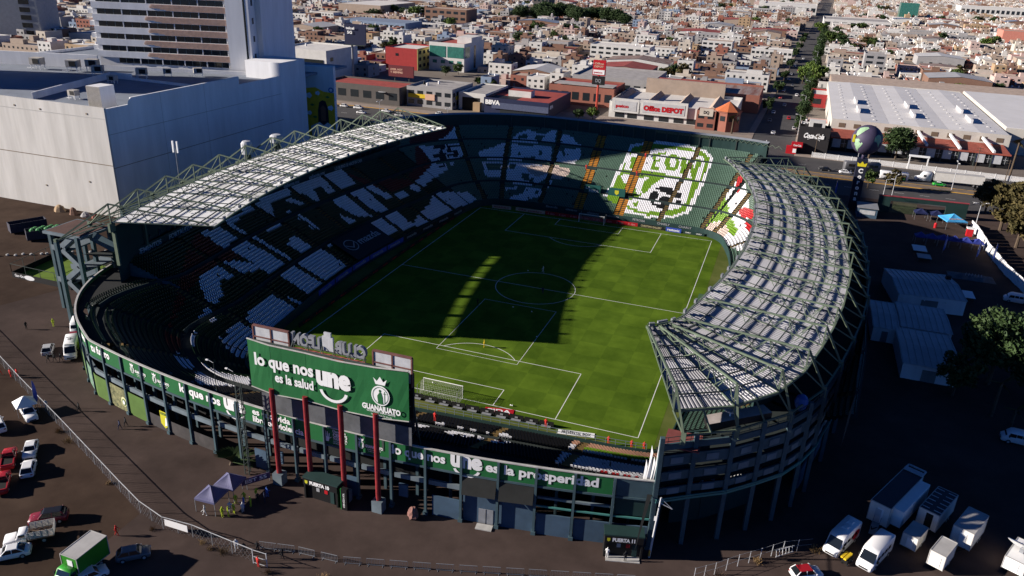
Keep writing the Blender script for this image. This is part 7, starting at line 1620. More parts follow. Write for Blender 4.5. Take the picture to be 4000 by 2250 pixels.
van(-74.6, -57.2, -52, 'white minibus behind the ambulance at the stadium corner', 'white', 5.4, 0.98, 2.4); car(-71.6, -61.0, -50, 'dark red car squeezed between the ambulance and the minibus', 'wine', 'hatch'); car(-72.2, -66.2, 130, 'pale car behind the three guards beside the ambulance', 'silver', 'hatch')
# skips in the dirt yard
def skip(x, y, rz, label, bags):
    t = thing('skip', label, 'skip', (x, y, 0.01), R_(rz)); b = MB(); l, w, h = 8.4, 3.0, 2.6
    for a in ((-l/2, l/2, -w/2, -w/2+0.12, 0.3, h), (-l/2, l/2, w/2-0.12, w/2, 0.3, h), (-l/2, -l/2+0.12, -w/2+0.12, w/2-0.12, 0.3, h), (l/2-0.12, l/2, -w/2+0.12, w/2-0.12, 0.3, h), (-l/2+0.12, l/2-0.12, -w/2+0.12, w/2-0.12, 0.3, 0.5)): b.span(*a)
    b.build('tub', mat('skip_steel', (0.035, 0.035, 0.055), 0.7, 0.2), t)
    for k in range(8):
        for s in (-1, 1): b = MB(); b.box((-l/2+0.6+k*1.05, s*(w/2+0.06), 1.4), (0.16, 0.12, 2.2)); b.build('rib', mat('skip_steel', (0.035, 0.035, 0.055), 0.7, 0.2), t)
    if bags:
        b = MB()
        for k in range(10): b.lathe((-2.5+k*0.6, 0.8*math.sin(k*2.1), 1.6), [(0.5, 0), (0.9, 0.5), (0.85, 1.0), (0.4, 1.35), (0.05, 1.4)], 8)
        b.build('bags', mat('bag_green', (0.03, 0.20, 0.05), 0.5, 0.3, scale=2), t)
skip(-131.2, -19.0, 62, 'empty dark steel skip in the dirt yard', False); skip(-122.6, -21.4, 55, 'dark steel skip heaped with green bags', True)
# small caged football court
cg = thing('football_cage', 'small caged football court with green turf beside the stair tower', 'court', (-99, -37.0, 0), 0.0)
def cagept(u, v): return (-9.0+u*(17.0)+v*(-1.5), -6.2-0.2*u+v*13.5)
b = MB(); b.poly([(*cagept(0, 0), 0.03), (*cagept(1, 0), 0.03), (*cagept(1, 1), 0.03), (*cagept(0, 1), 0.03)]); b.build('turf', mat('turf_lime', (0.10, 0.17, 0.01), 0.95, 0.1), cg)
for (u0, v0), (u1, v1) in (((0, 0), (1, 0)), ((1, 0), (1, 1)), ((1, 1), (0, 1)), ((0, 1), (0, 0))):
    p = cagept(u0, v0); q = cagept(u1, v1); b = MB(); l = math.hypot(q[0]-p[0], q[1]-p[1]); rz = math.atan2(q[1]-p[1], q[0]-p[0]); b.box(((p[0]+q[0])/2, (p[1]+q[1])/2, 0.65), (l, 0.1, 1.3), 0, rz); b.build('board', M_black, cg)
    b = MB()
    for k in range(5): c = lerp(p, q, k/4); b.bar((*c, 1.3), (*c, 3.2), 0.08)
    b.bar((*p, 3.2), (*q, 3.2), 0.08); b.build('cage_rail', M_steel_d, cg)
b = MB(); p = cagept(0.3, 0); disc(b, lambda u, v: (p[0]+u, p[1]-0.08, 0.65+v), 0, 0, 1.5, 0.55); b.build('sign_oval', M_letter, cg)
b = MB(); p = cagept(0.05, 0); put_text(b, 'Gar-Go', (p[0], p[1]-0.08, 0.4), (1, 0, 0), (0, 0, 1), 0.6, 2.6, 0, 0.03); b.build('lettering', M_letter, cg)
# rubble by the hall wall
for k, (x, y, w, h, m_, lab) in enumerate(((-137, -4.0, 3.0, 1.8, 'ochre', 'yellow tarpaulin heap at the foot of the white hall'), (-131.5, -4.6, 2.2, 2.0, 'brick', 'leaning brown crate by the hall wall'), (-127.5, -4.4, 2.6, 1.3, 'grey', 'grey rubble heap by the hall wall'), (-124.2, -4.4, 2.0, 1.2, 'terracotta', 'red rubble heap near the hall corner'))):
    b = MB(); r = random.Random(k); b.loft([[(w*(0.5+0.12*r.uniform(-1, 1))*q*math.cos(a), w*0.4*q*math.sin(a), h*z) for a in [i*0.785 for i in range(8)]] for q, z in ((1.1, 0), (0.95, 0.35), (0.7, 0.75), (0.25, 1.0))]); o = b.build('rubble_heap', WALL[m_], None, False, (x, y, 0.01)); tag(o, lab, 'heap')
for k in range(14): b = MB(); b.lathe((0, 0, 0), [(0.3, 0), (0.42, 0.2), (0.25, 0.45)], 7); o = b.build('boundary_stone', M_cap, None, False, (-122+k*1.5+0.3*(k % 3), -35.5+0.95*k+0.3*(k % 2), 0)); tag(o, 'pale stone in the row edging the dirt yard', 'stone', 'stones edging the dirt yard')
# ---------------------------------------------------------------- avenue and street traffic
car(71.4, 151.0, 8, 'white saloon beside the parked coach on the avenue', 'white', 'sedan'); car(64.2, 151.8, 186, 'black car with red bonnet left of the coach', 'black', 'sedan'); car(102.6, 148.6, 5, 'green and white taxi in front of the white lorry', 'taxi', 'sedan', roof_col='white')
def coach(x, y, heading, label, col, L_, H_, stripe=None, name='coach'):
    t = thing(name, label, 'bus', (x, y, 0.01), R_(heading)); h2 = L_/2; b = MB(); b.loft([section(fx*h2, 1.25*w, z0, z1, 0.15) for fx, w, z0, z1 in ((1.0, 0.86, 0.5, H_*0.86), (0.97, 0.97, 0.35, H_*0.97), (0.9, 1, 0.35, H_), (-0.97, 1, 0.35, H_), (-1.0, 0.95, 0.45, H_*0.95))]); b.build('body', CAR[col], t, True)
    for s in (-1, 1):
        n = 7
        for k in range(n): b = MB(); b.box((h2*(-0.86+1.66*(k+0.5)/n), s*1.26, H_*0.66), (L_*0.108, 0.04, H_*0.26)); b.build('window', M_autog, t)
        if stripe: b = MB(); b.box((-0.2*h2, s*1.255, 0.85), (L_*0.55, 0.03, 0.5)); b.build('stripe', stripe, t)
    b = MB(); b.box((h2*0.995, 0, H_*0.62), (0.06, 2.0, H_*0.42)); b.build('windscreen', M_autog, t); wheels(t, (h2*0.62, -h2*0.55), 1.25, 0.48, 0.3)
    b = MB(); b.box((-h2*0.3, 0, H_+0.12), (1.8, 1.4, 0.24)); b.build('roof_unit', M_boxroof, t); return t
coach(77.0, 157.2, 194, 'dark silver long-distance coach parked at the picket fence', 'grey', 13.0, 3.7); coach(87.6, 150.2, 182, 'white city bus with green skirt stripe behind the small tree', 'white', 9.5, 2.9, CAR['taxi'], 'city_bus')
t = thing('articulated_lorry', 'white tractor unit with long pale box trailer on the avenue', 'lorry', (98.4, 152.4, 0.01), R_(180+3)); b = MB(); b.loft([section(fx, 1.2*w, z0, z1, 0.12) for fx, w, z0, z1 in ((3.6, 0.8, 0.6, 1.3), (3.4, 0.92, 0.5, 1.7), (1.9, 1.0, 0.5, 2.0), (1.7, 1.0, 0.5, 2.6), (1.1, 0.98, 0.5, 3.6), (-1.6, 0.98, 0.5, 3.7), (-1.7, 0.9, 0.6, 3.5))]); b.build('cab', CAR['white'], t, True)
b = MB(); b.quad((1.82, -1.0, 2.1), (1.82, 1.0, 2.1), (1.36, 0.95, 3.0), (1.36, -0.95, 3.0)); b.build('windscreen', M_autog, t)
for s in (-1, 1): b = MB(); b.box((0.6, s*1.19, 2.4), (0.9, 0.04, 0.7)); b.build('side_window', M_autog, t)
b = MB(); b.box((-9.6, 0, 0.9), (18, 0.9, 0.3)); b.build('chassis', M_under, t); box_on(t, -18.6, -2.4, 1.28, 1.15, 4.1, M_box, M_boxroof); wheels(t, (2.6, -3.2, -4.4, -15.6, -16.8), 1.25, 0.5, 0.4)
for k in range(26):
    yy = 214+k*13.5+rnd.uniform(-2, 2); s = 1 if k % 2 else -1; x = street_x(yy)+s*(6.0 if k % 3 else 2.2)
    car(x, yy, 90 if s > 0 else -90, '%s %s on the side street, %s one from the avenue' % (('white', 'silver', 'grey', 'red', 'white')[k % 5], ('saloon', 'hatchback')[k % 2], ordw(k)), ('white', 'silver', 'grey', 'red', 'white')[k % 5], ('sedan', 'hatch')[k % 2], 'cars on the side street')
for k, (x, yy, c) in enumerate(((-158, 170, 'black'), (-151, 170.2, 'white'), (-143, 169.6, 'white'), (-128, 169.0, 'white'), (-104, 176.0, 'white'), (-118, 163, 'silver'), (-136, 160, 'white'), (-10, 186.5, 'white'), (-17, 186.7, 'grey'), (7, 187, 'white'), (13, 187.2, 'white'), (20, 190, 'silver'), (27, 187, 'wine'), (-60, 165, 'red'), (-20, 160, 'white'))):
    car(x, yy, 3 if yy < 180 else 85, '%s car %s, %s from the left' % (c, 'on the avenue left of the bank' if x < -90 else 'on the avenue behind the far stand' if yy < 180 else 'parked on the plaza forecourt', ordw(k)), c, ('sedan', 'hatch', 'suv')[k % 3], GRP_CARS)
# ---------------------------------------------------------------- bottom right compound
hd = 243
v1 = van(63.9, -65.8, hd, 'white panel van with red swirl and two roof units in the compound', 'white', 6.6, 1.05, 2.8, None, 2); b = MB(); disc(b, lambda u, v: (-1.8+u, 1.03, 1.5+v), 0, 0, 1.1, 0.7, 14); b.build('swirl', M_red, v1)
van(67.9, -67.0, hd, 'white panel van with roof mast at the bottom right', 'white', 6.6, 1.05, 2.8); car(59.6, -73.6, 30, 'white car with red windscreen cover at the bottom edge', 'white', 'hatch', roof_col='red')
bt = trailer(71.0, -55.4, hd, 'long white broadcast trailer with dark roof and slid-out side', 11.0, 1.35, 4.0, 0.9, mat('trailer_dark_roof', (0.04, 0.045, 0.055), 0.7, 0.1), 'broadcast_trailer', 2)
b = MB(); b.span(-4.6, 4.6, 1.36, 2.7, 1.2, 3.8); b.build('slide_out', M_letter, bt); b = MB(); b.span(5.52, 5.6, -0.5, 0.3, 1.2, 3.2); b.build('entry_door', M_greyl, bt); b = MB(); b.bar((5.6, 0.0, 1.1), (7.2, 0.3, 0.1), 0.9, 0.1); b.bar((5.6, -0.4, 2.1), (7.2, -0.1, 1.0), 0.06); b.bar((5.6, 0.5, 2.1), (7.2, 0.8, 1.0), 0.06); b.build('steps', M_grey, bt)
b = MB(); b.box((-5.6, 0, 4.1), (1.0, 2.6, 0.1)); b.bar((-6.8, -1.2, 4.1), (-6.8, 1.2, 4.1), 0.2); b.bar((-5.4, -1.25, 4.1), (-6.8, -1.2, 4.1), 0.2); b.bar((-5.4, 1.25, 4.1), (-6.8, 1.2, 4.1), 0.2); b.build('rear_rack', M_greyl, bt)
t2 = trailer(76.3, -55.6, hd, 'white production trailer with ribbed dark roof panels', 6.8, 1.3, 3.5, 0.8, mat('trailer_dark_roof', (0.04, 0.045, 0.055), 0.7, 0.1), 'production_trailer', 2)
for s in (-1, 1):
    for k in range(6): b = MB(); b.box((-2.8+1.1*k, s*0.78, 3.53), (0.12, 1.0, 0.05)); b.build('roof_bar', M_greyl, t2)
b = MB(); b.span(3.41, 3.46, -0.3, 0.6, 1.0, 3.2); b.build('dark_door', M_black, t2)
trailer(72.9, -62.2, hd, 'small white box trailer between the vans and the production trailer', 3.4, 0.95, 2.6, 0.6, M_boxroof, 'box_trailer', 1, False)
trailer(79.8, -58.6, hd, 'cream box trailer with grey roof at the right of the compound', 5.6, 1.25, 3.6, 0.9, M_boxroof, 'cargo_trailer', 2); trailer(75.9, -64.6, hd, 'low white box trailer in front of the cream one', 3.9, 0.95, 2.8, 0.6, M_boxroof, 'box_trailer', 1, False)
dt = thing('satellite_truck', 'white truck with a large satellite dish cut by the right edge', 'truck', (85.4, -61.4, 0), R_(hd)); box_on(dt, -2.6, 2.6, 1.2, 0.8, 2.6, M_letter, M_letter, 'body'); wheels(dt, (1.6, -1.6), 1.2, 0.42, 0.3)
b = MB()
for i in range(8):
    for j in range(16):
        def dp(r, a, back=0.0): u = r*math.cos(a)*1.9; v = r*math.sin(a)*1.9; d = 0.55*r*r-back; return (0.3+u*0.85+d*0.0, v, 3.2+u*0.5+d*1.1)
        b.quad(dp(i/8, j*math.pi/8), dp((i+1)/8, j*math.pi/8), dp((i+1)/8, (j+1)*math.pi/8), dp(i/8, (j+1)*math.pi/8)); b.quad(dp(i/8, (j+1)*math.pi/8, .08), dp((i+1)/8, (j+1)*math.pi/8, .08), dp((i+1)/8, j*math.pi/8, .08), dp(i/8, j*math.pi/8, .08))
b.build('dish', M_letter, dt); b = MB(); b.bar((0.3, 0, 2.6), (0.3, 0, 3.2), 0.5); b.bar((1.6, 0, 3.8), (0.9, 0, 5.2), 0.12); b.build('dish_mount', M_grey, dt)
ct = thing('equipment_cart', 'yellow and black equipment cart between the two white vans', 'cart', (64.6, -68.9, 0), R_(60))
b = MB(); b.box((0, 0, 0.55), (1.6, 0.8, 0.5)); b.build('case', M_black, ct); b = MB(); b.box((0, 0, 0.95), (1.7, 0.35, 0.25)); b.box((0.1, 0.5, 0.85), (1.5, 0.3, 0.2)); b.build('yellow_case', mat('sign_yellow', (0.65, 0.45, 0.02), 0.6, 0.1), ct); wheels(ct, (0.6, -0.6), 0.4, 0.15, 0.1)
# ================================================================ right hand yard
yd = thing('entrance_wall', 'dark green entrance wall with red coping by the avenue', 'wall', (79, 104, 0), math.atan2(2.0, 24))
b = MB(); b.span(0, 3.5, -0.3, 0.3, 0, 5.2); b.span(19.5, 25.5, -0.3, 0.3, 0, 5.2); b.span(3.5, 19.5, -0.3, 0.3, 3.9, 5.2); b.build('wall', M_dkgreen, yd)
b = MB(); b.span(-0.1, 25.6, -0.4, 0.4, 5.2, 5.42); b.build('coping', mat('coping_red', (0.30, 0.05, 0.06), 0.8, 0.2), yd)
b = MB()
for k in range(24): b.bar((3.8+k*0.32, 0, 0.1), (3.8+k*0.32, 0, 3.9), 0.12)
b.bar((3.6, 0, 2.0), (11.2, 0, 2.0), 0.1); b.build('sliding_gate', mat('gate_olive', (0.08, 0.10, 0.05), 0.7, 0.2), yd)
kb = thing('ticket_kiosk', 'blue shaded kiosk block at the foot of the pylon', 'kiosk', (75.6, 97, 0)); b = MB(); b.span(-2.8, 2.8, -2.5, 4, 0, 3.0); b.build('wall', M_blue, kb); b = MB(); b.span(-3.0, 3.0, -2.8, 4.2, 3.0, 3.2); b.build('roof', M_grey, kb); b = MB(); b.span(-2.2, 2.2, -2.56, -2.5, 1.1, 2.4); b.build('shutter', M_greyl, kb)
M_tentl = mat('tent_light_blue', (0.06, 0.32, 0.62), 0.6, 0.1); M_tentb = mat('tent_blue', (0.03, 0.045, 0.24), 0.6, 0.15); M_tentn = mat('tent_navy', (0.015, 0.02, 0.07), 0.6, 0.15); M_tentp = mat('tent_slate', (0.105, 0.105, 0.20), 0.7, 0.12)
def canopy(x, y, w, d, h, pk, m, label, rz=0.0, name='canopy_tent', val=0.3, group=None, part_of=None):
    t = thing(name, label, 'tent', (x, y, 0), rz, group)
    b = MB(); n = 6
    for s in range(4):
        c = [(-w/2, -d/2), (w/2, -d/2), (w/2, d/2), (-w/2, d/2)]; p = c[s]; q = c[(s+1) % 4]
        for i in range(n):
            for j in range(4):
                def P(u, v): e = lerp(p, q, u); k = 1-v; sag = 0.16*math.sin(math.pi*u)*math.sin(math.pi*v)*-1; return (e[0]*k, e[1]*k, h+(pk-h)*v**1.15+sag)
                b.quad(P(i/n, j/4), P((i+1)/n, j/4), P((i+1)/n, (j+1)/4), P(i/n, (j+1)/4))
        b.quad((*p, h-val), (*q, h-val), (*q, h), (*p, h))
    b.build('fabric', m, t)
    for sx_, sy_ in ((-1, -1), (1, -1), (1, 1), (-1, 1)): b = MB(); b.bar((sx_*(w/2-0.04), sy_*(d/2-0.04), 0), (sx_*(w/2-0.04), sy_*(d/2-0.04), h), 0.06); b.build('pole', M_grey, t)
    return t
tl = canopy(99.3, 96.6, 6.0, 6.0, 2.6, 4.2, M_tentl, 'bright light blue promotion tent in the sunlit yard corner', 0.3)
b = MB(); put_text(b, 'SuperAgua', (-2.2, -2.2, 3.02), (1, 0, 0), (0, 1, 0.72), 0.5, 4.2, 0, 0.02); b.build('lettering', M_cream, tl)
for k in range(6): canopy(88.4+2.9*k, 76.2+0.15*k, 2.8, 2.8, 2.2, 3.3, M_tentb, 'deep blue canopy in the shaded row of six, %s from the left' % ordw(k), 0.05, group='row of blue canopies in the yard')
for k in range(2): canopy(91.2+4.4*k, 101.2, 3.6, 3.2, 2.3, 3.4, M_tentn, ['left', 'right'][k]+' one of two navy canopies behind the entrance wall opening', 0.05)
rk = thing('drinks_cooler', 'red drinks cooler beside the light blue tent', 'cooler', (103.0, 89.6, 0)); b = MB(); b.span(-0.8, 0.8, -0.7, 0.7, 0, 2.2); b.build('cabinet', M_red, rk); b = MB(); b.span(-0.9, 0.9, -0.8, 0.8, 2.2, 2.5); b.build('top', M_letter, rk)
rb_ = thing('litter_bin', 'small red bin in the yard left of the light blue tent', 'bin', (94.6, 93.5, 0)); b = MB(); b.lathe((0, 0, 0), [(0.4, 0), (0.45, 1.2), (0.3, 1.5), (0.05, 1.6)], 10); b.build('drum', M_red, rb_)
ww = thing('boundary_wall', 'long white panel wall running along the right side of the yard', 'wall', (0, 0, 0))
pts = [(104.6, 97.0), (105.2, 90), (105.3, 75), (106.4, 59), (108.0, 48.5), (110, 36), (112, 20)]
for p, q in zip(pts, pts[1:]):
    l = math.hypot(q[0]-p[0], q[1]-p[1]); n = max(1, int(l/2.6))
    for k in range(n):
        a = lerp(p, q, k/n); c = lerp(p, q, (k+1)/n-0.02); b = MB(); b.box(((a[0]+c[0])/2, (a[1]+c[1])/2, 1.4+0.1*(k % 2)), (math.hypot(c[0]-a[0], c[1]-a[1]), 0.15, 2.8), 0, math.atan2(c[1]-a[1], c[0]-a[0])); b.build('panel', M_letter, ww)
def flag(x, y, h, m, label, txt=None, group=None):
    t = thing('feather_flag', label, 'flag', (x, y, 0), 0.4, group); b = MB(); b.tube((0, 0, 0), (0, 0, h*0.55), 0.04, 0.03, 6); b.tube((0, 0, h*0.55), (0.25, 0, h), 0.03, 0.015, 6); b.build('pole', M_grey, t)
    b = MB(); prof = [(0.06, 0.16, 0.30), (0.04, 0.30, 0.62), (0.05, 0.55, 0.66), (0.10, 0.80, 0.60), (0.20, 0.95, 0.42), (0.25, 1.0, 0.27)]
    for (a, z, c), (d, z2, e) in zip(prof, prof[1:]): b.quad((a, 0, z*h), (c, 0.02, z*h), (e, 0.02, z2*h), (d, 0, z2*h))
    b.build('sail', m, t)
    if txt: b = MB(); put_text(b, txt, (0.52, -0.03, h*0.32), (0, 0, 1), (-1, 0, 0), 0.3, h*0.42, 0, 0.02); b.build('lettering', M_letter, t)
for k, (x, y) in enumerate(((93.4, 69.2), (101.2, 67.4), (105.0, 67.2))): flag(x, y, 5.4, mat('flag_blue', (0.05, 0.11, 0.50), 0.6, 0.1), 'blue and white feather flag in the yard, %s of three' % ['leftmost', 'middle', 'rightmost'][k], 'caliente')
flag(66.5, 113, 6, mat('flag_blue', (0.05, 0.11, 0.50), 0.6, 0.1), 'thin blue feather flag left of the black pylon')
flag(-76.0, -78.2, 6, mat('flag_royal', (0.02, 0.05, 0.42), 0.6, 0.1), 'royal blue feather flag at the left edge by the people', 'telcel'); flag(-58.5, -81.0, 5, mat('flag_pale', (0.10, 0.13, 0.42), 0.6, 0.1), 'pale blue feather flag at the fence by the pickup')
def gable(x0, x1, y0, y1, h, rh, wall, roof, label, name='shed', rz=0.0):
    t = thing(name, label, 'shed', ((x0+x1)/2, (y0+y1)/2, 0), rz); w = (x1-x0)/2; d = (y1-y0)/2; b = MB(); b.span(-w, w, -d, d, 0, h, skip=(0, 1)); b.poly([(-w, -d, h), (-w, 0, h+rh), (-w, d, h)]); b.poly([(w, -d, h), (w, d, h), (w, 0, h+rh)]); b.build('wall', wall, t)
    b = MB(); b.quad((-w-.2, -d-.2, h-0.05), (w+.2, -d-.2, h-0.05), (w+.2, 0, h+rh), (-w-.2, 0, h+rh)); b.quad((-w-.2, 0, h+rh), (w+.2, 0, h+rh), (w+.2, d+.2, h-0.05), (-w-.2, d+.2, h-0.05)); b.build('roof', roof, t)
    b = MB(); n = int(w*2/1.1)
    for k in range(n+1):
        x = -w+2*w*k/n; b.bar((x, -d-.2, h), (x, 0, h+rh+0.05), 0.09, caps=False); b.bar((x, 0, h+rh+0.05), (x, d+.2, h), 0.09, caps=False)
    b.build('roof_seams', roof, t)
    b = MB(); b.span(-w*0.3, w*0.2, -d-0.04, -d, 0, h*0.75); b.build('door', M_shade, t); return t
M_shroof = mat('shed_sheet', (0.34, 0.36, 0.38), 0.5, 0.15, scale=0.3)
t = gable(77, 91, 24, 40, 3.6, 0.8, M_wallw2, M_shroof, 'long pale gabled shed in the shaded yard', rz=0.12); b = MB(); b.box((5.6, 2.5, 5.0), (1.0, 1.0, 0.9)); b.build('roof_vent', M_black, t)
for k in range(3): b = MB(); b.lathe((-6+k*4.4, -8.3, 2.6), [(0.05, 0), (0.16, 0.06), (0.16, 0.24), (0.05, 0.3)], 8); b.build('wall_lamp', M_lamp, t)
gable(71.6, 76.4, 3, 17.6, 3.2, 0.3, M_wallw2, M_shroof, 'low lean-to with pale sheet roof next to the stadium wall'); gable(77, 86.4, 5.5, 18.8, 3.2, 0.3, M_wallw2, M_shroof, 'wide low shed with pale sheet roof in the middle of the yard'); gable(75.8, 85.6, -12, 4.6, 3.2, 0.35, M_wallw2, M_shroof, 'rear low shed with rounded pale roof beside the bushy tree')
for k, (x, y, w, d) in enumerate(((87.4, 67.4, 3.4, 5.0), (87.8, 60.8, 3.3, 3.6), (94.6, 36.3, 2.2, 4.6))):
    b = MB(); b.box((0, 0, 1.15), (w, d, 0.12)); t = thing('display_table', 'flat blue-lit white %s panel on low legs in the dark yard' % ['larger', 'dull smaller', 'separate'][k], 'panel', (x, y, 0)); b.build('top', M_letter if k != 1 else M_boxroof, t)
    for sx_ in (-1, 1):
        for sy_ in (-1, 1): b = MB(); b.bar((sx_*w*.45, sy_*d*.45, 0), (sx_*w*.45, sy_*d*.45, 1.1), 0.08); b.build('leg', M_steel_d, t)
nt_ = thing('netting_heap', 'crumpled dark netting heap with pale straps in the yard', 'netting', (97.5, 52, 0)); b = MB(); r = random.Random(3)
for i in range(7):
    for j in range(4):
        def Q(i_, j_): q = random.Random(i_*9+j_); return (-5+i_*1.5, -2.5+j_*1.3, 0.1+q.random()*0.9*(1 if 0 < i_ < 7 and 0 < j_ < 4 else 0))
        b.quad(Q(i, j), Q(i+1, j), Q(i+1, j+1), Q(i, j+1))
b.build('sheet', mat('netting_grey', (0.10, 0.11, 0.12), 0.8, 0.3), nt_)
for k in range(6): b = MB(); b.bar((-1.5+0.7*k, -1.8, 1.05), (-1.0+0.7*k, 0.2, 1.1), 0.08); b.build('strap', M_greyl, nt_)
van(105.2, 38.8, 172, 'white minibus parked below the white wall at the right edge', 'white', 5.6, 1.0, 2.2); van(92.2, -28.4, 175, 'white van in deep shade at the right edge', 'white', 5.4, 1.0, 2.2)
tree(91.2, -8.0, 15.5, 7.0, 'big', 'large leafy tree in half shade on the right'); tree(84.2, -15.5, 9.5, 4.2, 'dark', 'small dark tree in front of the large leafy one'); tree(97.5, -14, 12, 5.6, 'big', 'dark tree at the right edge behind the large leafy one'); tree(96, 4, 10, 4.5, 'dark', 'shaded tree behind the large leafy one beside the yard'); palm(89.6, -20.6, 6.5, 'sunlit palm on the dark right side', 1.1); palm(91.6, -24.6, 4.0, 'short palm below the sunlit one', 0.9)
# ---------------------------------------------------------------- poles
def lamp_post(x, y, h, label, arm=1.6, rz=0.0, m=M_greyl, name='lamp_post', group=None, two=False):
    t = thing(name, label, 'lamp post', (x, y, 0), rz, group); b = MB(); b.tube((0, 0, 0), (0, 0, h), 0.13, 0.08, 8); b.build('pole', m, t)
    for s in ((1, -1) if two else (1,)): b = MB(); b.bar((0, 0, h), (s*arm, 0, h+0.35), 0.08); b.build('arm', m, t); b = MB(); b.box((s*(arm+0.35), 0, h+0.38), (0.9, 0.3, 0.16)); b.build('lamp_head', M_letter, t)
lamp_post(104.1, 90.0, 9.5, 'wooden-looking street lamp at the corner of the white wall', 1.4, 0.3, two=True); lamp_post(81, 112, 8.5, 'pale lamp post right of the black pylon', 1.4); lamp_post(84.0, 116, 9.0, 'second pale lamp post right of the black pylon', 1.4, 1.0)
for k in range(9): lamp_post(-150+k*32, 144.3, 9.5, 'double-armed street lamp on the avenue median, %s from the left' % ordw(k), 1.8, math.pi/2, group='street lamps along the avenue median', two=True)
for k in range(8): lamp_post(street_x(215+k*60)+8.2, 215+k*60, 9, 'street lamp along the side street, %s from the avenue' % ordw(k), 1.6, math.pi, group='street lamps along the side street')
lp = thing('power_pole', 'crooked pale power pole beside the Puerta 11 gate', 'pole', (40.6, -77.6, 0)); b = MB(); b.tube((0, 0, 0), (0.5, 0.1, 9.4), 0.16, 0.11, 8); b.build('pole', M_greyl, lp); b = MB(); b.bar((0.45, 0.1, 8.6), (2.0, 0.4, 7.9), 0.1); b.bar((0.5, 0.1, 9.3), (2.0, 0.4, 7.9), 0.06); b.build('bracket', M_greyl, lp); b = MB(); b.box((0.2, -0.3, 6.4), (0.35, 0.3, 0.5)); b.build('floodlight', M_letter, lp); b = MB(); b.tube((0, 0, 0.2), (0.03, 0, 1.2), 0.165, 0.16, 8); b.build('yellow_band', M_yel, lp)
for k, (x, y, h) in enumerate(((60.5, 152.0+24, 9), (118, 176, 10), (127, 168, 8))):
    t = thing('utility_pole', ['wooden utility pole with crossarms in front of the black depot', 'wooden utility pole in front of the warehouse offices', 'shorter wooden utility pole at the end of the picket fence'][k], 'pole', (x, y, 0)); b = MB(); b.tube((0, 0, 0), (0, 0, h), 0.16, 0.11, 7); b.build('pole', M_bark, t)
    for z in (h-0.4, h-1.3): b = MB(); b.box((0, 0, z), (2.2, 0.12, 0.12)); b.build('crossarm', M_bark, t)
for k, (x, y) in enumerate(((-24.8, -77.6), (-20.6, -78.6))):
    t = thing('floodlight_mast', ['left', 'right'][k]+' thin floodlight mast rising behind the near parapet', 'mast', (x, y, 8.75)); b = MB(); b.tube((0, 0, 0), (0, 0, 5.2), 0.06, 0.04, 6); b.build('pole', M_steel_d, t)
    b = MB(); b.bar((0, 0, 5.1), (-1.2, 0.2, 5.3), 0.05); b.build('arm', M_greyl, t); b = MB(); b.box((-1.3, 0.2, 5.25), (0.4, 0.2, 0.16)); b.build('lamp_head', M_letter, t)
an = thing('antenna', 'pair of white antenna panels on a post above the left roof', 'antenna', (-80.5, -19, 0)); b = MB(); b.tube((0, 0, 0), (0, 0, 27), 0.15, 0.1, 8); b.build('pole', M_grey, an)
for s in (-0.6, 0.6): b = MB(); b.box((s, 0, 27.4), (0.35, 0.3, 2.6)); b.build('panel', M_letter, an)
for k, (x, y, z, r, h) in enumerate(((-79.5, 4.5, 21, 1.4, 3.2), (-79.5, 17, 21.5, 1.7, 2.0))): b = MB(); b.lathe((0, 0, 0), [(r, 0), (r*1.03, h*0.8), (r*0.7, h), (0.1, h*1.05)], 14); t = thing('roof_tank', ['upright pale tank behind the left roof trusses', 'wide low pale tank behind the left roof trusses'][k], 'tank', (x, y, 0)); b2 = MB(); b2.tube((0, 0, 0), (0, 0, z), 0.9, None, 8); b2.build('stand', M_steel_d, t); o = b.build('tank', M_greyl, t); o.location = (0, 0, z)
# ---------------------------------------------------------------- gates, tent, fence, barriers on the apron
def gatehouse(x, y, rz, txt, label, w):
    t = thing('gate_booth', label, 'gate', (x, y, 0), rz); b = MB(); b.span(-w/2, -w/2+0.25, -0.9, 0.9, 0, 3.4); b.span(w/2-0.25, w/2, -0.9, 0.9, 0, 3.4); b.span(-w/2, w/2, 0.75, 0.9, 0, 3.4); b.build('wall', M_black, t)
    b = MB(); b.span(-w/2-0.1, w/2+0.1, -1.0, 0.95, 3.4, 3.6); b.build('roof', M_dkgreen, t); b = MB(); b.span(-w/2, w/2, -1.02, -0.85, 2.4, 3.4); b.build('fascia', M_black, t)
    b = MB(); put_text(b, txt, (-w*0.30, -1.05, 2.65), (1, 0, 0), (0, 0, 1), 0.52, w*0.58, 0, 0.06); b.build('lettering', M_letter, t)
    b = MB(); b.poly([(-w*0.44, -1.05, 2.75), (-w*0.40, -1.05, 2.6), (-w*0.36, -1.05, 2.75), (-w*0.36, -1.05, 3.15), (-w*0.44, -1.05, 3.15)]); b.build('crest', mat('crest_yellow', (0.55, 0.52, 0.03), 0.6, 0.1), t)
    b = MB(); b.span(-w/2+0.25, w/2-0.25, -0.55, -0.45, 0, 2.4); b.build('front_wall', M_black, t); b = MB(); b.box((w*0.30, -0.6, 1.1), (0.6, 0.06, 2.0)); b.build('door', M_dkgreen, t)  # black front; on the right booth it stands for the shade inside an opening
    if '11' in txt: b = MB(); b.span(-w/2+0.3, w/2-0.3, -1.7, -0.6, 0, 0.1); b.build('step', M_cap, t)
    for s, c in ((-0.12, M_dim), (0.12, M_red)): b = MB(); b.box((s*w, -0.58, 1.7), (0.5, 0.04, 0.6)); b.build('poster', c, t)
gatehouse(37.2, -78.2, 0.26, 'PUERTA 11', 'black gate booth lettered Puerta 11 at the right end of the facade', 4.9); gatehouse(-3.5, -83.2, -0.03, 'PUERTA 10', 'black gate booth lettered Puerta 10 under the billboard', 5.4)
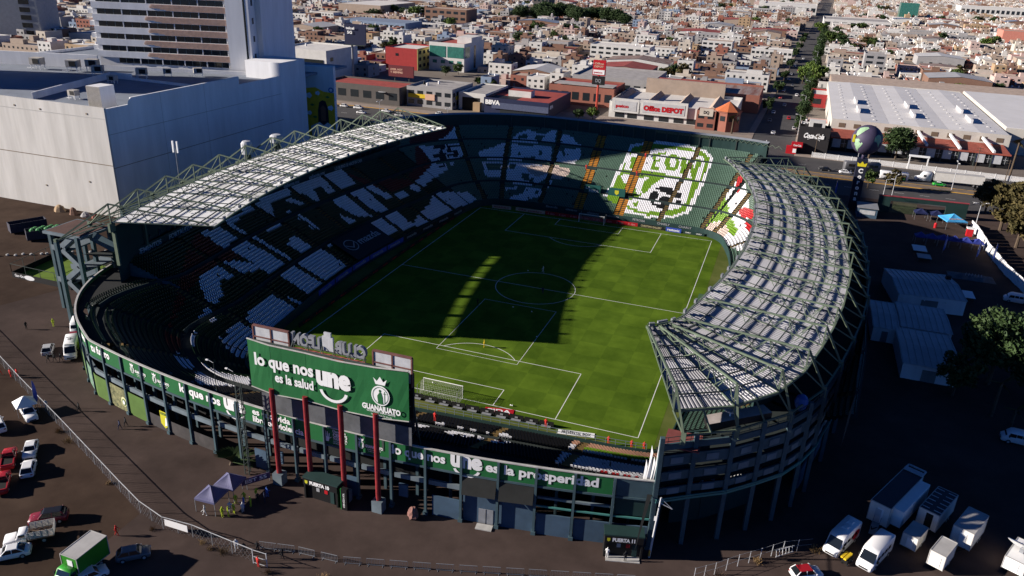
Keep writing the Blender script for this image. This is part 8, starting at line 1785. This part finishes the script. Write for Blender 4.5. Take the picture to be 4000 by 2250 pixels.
gp_ = thing('gate_pillar', 'black pillar with green edge right of the Puerta 10 booth', 'pillar', (0.2, -84.0, 0)); b = MB(); b.box((0, 0, 1.7), (0.9, 0.6, 3.4)); b.build('body', M_black, gp_); b = MB(); b.box((-0.47, 0, 1.7), (0.06, 0.62, 3.4)); b.build('green_edge', mat('edge_green', (0.02, 0.30, 0.05), 0.6, 0.1), gp_); b = MB(); put_text(b, 'CERVEZA SOL', (0.1, -0.32, 0.4), (0, 0, 1), (-1, 0, 0), 0.25, 2.4, 0, 0.02); b.build('lettering', M_letter, gp_)
canopy(-16.4, -90.4, 3.1, 3.1, 2.2, 3.5, M_tentp, 'front slate-blue canopy of the pair on the apron', 0.05); canopy(-15.9, -87.2, 3.1, 3.1, 2.2, 3.5, M_tentp, 'rear slate-blue canopy of the pair on the apron', 0.05)
pb = thing('banner_stand', 'purple banner with white numerals beside the canopies', 'banner', (-14.0, -84.2, 0), 0.9); b = MB(); b.box((0, 0, 1.0), (4.0, 0.08, 1.0)); b.build('cloth', mat('banner_purple', (0.07, 0.05, 0.12), 0.7, 0.1), pb); b = MB(); put_text(b, 'EST 55', (-1.5, -0.06, 0.75), (1, 0, 0), (0, 0, 1), 0.55, 3.0, 0, 0.03); b.build('lettering', M_letter, pb)
for s in (-1.9, 1.9): b = MB(); b.bar((s, 0, 0), (s, 0, 1.5), 0.06); b.build('leg', M_grey, pb)
pl = palm(-20.2, -81.6, 0.5, 'bushy low palm against the facade', 1.45, 'palm_tree', 0.15); rk2 = MB(); rq = random.Random(8); rk2.loft([[(0.75*q*rq.uniform(0.75, 1.2)*math.cos(a), 0.7*q*rq.uniform(0.75, 1.2)*math.sin(a), z+rq.uniform(-0.1, 0.1)) for a in [i*0.698 for i in range(9)]] for q, z in ((0.8, 0), (1.0, 0.4), (0.95, 0.9), (0.8, 1.4), (0.35, 1.8))]); o = rk2.build('boulder', mat('pink_stone', (0.20, 0.10, 0.085), 0.95, 0.3, scale=3), None, False, (9.5, -82.2, 0)); tag(o, 'upright pink boulder standing at the foot of the facade', 'boulder')
# chain link fence
fc = thing('chain_fence', 'long wire fence with pale top rail round the apron', 'fence', (0, 0, 0)); FP = [(-95, -64.5), (-65.9, -77.2), (-48.9, -84.4), (-30.0, -92.6), (-24.3, -95.0), (-19.3, -96.4), (-14.8, -96.2), (-8.3, -96.8), (-4.8, -97.1)]
for i, (p, q) in enumerate(zip(FP, FP[1:])):
    b = MB(); b.bar((*p, 2.0), (*q, 2.0), 0.07); b.build('top_rail', M_greyl, fc); l = math.hypot(q[0]-p[0], q[1]-p[1]); n = max(1, round(l/3))
    for k in range(n): c = lerp(p, q, k/n); b = MB(); b.bar((*c, 0), (*c, 2.1), 0.06); b.build('post', M_grey, fc)
    b = MB()
    for k in range(int(l/0.6)): c = lerp(p, q, k/int(l/0.6)); e = lerp(p, q, (k+1)/int(l/0.6)); b.bar((*c, 0.05), (*e, 1.0), 0.012, caps=False); b.bar((*c, 1.0), (*e, 2.0), 0.012, caps=False); b.bar((*e, 0.05), (*c, 1.0), 0.012, caps=False); b.bar((*e, 1.0), (*c, 2.0), 0.012, caps=False)
    o = b.build('wire_mesh', M_grey, fc); o['kind'] = 'stuff'
b = MB(); b.box((-17.2, -96.35, 1.2), (3.6, 0.06, 1.0)); b.build('blank_banner', M_letter, fc)
_bm = MB(); 
for z in (0.1, 1.05): _bm.bar((-1.1, 0, z), (1.1, 0, z), 0.05)
for k in range(12): _bm.bar((-1.1+k*0.2, 0, 0.1), (-1.1+k*0.2, 0, 1.05), 0.025)
_bm.bar((-0.9, -0.3, 0.02), (-0.9, 0.3, 0.02), 0.05); _bm.bar((0.9, -0.3, 0.02), (0.9, 0.3, 0.02), 0.05); _bm = _bm.mesh('frame', M_grey)
BL = [(-5.9, -94.7), (-1.2, -93.7), (5.0, -93.2), (16.1, -90.0), (27.1, -86.6), (40, -82.6)]
k_ = 0
for p, q in zip(BL, BL[1:]):
    l = math.hypot(q[0]-p[0], q[1]-p[1]); n = int(l/2.35)
    for k in range(n):
        c = lerp(p, q, (k+0.5)/n); t = thing('crowd_barrier', 'grey crowd barrier in the line across the apron', 'barrier', (*c, 0), math.atan2(q[1]-p[1], q[0]-p[0]), 'crowd barriers across the apron'); inst('frame', _bm, t); k_ += 1
gf = thing('fence_gate', 'open pipe gate in the wire fence with steward standing in it', 'gate', (-3.9, -97.2, 0)); b = MB()
for x in (-1.0, 1.0): b.bar((x, 0, 0), (x, 0, 2.2), 0.09)
for z in (0.15, 1.1, 2.1): b.bar((-1, 0, z), (1, 0, z), 0.06)
b.build('frame', M_greyl, gf)
fr = thing('wire_fence', 'wire fence with leaning posts in front of the compound', 'fence', (0, 0, 0)); FR = [(46.5, -79.5), (48.8, -77.6), (51.4, -75.0), (54.0, -72.7), (56.7, -70.2), (60.2, -68.2)]
for p, q in zip(FR, FR[1:]):
    for c in (p, lerp(p, q, 0.5)): b = MB(); b.bar((*c, 0), (c[0]+0.05, c[1], 1.9), 0.07); b.build('post', M_greyl, fr)
    b = MB(); b.bar((*p, 1.8), (*q, 1.8), 0.03); b.bar((*p, 0.9), (*q, 0.9), 0.03); b.build('wire', M_grey, fr)
rk3 = thing('fallen_rack', 'bent white metal rack lying by the compound fence', 'rack', (57.0, -70.6, 0), 0.7); b = MB(); b.bar((-1.4, 0, 0.1), (1.4, 0, 0.25), 0.08); b.bar((-1.4, 0.2, 1.0), (1.4, 0.1, 1.1), 0.08)
for k in range(6): b.bar((-1.3+0.5*k, 0, 0.15), (-1.3+0.5*k, 0.2, 1.1), 0.06)
b.build('bars', M_greyl, rk3)
# dry weeds
_wd = MB(); r = random.Random(2)
for k in range(60): a = r.random()*6.28; d = r.random()*0.5; p = Vector((d*math.cos(a), d*math.sin(a), 0)); q = p+Vector((r.gauss(0, .25), r.gauss(0, .25), r.uniform(0.25, 0.7))); _wd.quad(tuple(p), tuple(p+Vector((0.03, 0.02, 0))), tuple(q+Vector((0.04, 0.02, 0))), tuple(q))
_wd = _wd.mesh('dry_weed', mat('dry_grass', (0.16, 0.10, 0.04), 0.9, 0.3, scale=2))
for k, (x, y, s) in enumerate(((-9.4, -97.3, 1.2), (-2.2, -98.0, 0.9), (4.6, -96.6, 1.3), (-45.9, -86.4, 1.2), (-49.5, -84.8, 0.9), (-33, -91.8, 0.8), (-13, -96.8, 0.8), (49.5, -78.4, 1.6), (53.8, -73.4, 1.0), (60.8, -68.4, 1.3), (-20.5, -97.0, 0.7), (-11.5, -97.2, 0.7))): o = inst('dry_weed', _wd, None, (x, y, 0), k, (s, s, s)); tag(o, 'tuft of dry weeds at the foot of the fence', 'weeds', 'dry weed tufts along the fence')
lg = MB(); lg.tube((0, 0, 0.15), (1.6, 0.9, 0.15), 0.13, 0.12, 8); o = lg.build('log', mat('pale_wood', (0.42, 0.32, 0.20), 0.9, 0.2), None, False, (3.4, -97.2, 0)); tag(o, 'short pale log lying beside the barriers', 'log')
# ================================================================ people
def figure_mesh(pose, seed):
    """one continuous skinned body; pose gives the joints"""
    P_ = dict(pelvis=(0, 0, .95), chest=(0, 0, 1.32), neck=(0, 0, 1.48), head=(0, .02, 1.60), crown=(0, .01, 1.72), nose=(0, .10, 1.60))
    sw = pose.get('step', 0.0); arm = pose.get('arm', 0.1)
    E_ = []; V_ = []; Rr = []; idx = {}
    def j(n, co, r): idx[n] = len(V_); V_.append(co); Rr.append(r)
    j('pelvis', P_['pelvis'], (.165, .12)); j('waist', (0, 0, 1.10), (.15, .11)); j('chest', P_['chest'], (.19, .13)); j('neck', P_['neck'], (.06, .06)); j('head', P_['head'], (.088, .10)); j('crown', P_['crown'], (.07, .085)); j('nose', P_['nose'], (.02, .02))
    E_ += [('pelvis', 'waist'), ('waist', 'chest'), ('chest', 'neck'), ('neck', 'head'), ('head', 'crown'), ('head', 'nose')]
    for s, n in ((-1, 'l'), (1, 'r')):
        f = sw*s
        j(n+'hip', (s*.10, 0, .88), (.10, .10)); j(n+'knee', (s*.11, f*.35+.03, .48), (.062, .065)); j(n+'ankle', (s*.115, f*.55-.05*abs(sw), .09), (.042, .045)); j(n+'toe', (s*.13, f*.55+.16, .045), (.04, .035))
        E_ += [('pelvis', n+'hip'), (n+'hip', n+'knee'), (n+'knee', n+'ankle'), (n+'ankle', n+'toe')]
        j(n+'sho', (s*.20, 0, 1.40), (.066, .066)); j(n+'elb', (s*(.25+arm*.2), -f*.2, 1.12), (.046, .046)); j(n+'wri', (s*(.25+arm*.1), -f*.38+.10+arm*.5, .90+arm*.5), (.031, .031)); j(n+'palm', (s*(.25+arm*.1), -f*.40+.14+arm*.55, .84+arm*.5), (.034, .022))
        E_ += [('chest', n+'sho'), (n+'sho', n+'elb'), (n+'elb', n+'wri'), (n+'wri', n+'palm')]
        px, py, pz = V_[idx[n+'palm']]
        for k in range(4): j(n+'f%d' % k, (px, py-.03+.022*k, pz-.085-.012*(k in (1, 2))), (.009, .009)); E_.append((n+'palm', n+'f%d' % k))
        j(n+'th', (px-s*.045, py+.03, pz-.03), (.010, .010)); E_.append((n+'palm', n+'th'))
    me = bpy.data.meshes.new('fig'); me.from_pydata(V_, [(idx[a], idx[c]) for a, c in E_], []); o = bpy.data.objects.new('fig', me); COL.objects.link(o)
    m = o.modifiers.new('s', 'SKIN'); sv = me.skin_vertices[0].data
    for i, rr in enumerate(Rr): sv[i].radius = rr
    sv[0].use_root = True
    o.modifiers.new('d', 'SUBSURF').levels = 1
    dg = bpy.context.evaluated_depsgraph_get(); out = bpy.data.meshes.new_from_object(o.evaluated_get(dg)); bpy.data.objects.remove(o); bpy.data.meshes.remove(me)
    mi = []
    for p in out.polygons:
        c = p.center; z = c.z
        if z > 1.52: mi.append(3 if (z > 1.665 or (c.y < 0.0 and z > 1.56)) else 2)
        elif z > 1.47: mi.append(2)
        elif abs(c.x) > 0.17 and z < 1.02+0.5*pose.get('arm', .1) and z > 0.6: mi.append(2)
        elif z > 0.93: mi.append(0)
        elif z > 0.10: mi.append(1)
        else: mi.append(3)
    out.polygons.foreach_set('material_index', mi); out.polygons.foreach_set('use_smooth', [True]*len(out.polygons)); out.name = 'person'
    return out
POSES = [figure_mesh({'step': 0.0, 'arm': 0.1}, 1), figure_mesh({'step': 0.45, 'arm': 0.12}, 2), figure_mesh({'step': 0.15, 'arm': 0.45}, 3)]
M_skin = mat('skin', (0.28, 0.15, 0.10), 0.7, 0.05); M_hair = mat('hair_dark', (0.012, 0.010, 0.009), 0.7, 0.1)
CLO = {'red': mat('cloth_red', (0.55, 0.03, 0.025), 0.8, 0.1), 'black': mat('cloth_black', (0.012, 0.012, 0.014), 0.9, 0.1), 'white': mat('cloth_white', (0.62, 0.62, 0.62), 0.8, 0.05), 'navy': mat('cloth_navy', (0.02, 0.025, 0.06), 0.9, 0.1), 'yellow': mat('cloth_yellow', (0.62, 0.42, 0.02), 0.8, 0.05), 'lime': mat('cloth_lime', (0.45, 0.55, 0.03), 0.8, 0.05), 'jeans': mat('cloth_jeans', (0.06, 0.08, 0.14), 0.9, 0.1), 'blue': mat('cloth_blue', (0.06, 0.14, 0.45), 0.8, 0.1), 'grey': mat('cloth_grey', (0.2, 0.2, 0.2), 0.9, 0.1)}
_pm = {}
def person(x, y, face, label, top='black', legs='black', pose=0, z=0.01, group=None, s=1.0):
    k = (pose, top, legs)
    if k not in _pm:
        me = POSES[pose].copy(); me.materials.clear()
        for m in (CLO[top], CLO[legs], M_skin, M_hair): me.materials.append(m)
        _pm[k] = me
    o = inst('person', _pm[k], None, (x, y, z), R_(face-90), (s, s, s)); return tag(o, label, 'person', group)
person(0.1, -32.3, 200, 'person in yellow top and black trousers on the penalty arc', 'yellow', 'black', 0, 0.03); person(-1.2, 9.6, 180, 'person in white top standing beyond the centre circle', 'white', 'grey', 1, 0.03); person(2.6, -2.8, 90, 'person in dark clothes inside the centre circle', 'navy', 'black', 0, 0.03); person(-8.4, -14.6, 0, 'person in dark clothes walking on the sunlit strip', 'black', 'black', 1, 0.03)
person(-23.8, -99.6, 30, 'steward in red vest walking alone on the earth lot', 'red', 'black', 1); person(-51.3, -79.2, 250, 'person in black walking along the apron by the fence', 'black', 'black', 1); person(-41.6, -80.7, 250, 'person in dark top, left one of the couple on the apron', 'navy', 'jeans', 1); person(-41.4, -79.7, 250, 'person in black top and pale trousers, right one of the couple', 'black', 'white', 1)
for k, (x, y) in enumerate(((-69.0, -69.1), (-68.3, -68.4), (-67.3, -67.9))): person(x, y, 270, '%s of three people in dark uniforms left of the ambulance' % ['left', 'middle', 'right'][k], 'black', 'black', 1)
person(-72.6, -75.6, 60, 'left person in red top at the fence by the blue flag', 'red', 'black', 1); person(-70.2, -75.6, 80, 'middle person in red top near the blue flag', 'red', 'navy', 0); person(-69.4, -75.0, 80, 'right person in red top near the blue flag', 'red', 'black', 0); person(-80, -58, 0, 'person in lime vest near the rear of the minibus', 'lime', 'black', 0); person(-83.5, -61, 0, 'person in black standing in the shadow at the left', 'black', 'black', 0); person(-56.5, -80.7, 300, 'person in white top by the fence and the pale flag', 'white', 'jeans', 0)
person(-16.2, -92.2, 210, 'person with white vest leaning beside the front canopy', 'white', 'black', 1)
for k, (x, y, t_) in enumerate(((-13.9, -91.6, 'lime'), (-13.2, -91.3, 'lime'), (-12.9, -90.5, 'lime'), (-13.6, -90.4, 'white'), (-12.0, -89.8, 'white'), (-12.5, -88.9, 'blue'), (-11.8, -88.4, 'lime'), (-13.2, -87.9, 'lime'), (-11.4, -87.4, 'black'), (-12.2, -86.6, 'lime'), (-10.6, -87.0, 'navy'), (-11.0, -85.9, 'blue'), (-13.9, -88.8, 'lime'))): person(x, y, 40*k, 'person in %s vest in the canopy crowd, %s from the front' % (t_, ordw(k)), t_, ('black', 'navy', 'jeans')[k % 3], (0, 2)[k % 2], group='people gathered beside the canopies')
person(-8.3, -96.0, 300, 'person in white top and grey trousers walking along the fence', 'white', 'grey', 1); person(-7.0, -96.2, 300, 'person in black close behind the one in white at the fence', 'black', 'navy', 1); person(-5.6, -95.4, 100, 'person in black at the start of the barriers', 'black', 'black', 2); person(-3.9, -97.6, 80, 'steward in bright red top in the pipe gate', 'red', 'black', 0); person(-2.0, -95.3, 200, 'person in black with white cap by the barriers', 'black', 'black', 1)
person(35.6, -79.8, 90, 'person in white top at the left of the Puerta 11 booth', 'white', 'jeans', 0); person(37.9, -79.6, 120, 'person in black at the doorway of the Puerta 11 booth', 'black', 'black', 0)
for k, (x, y, zz, lab) in enumerate(((20.3, -57.4, 2.1, 'steward in red vest at the railing left of the gate in the near stand'), (30.0, -55.2, 0.05, 'steward in red vest by the pitch corner mats'), (35.5, -54.6, 0.05, 'steward in red vest at the near right corner flag'), (33.6, -54.9, 0.05, 'steward in red vest crouching by the near corner'), (16.9, -69.2, 5.0, 'steward in red vest on the walkway of the near stand'), (5.4, -66.4, 4.8, 'steward in pink red vest among the black seats'), (36.2, 52.6, 0.05, 'steward in red vest at the far right corner'))): person(x, y, 90, lab, 'red', 'black', 0, zz)
for k, (x, y) in enumerate(((35.4, -10.6), (35.9, -11.8), (36.2, -9.8), (34.6, -12.6))): person(x, y, 160, '%s of the group at the right touchline' % ['tallest looking person in red', 'nearest person in red', 'person in black', 'person in black and white'][k], ('red', 'red', 'black', 'black')[k], ('black', 'navy', 'black', 'white')[k], (0, 0, 0, 1)[k], 0.06)
person(1.2, -77.2, 180, 'left person in red overalls under the billboard', 'red', 'red', 0, 8.8); person(2.0, -77.2, 180, 'right person in red overalls under the billboard', 'red', 'red', 2, 8.8); person(33.2, -70.4, 180, 'person in black by the yellow stairs of the near stand', 'black', 'black', 0, 6.1)
for k, (x, y, zz) in enumerate(((-8.2, 74.4, 9.4), (7.6, 74.4, 9.4), (8.2, 83.6, 13.0))): person(x, y, 270, 'person in red vest on the far stand %s' % ['beside the left yellow aisle', 'beside the right yellow aisle', 'high on the right yellow aisle'][k], 'red', 'white', 0, zz)
